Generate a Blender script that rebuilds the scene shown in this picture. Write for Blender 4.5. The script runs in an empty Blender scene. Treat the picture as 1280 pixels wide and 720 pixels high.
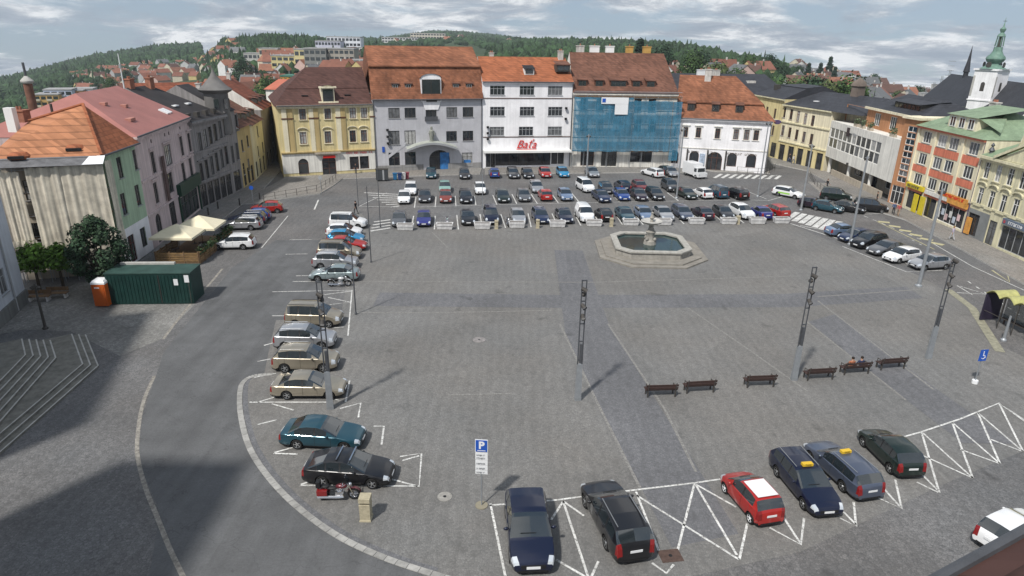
import bpy, bmesh, math, random
from mathutils import Vector, Matrix
R = math.radians
random.seed(7)
S = bpy.context.scene
C = S.collection

# ------------------------------------------------------------------ camera
F, H = 830.0, 22.0
PITCH, ROLL = math.atan(315 / F), R(1.0)
cam = bpy.data.cameras.new('camera'); cam_o = bpy.data.objects.new('camera', cam); C.objects.link(cam_o)
cam.sensor_width = 36.0; cam.lens = 36.0 * F / 1280.0; cam.clip_start = 0.3; cam.clip_end = 12000
_c, _s = math.cos(PITCH), math.sin(PITCH)
FWD = Vector((0, _c, -_s)); _up = Vector((0, _s, _c)); _rt = Vector((1, 0, 0))
RGT = _rt * math.cos(ROLL) + _up * math.sin(ROLL); UPV = _up * math.cos(ROLL) - _rt * math.sin(ROLL)
_m = Matrix((RGT, UPV, -FWD)).transposed().to_4x4(); _m.translation = (0, 0, H)
cam_o.matrix_world = _m
S.camera = cam_o

# ------------------------------------------------------------------ light
S.view_settings.view_transform = 'Standard'; S.view_settings.look = 'None'
S.view_settings.exposure = 0.0; S.view_settings.gamma = 1.0
SUN_EL = R(52); SX, SY = 0.56, 0.828            # the way the light travels over the ground
sun = bpy.data.lights.new('sun', 'SUN'); sun.energy = 4.4; sun.angle = R(3.0); sun.color = (1, .96, .9)
sun_o = bpy.data.objects.new('sun', sun); C.objects.link(sun_o)
_d = Vector((SX * math.cos(SUN_EL), SY * math.cos(SUN_EL), -math.sin(SUN_EL)))
sun_o.rotation_euler = _d.to_track_quat('-Z', 'Y').to_euler(); sun_o.location = (-40, -60, 120)

W = bpy.data.worlds.new('World'); S.world = W; W.use_nodes = True
nt = W.node_tree; nt.nodes.clear()
def wn(t, **k):
    n = nt.nodes.new(t)
    for a, b in k.items(): setattr(n, a, b)
    return n
def lk(a, b): nt.links.new(a, b)
def wmath(op, a, b=None):
    n = wn('ShaderNodeMath', operation=op)
    for i, q in enumerate((a, b)):
        if q is None: continue
        if isinstance(q, (int, float)): n.inputs[i].default_value = q
        else: lk(q, n.inputs[i])
    return n.outputs[0]
out = wn('ShaderNodeOutputWorld'); bg = wn('ShaderNodeBackground'); bg.inputs['Strength'].default_value = 0.1
lk(bg.outputs[0], out.inputs[0])
tc = wn('ShaderNodeTexCoord'); sp = wn('ShaderNodeSeparateXYZ'); lk(tc.outputs['Generated'], sp.inputs[0])
# the air below eye level stays as bright as the sky at the horizon (the town stands on a hill)
zz = wmath('MAXIMUM', wmath('ADD', sp.outputs['Z'], 0.10), 0.05)
cb = wn('ShaderNodeCombineXYZ'); lk(sp.outputs['X'], cb.inputs[0]); lk(sp.outputs['Y'], cb.inputs[1]); lk(zz, cb.inputs[2])
nv = wn('ShaderNodeVectorMath', operation='NORMALIZE'); lk(cb.outputs[0], nv.inputs[0])
sky = wn('ShaderNodeTexSky', sky_type='NISHITA'); sky.sun_disc = False; sky.sun_elevation = SUN_EL
sky.sun_rotation = R(214); sky.air_density = 1.2; sky.dust_density = 1.5; lk(nv.outputs[0], sky.inputs[0])
za = wmath('ADD', wmath('MAXIMUM', sp.outputs['Z'], -0.12), 0.19)
px_ = wmath('DIVIDE', sp.outputs['X'], za); py_ = wmath('DIVIDE', sp.outputs['Y'], za)
cv = wn('ShaderNodeCombineXYZ'); lk(px_, cv.inputs[0]); lk(py_, cv.inputs[1])
def noise(scale, det, rough, off, dist=0.0):
    mp = wn('ShaderNodeMapping'); mp.inputs['Location'].default_value = off; lk(cv.outputs[0], mp.inputs[0])
    n = wn('ShaderNodeTexNoise'); n.inputs['Scale'].default_value = scale; n.inputs['Detail'].default_value = det
    n.inputs['Roughness'].default_value = rough; n.inputs['Distortion'].default_value = dist
    lk(mp.outputs[0], n.inputs['Vector']); return n.outputs[0]
def ramp(fac, *st):
    r = wn('ShaderNodeValToRGB'); e = r.color_ramp.elements
    while len(e) < len(st): e.new(0.5)
    for q, (p, c) in zip(e, st): q.position = p; q.color = (*c, 1) if len(c) == 3 else c
    lk(fac, r.inputs[0]); return r.outputs[0]
cover = ramp(noise(0.85, 9, .62, (3.1, 1.7, 0), .3), (.43, (0, 0, 0)), (.53, (1, 1, 1)))
shade = ramp(noise(1.9, 10, .66, (8.3, 2.2, 0), .35), (.38, (3.0, 3.6, 4.4)), (.47, (4.1, 4.6, 5.3)), (.53, (6.4, 6.7, 7.1)), (.60, (10.0, 10.1, 10.2)))
mx = wn('ShaderNodeMix', data_type='RGBA'); lk(cover, mx.inputs[0])
hs = wn('ShaderNodeMix', data_type='RGBA'); hs.inputs[0].default_value = .45; lk(sky.outputs[0], hs.inputs[6]); hs.inputs[7].default_value = (2.7, 3.9, 5.6, 1)
lk(hs.outputs[2], mx.inputs[6]); lk(shade, mx.inputs[7])
lk(mx.outputs[2], bg.inputs['Color'])

# ------------------------------------------------------------------ where a line of sight meets the world
def ray(px, py): return FWD * F + RGT * (px - 640) - UPV * (py - 360)
def P(px, py, z=0.0):
    d = ray(px, py); t = (z - H) / d.z
    return Vector((d.x * t, d.y * t, z))
def proj(v):
    v = Vector(v) - Vector((0, 0, H)); w = v.dot(FWD)
    return 640 + F * v.dot(RGT) / w, 360 - F * v.dot(UPV) / w
def zrow(x, y, row):                      # height above (x, y) that shows on picture row
    lo, hi = -150., 150.
    for _ in range(50):
        m = (lo + hi) / 2
        if proj((x, y, m))[1] > row: lo = m
        else: hi = m
    return lo

# ------------------------------------------------------------------ materials
MATS = {}
def mat(name, col, rough=.85, metal=0.0, var=.12, scale=.6, bump=0.0, bscale=30, spec=.3, coat=0.0, emit=None, alpha=None, island=0.0, streak=0.0, objvar=0.0, wear=None):
    if name in MATS: return MATS[name]
    m = bpy.data.materials.new(name); m.use_nodes = True; t = m.node_tree; N = t.nodes; b = N['Principled BSDF']
    b.inputs['Roughness'].default_value = rough; b.inputs['Metallic'].default_value = metal
    b.inputs['Specular IOR Level'].default_value = spec; b.inputs['Coat Weight'].default_value = coat
    b.inputs['Coat Roughness'].default_value = .06
    g = N.new('ShaderNodeNewGeometry')
    src = None
    rgb = N.new('ShaderNodeRGB'); rgb.outputs[0].default_value = (*col, 1); src = rgb.outputs[0]
    def valmul(fac_out, lo, hi, src):
        mr = N.new('ShaderNodeMapRange'); mr.inputs[3].default_value = lo; mr.inputs[4].default_value = hi
        t.links.new(fac_out, mr.inputs[0])
        hsv = N.new('ShaderNodeHueSaturation'); t.links.new(mr.outputs[0], hsv.inputs['Value']); t.links.new(src, hsv.inputs['Color'])
        return hsv.outputs[0]
    if var:
        n = N.new('ShaderNodeTexNoise'); n.inputs['Scale'].default_value = scale; n.inputs['Detail'].default_value = 6; n.inputs['Roughness'].default_value = .65
        t.links.new(g.outputs['Position'], n.inputs['Vector'])
        mr = N.new('ShaderNodeMapRange'); mr.inputs[1].default_value = .3; mr.inputs[2].default_value = .7
        t.links.new(n.outputs[0], mr.inputs[0]); src = valmul(mr.outputs[0], 1 - var, 1 + var, src)
    if streak:
        mp = N.new('ShaderNodeMapping'); mp.inputs['Scale'].default_value = (3.2, 3.2, .12); t.links.new(g.outputs['Position'], mp.inputs[0])
        n = N.new('ShaderNodeTexNoise'); n.inputs['Scale'].default_value = 1.0; n.inputs['Detail'].default_value = 5; t.links.new(mp.outputs[0], n.inputs['Vector'])
        mr = N.new('ShaderNodeMapRange'); mr.inputs[1].default_value = .35; mr.inputs[2].default_value = .65; t.links.new(n.outputs[0], mr.inputs[0])
        src = valmul(mr.outputs[0], 1 - streak, 1 + streak * .6, src)
    if island: src = valmul(g.outputs['Random Per Island'], 1 - island, 1 + island, src)
    if objvar:
        oi = N.new('ShaderNodeObjectInfo'); src = valmul(oi.outputs['Random'], 1 - objvar, 1 + objvar, src)
    if wear:                                # worn through to the stones below
        n = N.new('ShaderNodeTexNoise'); n.inputs['Scale'].default_value = 7; n.inputs['Detail'].default_value = 6; n.inputs['Roughness'].default_value = .8
        t.links.new(g.outputs['Position'], n.inputs['Vector'])
        mr = N.new('ShaderNodeMapRange'); mr.inputs[1].default_value = .50; mr.inputs[2].default_value = .60; t.links.new(n.outputs[0], mr.inputs[0])
        mw_ = N.new('ShaderNodeMix'); mw_.data_type = 'RGBA'; t.links.new(mr.outputs[0], mw_.inputs[0]); t.links.new(src, mw_.inputs[6]); mw_.inputs[7].default_value = (*wear, 1); src = mw_.outputs[2]
    t.links.new(src, b.inputs['Base Color'])
    if bump:
        n = N.new('ShaderNodeTexNoise'); n.inputs['Scale'].default_value = bscale; n.inputs['Detail'].default_value = 3
        t.links.new(g.outputs['Position'], n.inputs['Vector'])
        bp = N.new('ShaderNodeBump'); bp.inputs['Strength'].default_value = bump; bp.inputs['Distance'].default_value = .05
        t.links.new(n.outputs[0], bp.inputs['Height']); t.links.new(bp.outputs[0], b.inputs['Normal'])
    if emit: b.inputs['Emission Color'].default_value = (*col, 1); b.inputs['Emission Strength'].default_value = emit
    if alpha is not None: b.inputs['Alpha'].default_value = alpha
    MATS[name] = m
    return m

def cobble(name, col, joint, scale, var=.25, stain=.22, tint=(1, 1, 1)):
    m = bpy.data.materials.new(name); m.use_nodes = True; t = m.node_tree; N = t.nodes; b = N['Principled BSDF']; L = t.links.new
    b.inputs['Roughness'].default_value = .8; b.inputs['Specular IOR Level'].default_value = .35
    g = N.new('ShaderNodeNewGeometry')
    v = N.new('ShaderNodeTexVoronoi'); v.inputs['Scale'].default_value = scale; v.inputs['Randomness'].default_value = .7; L(g.outputs['Position'], v.inputs['Vector'])
    e = N.new('ShaderNodeTexVoronoi', ); e.feature = 'DISTANCE_TO_EDGE'; e.inputs['Scale'].default_value = scale; e.inputs['Randomness'].default_value = .7; L(g.outputs['Position'], e.inputs['Vector'])
    n1 = N.new('ShaderNodeTexNoise'); n1.inputs['Scale'].default_value = .16; n1.inputs['Detail'].default_value = 7; n1.inputs['Roughness'].default_value = .6; L(g.outputs['Position'], n1.inputs['Vector'])
    n2 = N.new('ShaderNodeTexNoise'); n2.inputs['Scale'].default_value = 1.6; n2.inputs['Detail'].default_value = 8; n2.inputs['Roughness'].default_value = .72; L(g.outputs['Position'], n2.inputs['Vector'])
    n3 = N.new('ShaderNodeTexNoise'); n3.inputs['Scale'].default_value = .09; n3.inputs['Detail'].default_value = 4; L(g.outputs['Position'], n3.inputs['Vector'])
    sep = N.new('ShaderNodeSeparateColor'); L(v.outputs['Color'], sep.inputs[0])
    def mr(o, a, bb, c, d):
        q = N.new('ShaderNodeMapRange'); q.inputs[1].default_value = a; q.inputs[2].default_value = bb; q.inputs[3].default_value = c; q.inputs[4].default_value = d; L(o, q.inputs[0]); return q.outputs[0]
    def mul(a, bb):
        q = N.new('ShaderNodeMath'); q.operation = 'MULTIPLY'; L(a, q.inputs[0]); L(bb, q.inputs[1]); return q.outputs[0]
    val = mul(mul(mr(sep.outputs[0], 0, 1, 1 - var, 1 + var), mr(n1.outputs[0], .3, .7, 1 - stain, 1 + stain)), mr(n2.outputs[0], .3, .7, .90, 1.10))
    pv = N.new('ShaderNodeTexVoronoi'); pv.inputs['Scale'].default_value = .17; L(g.outputs['Position'], pv.inputs['Vector']); ps = N.new('ShaderNodeSeparateColor'); L(pv.outputs['Color'], ps.inputs[0])
    val = mul(val, mr(ps.outputs[0], 0, 1, .93, 1.07))
    rw = N.new('ShaderNodeTexWave'); rw.inputs['Scale'].default_value = .42; rw.inputs['Distortion'].default_value = 5; rw.inputs['Detail'].default_value = 3; rw.inputs['Detail Scale'].default_value = 1.4; L(g.outputs['Position'], rw.inputs['Vector'])
    val = mul(val, mr(rw.outputs['Fac'], 0, 1, .95, 1.05))
    n4 = N.new('ShaderNodeTexNoise'); n4.inputs['Scale'].default_value = .55; n4.inputs['Detail'].default_value = 3; n4.inputs['Distortion'].default_value = .6; L(g.outputs['Position'], n4.inputs['Vector'])
    val = mul(val, mr(n4.outputs[0], .64, .74, 1, .66))
    warm = N.new('ShaderNodeMix'); warm.data_type = 'RGBA'; L(mr(n3.outputs[0], .38, .62, 0, 1), warm.inputs[0])
    warm.inputs[6].default_value = (*col, 1); warm.inputs[7].default_value = (col[0] * tint[0], col[1] * tint[1], col[2] * tint[2], 1)
    hsv = N.new('ShaderNodeHueSaturation'); L(val, hsv.inputs['Value']); L(warm.outputs[2], hsv.inputs['Color'])
    mixj = N.new('ShaderNodeMix'); mixj.data_type = 'RGBA'; L(mr(e.outputs['Distance'], .01, .09, .25, 1), mixj.inputs[0])
    mixj.inputs[6].default_value = (*joint, 1); L(hsv.outputs[0], mixj.inputs[7]); L(mixj.outputs[2], b.inputs['Base Color'])
    bp = N.new('ShaderNodeBump'); bp.inputs['Strength'].default_value = .3; bp.inputs['Distance'].default_value = .02
    L(mr(e.outputs['Distance'], 0, .25, 0, 1), bp.inputs['Height']); L(bp.outputs[0], b.inputs['Normal'])
    MATS[name] = m
    return m

def tiles(name, col, rough=.8, pitch=3.2, var=.22, stain=.25, dark=.62):
    """clay tile or slate roof: courses along the height, single tiles of slightly different colour, weather stains"""
    m = bpy.data.materials.new(name); m.use_nodes = True; t = m.node_tree; N = t.nodes; b = N['Principled BSDF']; L = t.links.new
    b.inputs['Roughness'].default_value = rough; b.inputs['Specular IOR Level'].default_value = .25
    tcd = N.new('ShaderNodeTexCoord'); g = N.new('ShaderNodeNewGeometry')
    s = N.new('ShaderNodeSeparateXYZ'); L(tcd.outputs['Object'], s.inputs[0])
    def math_(op, a, bb):
        q = N.new('ShaderNodeMath'); q.operation = op
        for i, o in enumerate((a, bb)):
            if isinstance(o, (int, float)): q.inputs[i].default_value = o
            else: L(o, q.inputs[i])
        return q.outputs[0]
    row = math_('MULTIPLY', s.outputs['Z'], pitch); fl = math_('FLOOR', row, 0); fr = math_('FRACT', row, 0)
    colx = math_('FLOOR', math_('ADD', math_('MULTIPLY', math_('ADD', s.outputs['X'], s.outputs['Y']), 2.6), math_('MULTIPLY', fl, .5)), 0)
    cbn = N.new('ShaderNodeCombineXYZ'); L(fl, cbn.inputs[0]); L(colx, cbn.inputs[1])
    wn_ = N.new('ShaderNodeTexWhiteNoise'); L(cbn.outputs[0], wn_.inputs[0])
    n1 = N.new('ShaderNodeTexNoise'); n1.inputs['Scale'].default_value = .35; n1.inputs['Detail'].default_value = 7; n1.inputs['Roughness'].default_value = .65; L(g.outputs['Position'], n1.inputs['Vector'])
    def mr(o, a, bb, c, d):
        q = N.new('ShaderNodeMapRange'); q.inputs[1].default_value = a; q.inputs[2].default_value = bb; q.inputs[3].default_value = c; q.inputs[4].default_value = d; L(o, q.inputs[0]); return q.outputs[0]
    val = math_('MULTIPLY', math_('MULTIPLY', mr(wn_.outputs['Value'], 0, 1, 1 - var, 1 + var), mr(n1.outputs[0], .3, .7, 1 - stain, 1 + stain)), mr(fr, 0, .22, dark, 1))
    rgb = N.new('ShaderNodeRGB'); rgb.outputs[0].default_value = (*col, 1)
    hsv = N.new('ShaderNodeHueSaturation'); L(val, hsv.inputs['Value']); L(rgb.outputs[0], hsv.inputs['Color']); L(hsv.outputs[0], b.inputs['Base Color'])
    bp = N.new('ShaderNodeBump'); bp.inputs['Strength'].default_value = .5; bp.inputs['Distance'].default_value = .05; L(fr, bp.inputs['Height']); L(bp.outputs[0], b.inputs['Normal'])
    MATS[name] = m
    return m

def plaster(name, col, **k): return mat(name, col, rough=.9, var=k.pop('var', .13), scale=k.pop('scale', .35), streak=k.pop('streak', .16), bump=.08, bscale=8, spec=.15, **k)
def paint(name, col, metal=.25): return mat(name, col, rough=.28, metal=metal, var=.04, scale=2, spec=.5, coat=.6)

GLASS = mat('dark_window_glass', (.02, .025, .03), rough=.05, var=.4, scale=1.2, spec=1.0, coat=.4)
CURT = mat('curtained_glass', (.13, .135, .14), rough=.12, var=.5, scale=1.7, spec=.6)
CURT2 = mat('white_curtained_glass', (.36, .36, .35), rough=.15, var=.35, scale=2.3, spec=.6)
SHOPG = mat('shop_glass', (.03, .032, .036), rough=.08, var=.7, scale=.9, spec=.6)
CARG = mat('car_glass', (.016, .022, .026), rough=.03, var=0, spec=1.0, coat=.9)
BLACK = mat('black_plastic', (.015, .015, .016), rough=.55, var=.1)
RUBBER = mat('rubber', (.012, .012, .012), rough=.8, var=.1)
ALLOY = mat('alloy', (.42, .43, .44), rough=.3, metal=.8, var=.05)
CHROME = mat('chrome', (.75, .75, .76), rough=.12, metal=1, var=0)
HEADL = mat('headlight_glass', (.62, .66, .7), rough=.08, metal=.35, var=0, spec=.8)
TAILL = mat('tail_light_glass', (.20, .010, .010), rough=.15, var=0, spec=.6)
PLATE = mat('plate_white', (.72, .73, .74), rough=.5, var=.05)
STEEL = mat('galvanised_steel', (.33, .35, .37), rough=.5, metal=.5, var=.12, scale=3)
DSTEEL = mat('dark_steel', (.10, .105, .115), rough=.5, metal=.4, var=.15, scale=3)
WHITEF = mat('white_frame', (.72, .72, .70), rough=.6, var=.05)
DARKF = mat('dark_frame', (.06, .055, .05), rough=.6, var=.1)
BROWNF = mat('brown_frame', (.11, .045, .028), rough=.6, var=.1)
GREYF = mat('grey_frame', (.32, .33, .34), rough=.6, var=.08)
STONE = mat('stone', (.30, .285, .255), rough=.9, var=.25, scale=1.5, streak=.15, bump=.3, bscale=12)
LSTONE = mat('light_stone', (.42, .41, .385), rough=.9, var=.2, scale=2, bump=.2, bscale=15)
CONC = mat('concrete', (.56, .555, .55), rough=.9, var=.2, scale=2.2, streak=.12, bump=.2, bscale=15)
WHITEP = mat('road_paint', (.60, .60, .58), rough=.8, var=.3, scale=1.1, wear=(.20, .195, .185))
WOOD = mat('weathered_wood', (.16, .10, .055), rough=.8, var=.3, scale=4)
DWOOD = mat('dark_bench_wood', (.055, .032, .027), rough=.6, var=.25, scale=5)
BRICK = mat('chimney_brick', (.30, .13, .085), rough=.9, var=.3, scale=3)
CHIMW = mat('chimney_plaster', (.50, .48, .45), rough=.9, var=.2, scale=2, streak=.2)
RED = mat('red_lettering', (.55, .02, .015), rough=.5, var=.05)
BLUES = mat('sign_blue', (.02, .09, .42), rough=.4, var=.05)
WHITES = mat('sign_white', (.74, .75, .76), rough=.5, var=.05)

# ------------------------------------------------------------------ mesh building
class MB:
    def __init__(s): s.v = []; s.f = []; s.m = []
    def poly(s, pts, m=0):
        i = len(s.v); s.v += [tuple(p) for p in pts]; s.f.append(tuple(range(i, i + len(pts)))); s.m.append(m); return s
    def box(s, x0, y0, z0, x1, y1, z1, m=0, top=None):
        i = len(s.v)
        s.v += [(x0, y0, z0), (x1, y0, z0), (x1, y1, z0), (x0, y1, z0), (x0, y0, z1), (x1, y0, z1), (x1, y1, z1), (x0, y1, z1)]
        for k, q in enumerate(((0, 3, 2, 1), (4, 5, 6, 7), (0, 1, 5, 4), (1, 2, 6, 5), (2, 3, 7, 6), (3, 0, 4, 7))):
            s.f.append(tuple(i + j for j in q)); s.m.append(top if (k == 1 and top is not None) else m)
        return s
    def prism(s, pts, z0, z1, m=0, mtop=None):
        n = len(pts); i = len(s.v)
        a = sum(pts[k][0] * pts[(k + 1) % n][1] - pts[(k + 1) % n][0] * pts[k][1] for k in range(n))
        if a < 0: pts = pts[::-1]
        s.v += [(p[0], p[1], z0) for p in pts] + [(p[0], p[1], z1) for p in pts]
        s.f.append(tuple(range(i + n, i + 2 * n))); s.m.append(m if mtop is None else mtop)
        s.f.append(tuple(range(i + n - 1, i - 1, -1))); s.m.append(m)
        for k in range(n):
            j = (k + 1) % n; s.f.append((i + k, i + j, i + n + j, i + n + k)); s.m.append(m)
        return s
    def tube(s, p0, p1, r0, r1=None, n=8, m=0, caps=True):
        p0, p1 = Vector(p0), Vector(p1); r1 = r0 if r1 is None else r1
        d = (p1 - p0); q = d.to_track_quat('Z', 'Y') if d.length > 1e-6 else Matrix.Identity(3).to_quaternion()
        i = len(s.v)
        for p, r in ((p0, r0), (p1, r1)):
            for k in range(n):
                a = 2 * math.pi * k / n; s.v.append(tuple(p + q @ Vector((r * math.cos(a), r * math.sin(a), 0))))
        for k in range(n):
            j = (k + 1) % n; s.f.append((i + k, i + j, i + n + j, i + n + k)); s.m.append(m)
        if caps:
            s.f.append(tuple(range(i + n - 1, i - 1, -1))); s.m.append(m); s.f.append(tuple(range(i + n, i + 2 * n))); s.m.append(m)
        return s
    def path(s, pts, r, n=8, m=0):
        for a, b in zip(pts, pts[1:]): s.tube(a, b, r, r, n, m)
        return s
    def lathe(s, prof, n=16, m=0, c=(0, 0, 0), axis='z', ang0=0.0):
        i = len(s.v); k_ = len(prof)
        for r, z in prof:
            for k in range(n):
                a = ang0 + 2 * math.pi * k / n; x, y = r * math.cos(a), r * math.sin(a)
                p = (x, y, z) if axis == 'z' else ((x, z, y) if axis == 'y' else (z, x, y))
                s.v.append((p[0] + c[0], p[1] + c[1], p[2] + c[2]))
        for a in range(k_ - 1):
            for k in range(n):
                j = (k + 1) % n
                q = (i + a * n + k, i + a * n + j, i + (a + 1) * n + j, i + (a + 1) * n + k)
                s.f.append(q if axis != 'y' else q[::-1]); s.m.append(m)
        return s
    def ball(s, c, rx, ry=None, rz=None, m=0, n=10, k=7):
        ry = rx if ry is None else ry; rz = rx if rz is None else rz; i = len(s.v)
        for a in range(k + 1):
            th = math.pi * a / k
            for b in range(n):
                ph = 2 * math.pi * b / n
                s.v.append((c[0] + rx * math.sin(th) * math.cos(ph), c[1] + ry * math.sin(th) * math.sin(ph), c[2] - rz * math.cos(th)))
        for a in range(k):
            for b in range(n):
                j = (b + 1) % n; s.f.append((i + a * n + b, i + a * n + j, i + (a + 1) * n + j, i + (a + 1) * n + b)); s.m.append(m)
        return s
    def mesh(s, name, mats, smooth=None):
        me = bpy.data.meshes.new(name); me.from_pydata(s.v, [], s.f); me.validate(verbose=False)
        for q in (mats if isinstance(mats, (list, tuple)) else [mats]): me.materials.append(q)
        if len(s.m) == len(me.polygons): me.polygons.foreach_set('material_index', s.m)
        if smooth is not None:
            me.polygons.foreach_set('use_smooth', [True] * len(me.polygons)); me.set_sharp_from_angle(angle=R(smooth))
        me.update(); return me
    def build(s, name, mats, parent=None, smooth=None, M=None): return put(name, s.mesh(name, mats, smooth), parent, M)

def put(name, me, parent=None, M=None):
    o = bpy.data.objects.new(name, me); C.objects.link(o)
    if parent: o.parent = parent
    if M is not None: o.matrix_local = M
    return o
def tag(o, label=None, cat=None, group=None, kind=None):
    for k, v in (('label', label), ('category', cat), ('group', group), ('kind', kind)):
        if v: o[k] = v
    return o
def thing(name, label, cat, loc=(0, 0, 0), rz=0.0, group=None):
    o = bpy.data.objects.new(name, None); C.objects.link(o); o.empty_display_size = .3
    o.location = loc; o.rotation_euler = (0, 0, rz); tag(o, label, cat, group); return o
def struct(name, mb, mats, smooth=None):
    o = mb.build(name, mats, None, smooth); o['kind'] = 'structure'; return o
def kids(o): return [c for c in C.objects if c.parent == o]
KIDS = {}
def reg(root):                             # remember a finished thing's parts so copies need no scan
    ch = {}
    for c in C.objects:
        if c.parent: ch.setdefault(c.parent, []).append(c)
    def walk(o): return (o, [walk(c) for c in ch.get(o, [])])
    KIDS[root] = walk(root); return root
def dup(root, loc, rz=0.0, label=None, group=None, swap=None, scale=None, skip=()):
    def go(node, par):
        o, sub = node
        if par is not None and o.name.split('.')[0] in skip: return None
        c = o.copy(); C.objects.link(c)
        if par is not None: c.parent = par
        if swap and c.data and len(c.material_slots):
            for sl, src in zip(c.material_slots, o.material_slots):
                if src.material in swap: sl.link = 'OBJECT'; sl.material = swap[src.material]
        for q in sub: go(q, c)
        return c
    r = go(KIDS[root], None); r.location = loc; r.rotation_euler = (0, 0, rz)
    if scale: r.scale = (scale,) * 3 if isinstance(scale, (int, float)) else scale
    if label: r['label'] = label
    if group: r['group'] = group
    return r
def T(x, y, z, rz=0.0): return Matrix.Translation((x, y, z)) @ Matrix.Rotation(rz, 4, 'Z')
def text(name, s, size, parent, M, m, depth=.01, shear=0.0, align='CENTER', bold=0.0):
    cu = bpy.data.curves.new(name, 'FONT'); cu.body = s; cu.size = size; cu.extrude = depth; cu.align_x = align; cu.align_y = 'CENTER'; cu.shear = shear; cu.offset = bold
    o = bpy.data.objects.new(name, cu); C.objects.link(o)
    me = bpy.data.meshes.new_from_object(o.evaluated_get(bpy.context.evaluated_depsgraph_get())); bpy.data.objects.remove(o)
    me.materials.clear(); me.materials.append(m); return put(name, me, parent, M)
FRONT = Matrix.Rotation(R(90), 4, 'X')     # stands text upright, read from -y
# ------------------------------------------------------------------ terrain and ground
SKY = [(-200, 130), (-60, 110), (0, 97), (60, 82), (120, 67), (200, 55), (240, 53), (300, 45), (340, 41), (380, 44), (430, 47), (480, 46), (510, 42), (540, 38), (570, 38), (620, 43),
       (650, 46), (700, 46), (760, 47), (830, 50), (880, 56), (940, 66), (1000, 80), (1060, 92), (1130, 110), (1200, 126), (1280, 140), (1480, 165)]
DST = [(-200, 1500), (0, 1700), (240, 1900), (280, 1000), (380, 1000), (440, 1700), (500, 2600), (620, 2600), (650, 1300), (760, 1000), (900, 800), (1000, 700), (1130, 800), (1480, 800)]
def _az(px, py): d = ray(px, py); return math.atan2(d.x, d.y)
_A = [(_az(p, q), p, q) for p, q in SKY]
def lerp(tab, x):
    if x <= tab[0][0]: return tab[0][1]
    for (a, b), (c, d) in zip(tab, tab[1:]):
        if x <= c: return b + (d - b) * (x - a) / (c - a)
    return tab[-1][1]
_AZPX = [(a, p) for a, p, q in _A]
def dsky(az): return lerp(DST, lerp(_AZPX, az))
TREEH = 7.0
def zsky(az):
    p = lerp(_AZPX, az); q = lerp(SKY, p); d = ray(p, q)
    return H + dsky(az) * d.z / math.hypot(d.x, d.y) - TREEH
D0 = 150.0
def DIP(az): return lerp([(-200, 30), (250, 24), (340, 8), (420, 0), (900, 0), (1040, 2), (1150, 5)], lerp(_AZPX, az))
def terr(x, y):
    az = math.atan2(x, y); D = math.hypot(x, y)
    if D <= D0: return -.05
    ds = dsky(az); zs = zsky(az)
    if D <= ds:
        t = (D - D0) / (ds - D0); return -.05 + zs * t ** 1.25 - DIP(az) * min(t * 9, 1) ** 1.5 * (1 - t) ** .8
    return zs - (D - ds) * .22
def far_at(px, py_unused, D):
    d = ray(px, 60); k = D / math.hypot(d.x, d.y); x, y = d.x * k, d.y * k
    return Vector((x, y, terr(x, y)))
GRASS = mat('far_meadow', (.038, .062, .026), rough=1, var=.45, scale=.012)
t = MB(); rings = [0, 40, 90, 125, D0, 175, 205, 240, 290, 350, 420, 520, 640, 780, 920, 1080, 1300, 1550, 1800, 2100, 2500, 2900, 3400]
NA = 220
for r in rings:
    for k in range(NA):
        a = -math.pi + 2 * math.pi * k / NA
        # finer steps in front, coarser behind
        x, y = r * math.sin(a), r * math.cos(a)
        w = 0 if r < 300 else (math.sin(a * 37 + r * .01) + math.sin(a * 61 - r * .006)) * min(3.5, r * .003)
        t.v.append((x, y, terr(x, y) + w))
for a in range(len(rings) - 1):
    for k in range(NA):
        j = (k + 1) % NA
        if a == 0: t.f.append((k, NA + k, NA + j))
        else: t.f.append((a * NA + k, (a + 1) * NA + k, (a + 1) * NA + j, a * NA + j))
        t.m.append(0)
g_ = struct('ground', t, [GRASS], 60)

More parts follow.
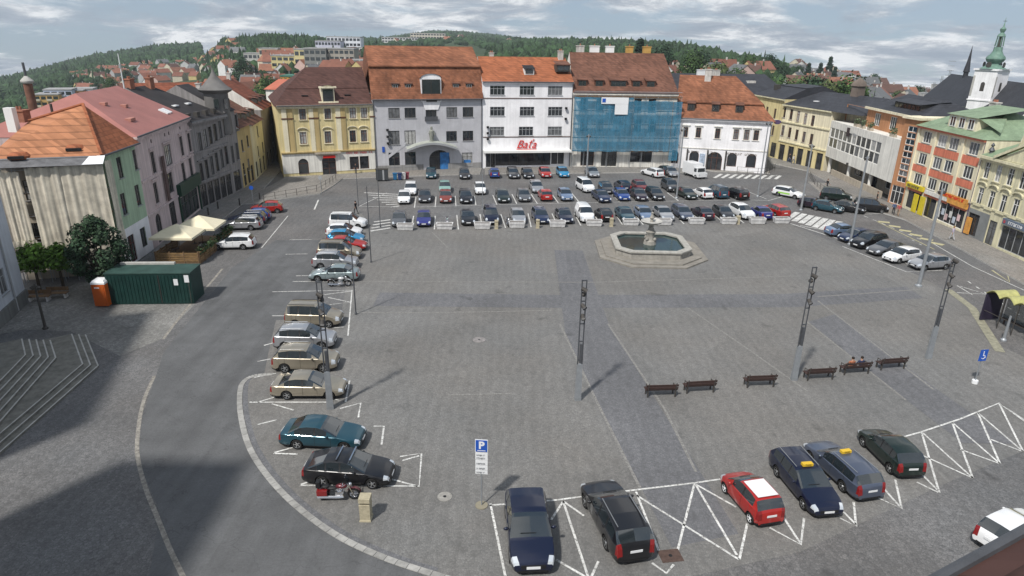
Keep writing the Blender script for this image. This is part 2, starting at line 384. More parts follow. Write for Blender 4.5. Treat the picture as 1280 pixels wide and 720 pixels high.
ASPH = cobble('road_setts', (.135, .136, .138), (.07, .07, .072), 7.0, .16, .2, (1.06, 1.0, .95))
def asphalt(name, col):
    m = mat(name, col, rough=.85, var=.16, scale=.5, bump=.3, bscale=60); t = m.node_tree; N = t.nodes; L = t.links.new; b = N['Principled BSDF']; src = b.inputs['Base Color'].links[0].from_socket
    g = N.new('ShaderNodeNewGeometry')
    def hs(o, a, bb, c, d, src):
        q = N.new('ShaderNodeMapRange'); q.inputs[1].default_value = a; q.inputs[2].default_value = bb; q.inputs[3].default_value = c; q.inputs[4].default_value = d; L(o, q.inputs[0])
        h = N.new('ShaderNodeHueSaturation'); L(q.outputs[0], h.inputs['Value']); L(src, h.inputs['Color']); return h.outputs[0]
    v = N.new('ShaderNodeTexVoronoi'); v.distance = 'CHEBYCHEV'; v.inputs['Scale'].default_value = .12; L(g.outputs['Position'], v.inputs['Vector']); s = N.new('ShaderNodeSeparateColor'); L(v.outputs['Color'], s.inputs[0]); src = hs(s.outputs[0], 0, 1, .94, 1.06, src)
    mp = N.new('ShaderNodeMapping'); mp.inputs['Rotation'].default_value = (0, 0, .25); mp.inputs['Scale'].default_value = (1.1, .05, 1); L(g.outputs['Position'], mp.inputs['Vector'])
    n = N.new('ShaderNodeTexNoise'); n.inputs['Scale'].default_value = 1; n.inputs['Detail'].default_value = 4; L(mp.outputs[0], n.inputs['Vector']); src = hs(n.outputs[0], .35, .65, .90, 1.10, src)
    nz = N.new('ShaderNodeTexNoise'); nz.inputs['Scale'].default_value = .5; nz.inputs['Detail'].default_value = 4; L(g.outputs['Position'], nz.inputs['Vector'])
    ad = N.new('ShaderNodeMix'); ad.data_type = 'VECTOR'; ad.inputs[0].default_value = .35; L(g.outputs['Position'], ad.inputs[4]); sc = N.new('ShaderNodeVectorMath'); sc.operation = 'SCALE'; sc.inputs[3].default_value = 12; L(nz.outputs['Color'], sc.inputs[0]); L(sc.outputs[0], ad.inputs[5])
    e = N.new('ShaderNodeTexVoronoi'); e.feature = 'DISTANCE_TO_EDGE'; e.inputs['Scale'].default_value = .28; L(ad.outputs[1], e.inputs['Vector']); src = hs(e.outputs['Distance'], .003, .009, .82, 1, src)
    n5 = N.new('ShaderNodeTexNoise'); n5.inputs['Scale'].default_value = 9; n5.inputs['Detail'].default_value = 8; n5.inputs['Roughness'].default_value = .8; L(g.outputs['Position'], n5.inputs['Vector']); src = hs(n5.outputs[0], .3, .7, .80, 1.2, src)
    L(src, b.inputs['Base Color']); return m
ASPH2 = asphalt('asphalt', (.108, .110, .113))
COB = cobble('granite_setts', (.164, .163, .159), (.105, .104, .101), 9.0, .14, .13, (1.04, 1.0, .96))
DCOB = cobble('dark_granite_setts', (.140, .141, .148), (.085, .086, .09), 9.0, .16, .14)
PAVE = cobble('pavement_setts', (.22, .213, .2), (.11, .105, .1), 9.0, .2, .18, (1.06, 1, .95))
COURT = cobble('courtyard_setts', (.20, .196, .187), (.11, .11, .1), 5.0, .2, .3)
def flat(name, pxs, z, m, world=False):
    mb = MB(); pts = [(p if world else P(*p)) for p in pxs]
    mb.poly([(p[0], p[1], z) for p in pts], 0)
    me = mb.mesh(name, [m])
    bm = bmesh.new(); bm.from_mesh(me)
    for f in bm.faces:
        if f.normal.z < 0: f.normal_flip()
    bmesh.ops.triangulate(bm, faces=bm.faces[:]); bm.to_mesh(me); bm.free()
    o = put(name, me); o['kind'] = 'structure'; return o
flat('road', [(-75, -30, 0), (100, -30, 0), (100, 128, 0), (75, 150, 0), (38, 150, 0), (20, 128, 0), (-30, 128, 0), (-42, 150, 0), (-60, 150, 0), (-75, 110, 0)], .0, ASPH, True)

def strip(mb, pts, w, z, m=0, world=False):
    """a flat band of width w along ground points, mitred"""
    q = [Vector(p) if world else P(*p) for p in pts]; L_, R_ = [], []
    for i, p in enumerate(q):
        a = q[max(i - 1, 0)]; b = q[min(i + 1, len(q) - 1)]; d = Vector((b.x - a.x, b.y - a.y, 0)).normalized(); n = Vector((-d.y, d.x, 0)) * w / 2
        L_.append(p + n); R_.append(p - n)
    for i in range(len(q) - 1):
        mb.poly([(R_[i].x, R_[i].y, z), (R_[i + 1].x, R_[i + 1].y, z), (L_[i + 1].x, L_[i + 1].y, z), (L_[i].x, L_[i].y, z)], m)
def curb(mb, pts, w, h, m=0):
    q = [P(*p) for p in pts]
    for a, b in zip(q, q[1:]):
        d = (b - a).normalized(); n = Vector((-d.y, d.x, 0)) * w / 2; a = a + d * .012; b = b - d * .012
        mb.prism([(a - n)[:2], (b - n)[:2], (b + n)[:2], (a + n)[:2]], 0, h, m)
def smooth_px(pts, k=5):
    o = []
    for i in range(len(pts) - 1):
        p0, p1, p2, p3 = pts[max(i - 1, 0)], pts[i], pts[i + 1], pts[min(i + 2, len(pts) - 1)]
        for j in range(k):
            t_ = j / k
            o.append(tuple(.5 * (2 * p1[c] + (p2[c] - p0[c]) * t_ + (2 * p0[c] - 5 * p1[c] + 4 * p2[c] - p3[c]) * t_ ** 2 + (3 * p1[c] - p0[c] - 3 * p2[c] + p3[c]) * t_ ** 3) for c in (0, 1)))
    return o + [pts[-1]]

# the square: granite setts with darker bands, bounded on the left and below by the curved kerb
KERB = smooth_px([(341, 468), (318, 470), (305, 477), (300, 490), (301, 520), (312, 560), (336, 597), (372, 634), (422, 670), (482, 698), (555, 722), (640, 748)])
sq = [(447, 262), (438, 330), (425, 400), (400, 400), (345, 400), (338, 430), (330, 468)] + KERB[1:] + [(800, 735), (1000, 690), (1180, 605), (1300, 555)] + \
     [(1330, 470), (1235, 425), (1210, 380), (1150, 345), (1048, 306), (985, 279), (760, 279), (520, 286), (470, 287)]
flat('square_paving', sq, .004, COB)
flat('parking_asphalt', smooth_px([(318, 470), (303, 478), (299, 500), (301, 522), (312, 562), (336, 599), (372, 636), (422, 672), (482, 700), (560, 726)], 3)[::-1] +
     [(560, 760), (180, 760), (200, 640), (172, 575), (178, 520), (205, 440), (290, 335), (345, 300), (400, 300), (400, 400), (345, 400), (330, 468)][::1], .002, ASPH2)
bands = [[(4.6, 70, 0), (7.7, 70, 0), (8.0, 50.3, 0), (9.6, 36.9, 0), (11.0, 25.5, 0), (7.6, 24.5, 0), (5.9, 35.8, 0), (4.3, 48.3, 0)],
         [(-12, 53.0, 0), (-12, 56.2, 0), (5, 56.4, 0), (25, 57.6, 0), (38, 60.2, 0), (38, 57.2, 0), (25, 54.4, 0), (5, 53.3, 0)],
         [(24.9, 51.2, 0), (28.0, 53.0, 0), (29.0, 40.1, 0), (29.8, 33.5, 0), (26.7, 33.5, 0), (26.1, 38.4, 0)]]
for k, b in enumerate(bands): flat('paving_band', b, .008 + .003 * k, DCOB, True)
seams = MB()
for l in ([(446, 391), (560, 391), (690, 388)], [(700, 405), (745, 500), (800, 610)], [(760, 405), (830, 510), (870, 590)], [(1008, 402), (1132, 500)], [(1022, 376), (1167, 487)],
          [(860, 385), (940, 440), (1010, 490)], [(1022, 371), (1150, 362)], [(640, 492), (560, 494)], [(540, 290), (560, 310)], [(440, 352), (740, 353), (1000, 345)]):
    strip(seams, l, .16, .0165)
struct('paving_seams', seams, [mat('pale_setts', (.205, .20, .19), rough=.9, var=.45, scale=7)])

kb = MB(); curb(kb, KERB, .32, .035); struct('kerb', kb, [mat('kerb_stone', (.30, .295, .28), rough=.9, var=.25, scale=2.5, island=.16, bump=.2)])
kb = MB(); strip(kb, [(p[0] + 7, p[1] - 4) for p in KERB[10:-6]], .3, .0095); struct('gutter', kb, [DCOB])
kb = MB(); strip(kb, smooth_px([(278, 336), (262, 355), (242, 376), (222, 400), (204, 424)]), .22, .0105); strip(kb, smooth_px([(193, 470), (180, 500), (173, 535), (172, 570), (182, 610), (198, 650), (214, 690), (236, 735)]), .22, .0105)
struct('gutter_line', kb, [mat('worn_pale_setts', (.24, .225, .2), rough=.9, var=.5, scale=4)])

# pavements, a real step up from the roadway
PV = [.12]
def pavement(pxs):
    PV[0] += .006; h = PV[0]; mb = MB(); mb.prism([P(*p)[:2] for p in pxs], -.02, h, 1, 0); struct('pavement', mb, [PAVE, LSTONE])
pavement([(354, 224), (340, 232), (288, 257), (330, 254), (366, 248), (400, 243), (418, 232), (428, 224), (475, 222), (540, 220), (600, 218), (603, 209), (470, 214), (356, 221)])
pavement([(606, 209), (606, 218), (712, 217), (838, 216), (860, 216), (860, 210), (838, 209), (712, 208)])
pavement([(870, 211), (893, 215), (955, 216.5), (962, 217.5), (962, 212), (945, 208)])
pavement([(190, 316), (215, 326), (245, 300), (300, 258), (330, 236), (352, 213), (350, 196), (338, 206), (318, 225), (290, 244), (250, 263)])
pavement([(966, 196), (962, 204), (1008, 214), (1040, 231), (1010, 228), (1024, 240), (1066, 256), (1130, 275), (1200, 312), (1290, 362), (1300, 338), (1204, 293), (1110, 254), (1028, 213)])
flat('courtyard_paving', [(-60, 400), (-20, 380), (40, 372), (130, 345), (165, 333), (192, 313), (218, 326), (196, 336), (246, 336), (244, 380), (200, 425), (150, 445), (88, 414), (30, 412), (-60, 430)], .006, COURT)

# markings
mk = MB(); wz = .021
def line(*pts, w=.115): strip(mk, list(pts), w, wz)
line((612, 632), (690, 626), (800, 612), (868, 604), (935, 594)); line((613, 630), (632, 722)); line((704, 627), (736, 724)); line((704, 627), (689, 650)); line((704, 627), (730, 645)); line((695, 700), (733, 722)); line((748, 702), (738, 724))
line((795, 615), (824, 690)); line((795, 619), (924, 700)); line((868, 605), (847, 688)); line((870, 607), (921, 694)); line((870, 606), (920, 634)); line((924, 700), (934, 655)); line((815, 704), (833, 717), (842, 706))
line((962, 660), (1001, 681), (1005, 648)); line((978, 645), (1000, 679)); line((1050, 648), (1070, 658), (1067, 628)); line((1054, 640), (1070, 656)); line((1094, 621), (1127, 636), (1119, 600)); line((1102, 608), (1125, 634))
line((1120, 549), (1152, 540), (1200, 524), (1249, 504), (1310, 545)); line((1152, 541), (1174, 616)); line((1146, 603), (1173, 616)); line((1151, 592), (1172, 613)); line((1153, 541), (1216, 598)); line((1154, 570), (1216, 598)); line((1190, 528), (1216, 598))
line((1190, 528), (1250, 580)); line((1200, 562), (1250, 580)); line((1222, 516), (1250, 580)); line((1222, 516), (1279, 565)); line((1237, 549), (1279, 565)); line((1249, 505), (1279, 565)); line((1250, 505), (1310, 548))
line((500, 571), (527, 567), (524, 608), (376, 607)); line((503, 576), (524, 570)); line((488, 599), (522, 608)); line((376, 606), (400, 598)); line((467, 533), (480, 533), (477, 556)); line((342, 567), (372, 568)); line((343, 566), (372, 558))
line((425, 511), (451, 504), (448, 522)); line((312, 503), (412, 503)); line((322, 503), (346, 496)); line((340, 505), (367, 513)); line((322, 531), (346, 525)); line((437, 476), (432, 503), (418, 499)); line((318, 472), (345, 467)); line((322, 452), (338, 449))
line((340, 365), (440, 363), (435, 420)); line((440, 364), (402, 369)); line((410, 372), (438, 378), (412, 381)); line((395, 411), (430, 409)); line((366, 352), (410, 352)); line((330, 432), (345, 428)); line((340, 395), (356, 395))
for q in ((370, 300), (365, 318), (378, 345)): line((q[0] - 8, q[1]), (q[0] + 20, q[1] - .5))
# bay lines of the car park rows
for x0, y0, x1, y1 in ((517, 270, 514, 288), (544, 270, 543, 287), (571, 269, 573, 287), (600, 268, 603, 286), (520, 246, 518, 260), (545, 246, 544, 259), (569, 245, 570, 258), (593, 245, 595, 257), (616, 244, 621, 256), (640, 243, 646, 255), (664, 243, 672, 255), (690, 243, 698, 254),
                       (715, 242, 724, 253), (740, 242, 750, 253), (764, 242, 774, 252), (788, 242, 799, 252), (812, 241, 824, 252), (834, 241, 848, 251), (626, 268, 632, 285), (660, 267, 664, 284), (690, 267, 697, 283), (718, 267, 726, 282), (742, 267, 751, 282), (768, 266, 778, 281), (792, 266, 804, 281), (816, 266, 829, 280), (840, 266, 855, 280), (864, 266, 880, 280), (888, 265, 905, 279), (912, 265, 930, 279), (936, 265, 954, 278)):
    line((x0, y0), (x1, y1), w=.14)
line((516, 259), (620, 256), (760, 253), (925, 250), w=.1)
# hatched islands and crossings
for k in range(7): line((455 + 5.5 * (6 - k) , 259 - 3.0 * k), (499, 257.5 - 2.4 * k), w=.32)
line((449, 258), (484, 241)); line((449, 258), (499, 259))
for k in range(4): line((463 + 1.5 * k, 289 - 3.8 * k), (488, 285 - 3.4 * k), w=.35)
for k in range(9): line((893 + 9.5 * k, 222.5 + .2 * k), (902 + 9.2 * k, 217.6 + .25 * k), w=.55)
line((955, 224), (972, 219)); line((938, 250), (960, 251), (978, 246)); line((936, 240), (958, 249))
for k in range(7): line((984 + 8.5 * k, 274 + 2.6 * k), (997 + 8.8 * k, 265.5 + 1.9 * k), w=.75)
line((980, 277), (1046, 298), w=.2); line((1000, 282), (1052, 292), w=.2)
line((1076, 268), (1103, 267)); line((1053, 308), (1133, 340), (1178, 338)); line((1162, 302), (1215, 333), (1280, 363)); line((1120, 320), (1135, 331), (1165, 331))
for k in range(7): line((1080 + 11 * k, 270 + 4.6 * k), (1085 + 11 * k, 272 + 4.6 * k), w=.14)
for k in range(6): line((1140 + 9 * k, 300 + 5 * k), (1143 + 9 * k, 301.5 + 5 * k), w=.14)
for k in range(8): line((1210 + 10 * k, 352 + 6.5 * k), (1214 + 10 * k, 354.5 + 6.5 * k), w=.14)
line((1200, 358), (1233, 368), (1196, 366)); line((1196, 357), (1216, 369))
line((393, 262), (398, 250), w=.2); line((327, 310), (360, 270), w=.1)
struct('road_markings', mk, [WHITEP])
ym = MB(); wz2 = .025
for k in range(6): strip(ym, [(1098 + 13 * k, 277 + 5.2 * k), (1112 + 13.5 * k, 278.5 + 5.6 * k)], .8, wz2)
strip(ym, [(1096, 277), (1168, 312)], .15, wz2 + .003); strip(ym, [(1240, 338), (1262, 353), (1258, 340), (1280, 352)], .2, wz2)
struct('faded_yellow_markings', ym, [mat('yellow_road_paint', (.42, .39, .24), rough=.85, var=.3, scale=4)])
rs = MB(); strip(rs, [(1185, 362), (1215, 385), (1250, 440)], .7, .0255); struct('tactile_paving', rs, [mat('yellow_pavers', (.25, .24, .18), rough=.9, var=.3, scale=3)])
for px, py, w, h, c, l in ((838, 695, 1.0, .75, (.085, .055, .045), 'rusty square cover beside the black car at the bottom edge'), (556, 621, .75, .6, (.27, .26, .24), 'pale round manhole patch left of the parking sign'), (599, 425, 1.0, .75, (.23, .215, .21), 'pale repaired patch of setts in the middle of the square')):
    p = P(px, py); mb = MB()
    if c[0] < .1: mb.box(-w / 2, -h / 2, .002, w / 2, h / 2, .03)
    else: mb.lathe([(0.0, .03), (w / 2, .03), (w / 2, .004)], 20)
    mb.lathe([(0.0, .036), (.09, .036), (.09, .03)], 8, 1)
    o = mb.build('manhole_cover', [mat('cover_' + str(px), c, rough=.8, var=.3, scale=5), BLACK]); o.location = (p.x, p.y, 0); o.rotation_euler.z = .15; tag(o, l, 'manhole cover')
# ------------------------------------------------------------------ buildings
class Frame:
    """a facade standing on the ground line A-B (left to right as seen); x along it, y into the house, z up"""
    def __init__(s, A, B, z=0.0):
        s.A = Vector((A[0], A[1], 0)); s.B = Vector((B[0], B[1], 0)); s.u = (s.B - s.A).normalized(); s.W = (s.B - s.A).length
        s.n = Vector((s.u.y, -s.u.x, 0)); s.rz = math.atan2(s.u.y, s.u.x)
        s.M = Matrix.Translation(s.A) @ Matrix.Rotation(s.rz, 4, 'Z')
    def pix(s, px, py, off=0.0):                       # -> (x, z) where the sight line meets the facade
        d = ray(px, py); o = Vector((0, 0, H)); a = s.A - s.n * off
        t = (a - o).dot(s.n) / d.dot(s.n); q = o + d * t
        return (q - s.A).dot(s.u), q.z
    def at(s, x, y, z=0): return s.A + s.u * x - s.n * y + Vector((0, 0, z))
    def zr(s, x, y, row): q = s.at(x, y); return zrow(q.x, q.y, row)
    def row(s, p0, p1, n, w, h, **k):
        a, b = s.pix(*p0), s.pix(*p1); r = []
        for i in range(n):
            t = i / max(n - 1, 1); r.append(dict(x=a[0] + (b[0] - a[0]) * t, z=a[1] + (b[1] - a[1]) * t, w=w, h=h, **k))
        return r
    def each(s, pts, w, h, **k):
        r = [dict(zip('xz', s.pix(*p)), w=w, h=h, **k) for p in pts]
        zm = sum(q['z'] for q in r) / len(r)
        for q in r: q['z'] = zm
        return r

WCACHE = {}
def win_mesh(w, h, nx, nz, arch, fm, split=None):
    key = (round(w, 2), round(h, 2), nx, nz, fm.name)
    if key in WCACHE: return WCACHE[key]
    f = MB(); b = .07; d0, d1 = .06, .13
    f.box(-w / 2, d0, 0, w / 2, d1, b); f.box(-w / 2, d0, h - b, w / 2, d1, h); f.box(-w / 2, d0, b, -w / 2 + b, d1, h - b); f.box(w / 2 - b, d0, b, w / 2, d1, h - b)
    for i in range(1, nx):
        x = -w / 2 + w * i / nx; f.box(x - .035, d0 + .005, b, x + .035, d1, h - b)
    for i in range(1, nz):
        z = h * i / nz if nz > 2 else h * .68
        f.box(-w / 2 + b, d0 + .01, z - .03, w / 2 - b, d1, z + .03)
    p = MB(); p.poly([(-w / 2 + .01, .10, .01), (w / 2 - .01, .10, .01), (w / 2 - .01, .10, h - .01), (-w / 2 + .01, .10, h - .01)])
    WCACHE[key] = (f.mesh('window_frame', [fm]), {g: p.mesh('pane', [g]) for g in (GLASS, CURT, CURT2, SHOPG)})
    return WCACHE[key]

def add_windows(root, Fr, holes, M, fm=WHITEF, trim=None, curt=.3):
    for q in holes:
        if q.get('noframe'): continue
        w, h = q['w'], q['h']; kind = q.get('kind', 'window')
        fr, panes = win_mesh(w, h, q.get('nx', 2), q.get('nz', 2), q.get('arch'), q.get('fm', fm))
        mw = M @ T(q['x'], 0, q['z'] - h / 2)
        o = put(kind, fr, root, mw)
        g = q.get('glass') or (random.choice((CURT, CURT, CURT2)) if random.random() < curt + .1 else GLASS)
        put('pane', panes[g], o)
        tr = q.get('trim', trim)
        if kind == 'window' and tr is not False and tr is not None:
            key = ('t', round(w, 2), round(h, 2), tr.name, q.get('hood', ''))
            if key not in WCACHE:
                a = MB(); e = .14
                a.box(-w / 2 - e, -.05, 0, -w / 2, -.003, h); a.box(w / 2, -.05, 0, w / 2 + e, -.003, h); a.box(-w / 2 - e, -.05, h, w / 2 + e, -.003, h + e)
                hd = q.get('hood')
                if hd == 'flat': a.box(-w / 2 - .3, -.22, h + .28, w / 2 + .3, -.003, h + .42)
                elif hd == 'arch':
                    for k in range(8):
                        a0, a1 = math.pi * k / 8, math.pi * (k + 1) / 8; rx, rz = w / 2 + .3, .38
                        x0, x1 = -rx * math.cos(a0), -rx * math.cos(a1); z0, z1 = h + .25 + rz * math.sin(a0), h + .25 + rz * math.sin(a1)
                        a.poly([(x0, -.2, z0), (x1, -.2, z1), (x1, -.2, z1 + .12), (x0, -.2, z0 + .12)]); a.poly([(x0, -.2, z0 + .12), (x1, -.2, z1 + .12), (x1, -.003, z1 + .12), (x0, -.003, z0 + .12)]); a.poly([(x0, -.003, z0), (x1, -.003, z1), (x1, -.2, z1), (x0, -.2, z0)])
                elif hd == 'peak':
                    for sx in (-1, 1):
                        a.poly([(sx * (w / 2 + .3), -.2, h + .2), (0, -.2, h + .52), (0, -.2, h + .66), (sx * (w / 2 + .3), -.2, h + .34)]); a.poly([(sx * (w / 2 + .3), -.2, h + .34), (0, -.2, h + .66), (0, -.003, h + .66), (sx * (w / 2 + .3), -.003, h + .34)])
                a.box(-w / 2 - .2, -.14, -.1, w / 2 + .2, -.003, 0)
                WCACHE[key] = a.mesh('surround', [tr])
            put('surround', WCACHE[key], o)
        elif kind == 'window' and tr is None:
            key = ('s', round(w, 2))
            if key not in WCACHE: WCACHE[key] = MB().box(-w / 2 - .08, -.1, -.07, w / 2 + .08, .05, -.003).mesh('sill', [GREYF])
            put('sill', WCACHE[key], o)

def wall_front(mb, W_, z0, z1, holes, m=0, mrev=None, y=0.0):
    mrev = m if mrev is None else mrev
    us = sorted({0.0, W_} | {round(min(max(q['x'] + s * q['w'] / 2, .02), W_ - .02), 3) for q in holes for s in (-1, 1)})
    zs = sorted({z0, z1} | {round(min(max(q['z'] + s * q['h'] / 2, z0), z1), 3) for q in holes for s in (-1, 1)})
    for a, b in zip(us, us[1:]):
        if b - a < 1e-4: continue
        for c, d in zip(zs, zs[1:]):
            if d - c < 1e-4: continue
            x, z = (a + b) / 2, (c + d) / 2
            if any(abs(x - q['x']) < q['w'] / 2 and abs(z - q['z']) < q['h'] / 2 for q in holes): continue
            mb.poly([(a, y, c), (b, y, c), (b, y, d), (a, y, d)], m)
    for q in holes:
        a, b, c, d = q['x'] - q['w'] / 2, q['x'] + q['w'] / 2, q['z'] - q['h'] / 2, q['z'] + q['h'] / 2; e = y + .22
        mb.poly([(a, y, c), (a, y, d), (a, e, d), (a, e, c)], mrev); mb.poly([(b, y, c), (b, e, c), (b, e, d), (b, y, d)], mrev)
        mb.poly([(a, y, d), (b, y, d), (b, e, d), (a, e, d)], mrev); mb.poly([(a, y, c), (a, e, c), (b, e, c), (b, y, c)], mrev)
        if q.get('arch'):
            r = q['w'] / 2; rise = min(q['arch'], r); zs_ = d - rise
            for sx in (-1, 1):
                pts = [(q['x'] + sx * r * math.cos(math.pi / 2 * k / 6), zs_ + rise * math.sin(math.pi / 2 * k / 6)) for k in range(7)]
                for p, p2 in zip(pts, pts[1:]):
                    tri = [(q['x'] + sx * r, y, d), (p2[0], y, p2[1]), (p[0], y, p[1])]
                    mb.poly(tri if sx > 0 else tri[::-1], m); mb.poly([(p[0], y, p[1]), (p2[0], y, p2[1]), (p2[0], e, p2[1]), (p[0], e, p[1])], mrev)

def roof_mesh(mb, prof, W_, m=0, mend=1, thick=.0):
    """prof: (y, z, x_left, x_right) from the front eave over the ridge to the back eave"""
    for (y0, z0, l0, r0), (y1, z1, l1, r1) in zip(prof, prof[1:]): mb.poly([(l0, y0, z0), (r0, y0, z0), (r1, y1, z1), (l1, y1, z1)], m)
    ze = min(p[1] for p in prof)
    L_ = [(p[2], p[0], p[1]) for p in prof]; Rr = [(p[3], p[0], p[1]) for p in prof]
    hipL = any(abs(p[2] - prof[0][2]) > .5 for p in prof); hipR = any(abs(p[3] - prof[0][3]) > .5 for p in prof)
    mb.poly(L_[::-1], m if hipL else mend); mb.poly(Rr, m if hipR else mend)

def dormer(roof, M, x, y, z, w, h, depth, wallm, roofm, nx=2, style='shed', frame=None):
    """a dormer whose front stands at depth y; its roof runs back into the slope"""
    mb = MB(); e = .12
    mb.box(-w / 2, 0, 0, w / 2, depth, h, 0)
    if style == 'shed': mb.poly([(-w / 2 - e, -.2, h + .02), (w / 2 + e, -.2, h + .02), (w / 2 + e, depth + .6, h + .5), (-w / 2 - e, depth + .6, h + .5)], 1); mb.poly([(-w / 2 - e, -.2, h - .08), (w / 2 + e, -.2, h - .08), (w / 2 + e, -.2, h + .02), (-w / 2 - e, -.2, h + .02)], 1)
    elif style == 'gable':
        for sx in (-1, 1): mb.poly([(sx * (w / 2 + e), -.2, h - .05), (0, -.2, h + w * .38), (0, depth + 1.5, h + w * .38), (sx * (w / 2 + e), depth + 1.5, h - .05)], 1)
        mb.poly([(-w / 2, -.002, h), (w / 2, -.002, h), (0, -.002, h + w * .38)], 0)
    elif style == 'round':
        pts = [(w / 2 * math.cos(math.pi * k / 10), h + w * .22 * math.sin(math.pi * k / 10)) for k in range(11)]
        mb.poly([(p[0], 0, p[1]) for p in pts[::-1]], 0)
        for p, q in zip(pts, pts[1:]): mb.poly([(p[0] * 1.06, -.15, p[1] + .03), (q[0] * 1.06, -.15, q[1] + .03), (q[0] * 1.06, depth + 1, q[1] + .03), (p[0] * 1.06, depth + 1, p[1] + .03)], 1)
    o = put('dormer', mb.mesh('dormer', [wallm, roofm]), roof, T(x, y, z))
    fw, fh = w - .36, h - .34
    fr, panes = win_mesh(fw, fh, nx, 1, None, frame or DARKF)
    # a window set in the dormer's front, standing proud of it
    put('pane', panes[GLASS], o, T(0, -.13, .2)); put('frame', fr, o, T(0, -.15, .2))
    return o
def chimney(roof, x, y, z, w=.7, d=.6, h=1.8, m=None, pots=2):
    mb = MB(); mb.box(-w / 2, -d / 2, 0, w / 2, d / 2, h); mb.box(-w / 2 - .08, -d / 2 - .08, h, w / 2 + .08, d / 2 + .08, h + .14)
    for k in range(pots): mb.lathe([(.11, h + .14), (.1, h + .45), (.07, h + .45)], 8, 1, c=((k - (pots - 1) / 2) * .3, 0, 0))
    return put('chimney', mb.mesh('chimney', [m or CHIMW, BRICK]), roof, T(x, y, z))

def house(name, label, Fr, depth, ze, wm, holes=(), base=None, fm=WHITEF, trim=None, curt=.3, cat='building', wallx=None, group=None):
    root = thing(name, label, cat, Fr.A, Fr.rz, group)
    mb = MB(); wall_front(mb, Fr.W, 0, ze, holes, 0)
    mb.poly([(0, depth, 0), (0, 0, 0), (0, 0, ze), (0, depth, ze)], 0); mb.poly([(Fr.W, 0, 0), (Fr.W, depth, 0), (Fr.W, depth, ze), (Fr.W, 0, ze)], 0); mb.poly([(Fr.W, depth, 0), (0, depth, 0), (0, depth, ze), (Fr.W, depth, ze)], 0)
    mb.poly([(0, 0, ze), (Fr.W, 0, ze), (Fr.W, depth, ze), (0, depth, ze)], 0)
    # a dark room face behind the openings
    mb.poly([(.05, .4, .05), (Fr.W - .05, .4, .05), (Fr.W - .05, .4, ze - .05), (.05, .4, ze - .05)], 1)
    mb.build('wall', [wm, BLACK], root)
    add_windows(root, Fr, holes, Matrix.Identity(4), fm, trim, curt)
    return root
def cornice(root, W_, z, m, d=.35, h=.3, name='cornice', x0=0.0):
    mb = MB(); mb.box(x0, -d * .5, z - h, W_, -.003, z - h * .5); mb.box(x0 - .05, -d, z - h * .5, W_ + .05, -.003, z); return mb.build(name, [m], root)
def gutter(root, W_, z, y, m=DSTEEL):
    mb = MB(); mb.tube((0, y, z), (W_, y, z), .09, .09, 6); return mb.build('gutter', [m], root)
def downpipe(root, x, z, m=DSTEEL): return MB().tube((x, -.12, .1), (x, -.12, z), .07, .07, 6).build('downpipe', [m], root)
def scribble(root, name, x0, x1, z, h, m, y=-.03):
    """worn lettering nobody can read in the picture: letter-high strokes"""
    mb = MB(); x = x0; random.seed(int(x0 * 100) + int(z * 10))
    while x < x1 - h * .6:
        w = h * random.uniform(.45, .7); k = random.random()
        mb.box(x, y - .03, z, x + h * .16, y, z + h)
        if k < .7: mb.box(x + h * .16, y - .03, z + (h * .84 if k < .4 else 0), x + w, y, z + (h if k < .4 else h * .16))
        if k > .3: mb.box(x + w - h * .14, y - .03, z + h * .16, x + w, y, z + h * .84)
        x += w + h * .22
        if random.random() < .13: x += h * .5
    return mb.build(name, [m], root)

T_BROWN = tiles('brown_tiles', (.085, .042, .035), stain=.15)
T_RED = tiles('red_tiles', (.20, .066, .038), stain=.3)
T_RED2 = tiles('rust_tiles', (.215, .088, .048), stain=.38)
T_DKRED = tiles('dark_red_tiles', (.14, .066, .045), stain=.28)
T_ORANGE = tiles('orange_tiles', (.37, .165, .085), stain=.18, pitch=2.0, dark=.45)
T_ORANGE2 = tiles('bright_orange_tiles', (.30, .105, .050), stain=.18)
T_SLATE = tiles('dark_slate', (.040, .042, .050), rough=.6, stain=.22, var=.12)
T_PINK = mat('faded_red_sheet', (.33, .14, .12), rough=.55, var=.14, scale=.4)
T_BLACK = mat('dark_felt', (.035, .032, .033), rough=.75, var=.25, scale=.6)
T_GREEN = mat('green_copper', (.20, .27, .175), rough=.6, var=.25, scale=.8, streak=.1)
COPPER = mat('copper_patina', (.135, .23, .185), rough=.55, var=.25, scale=1.2)
P_YEL = plaster('yellow_plaster', (.62, .53, .29)); P_CRM = plaster('cream_plaster', (.72, .66, .49)); P_GRY = plaster('grey_plaster', (.48, .48, .505), streak=.05)
P_WHT = plaster('white_plaster', (.80, .795, .81), streak=.06); P_OFF = plaster('offwhite_plaster', (.70, .685, .635)); P_LY = plaster('pale_yellow_plaster', (.64, .60, .42))
P_GRN = plaster('mint_plaster', (.37, .49, .35)); P_PUR = plaster('mauve_plaster', (.57, .47, .46)); P_DGR = plaster('dark_grey_plaster', (.27, .255, .25), streak=.2)
P_ORG = plaster('orange_plaster', (.46, .23, .12)); P_PNK = plaster('salmon_plaster', (.62, .205, .13)); P_BLU = plaster('bluewhite_plaster', (.50, .53, .58), streak=.06); P_BGE = plaster('beige_plaster', (.42, .37, .30))
P_OCH = plaster('ochre_plaster', (.48, .37, .18))

NP = [(355, 222), (470, 215.5), (603, 210.5), (712, 209), (838, 210), (956, 217)]
NW = [P(*p) for p in NP]

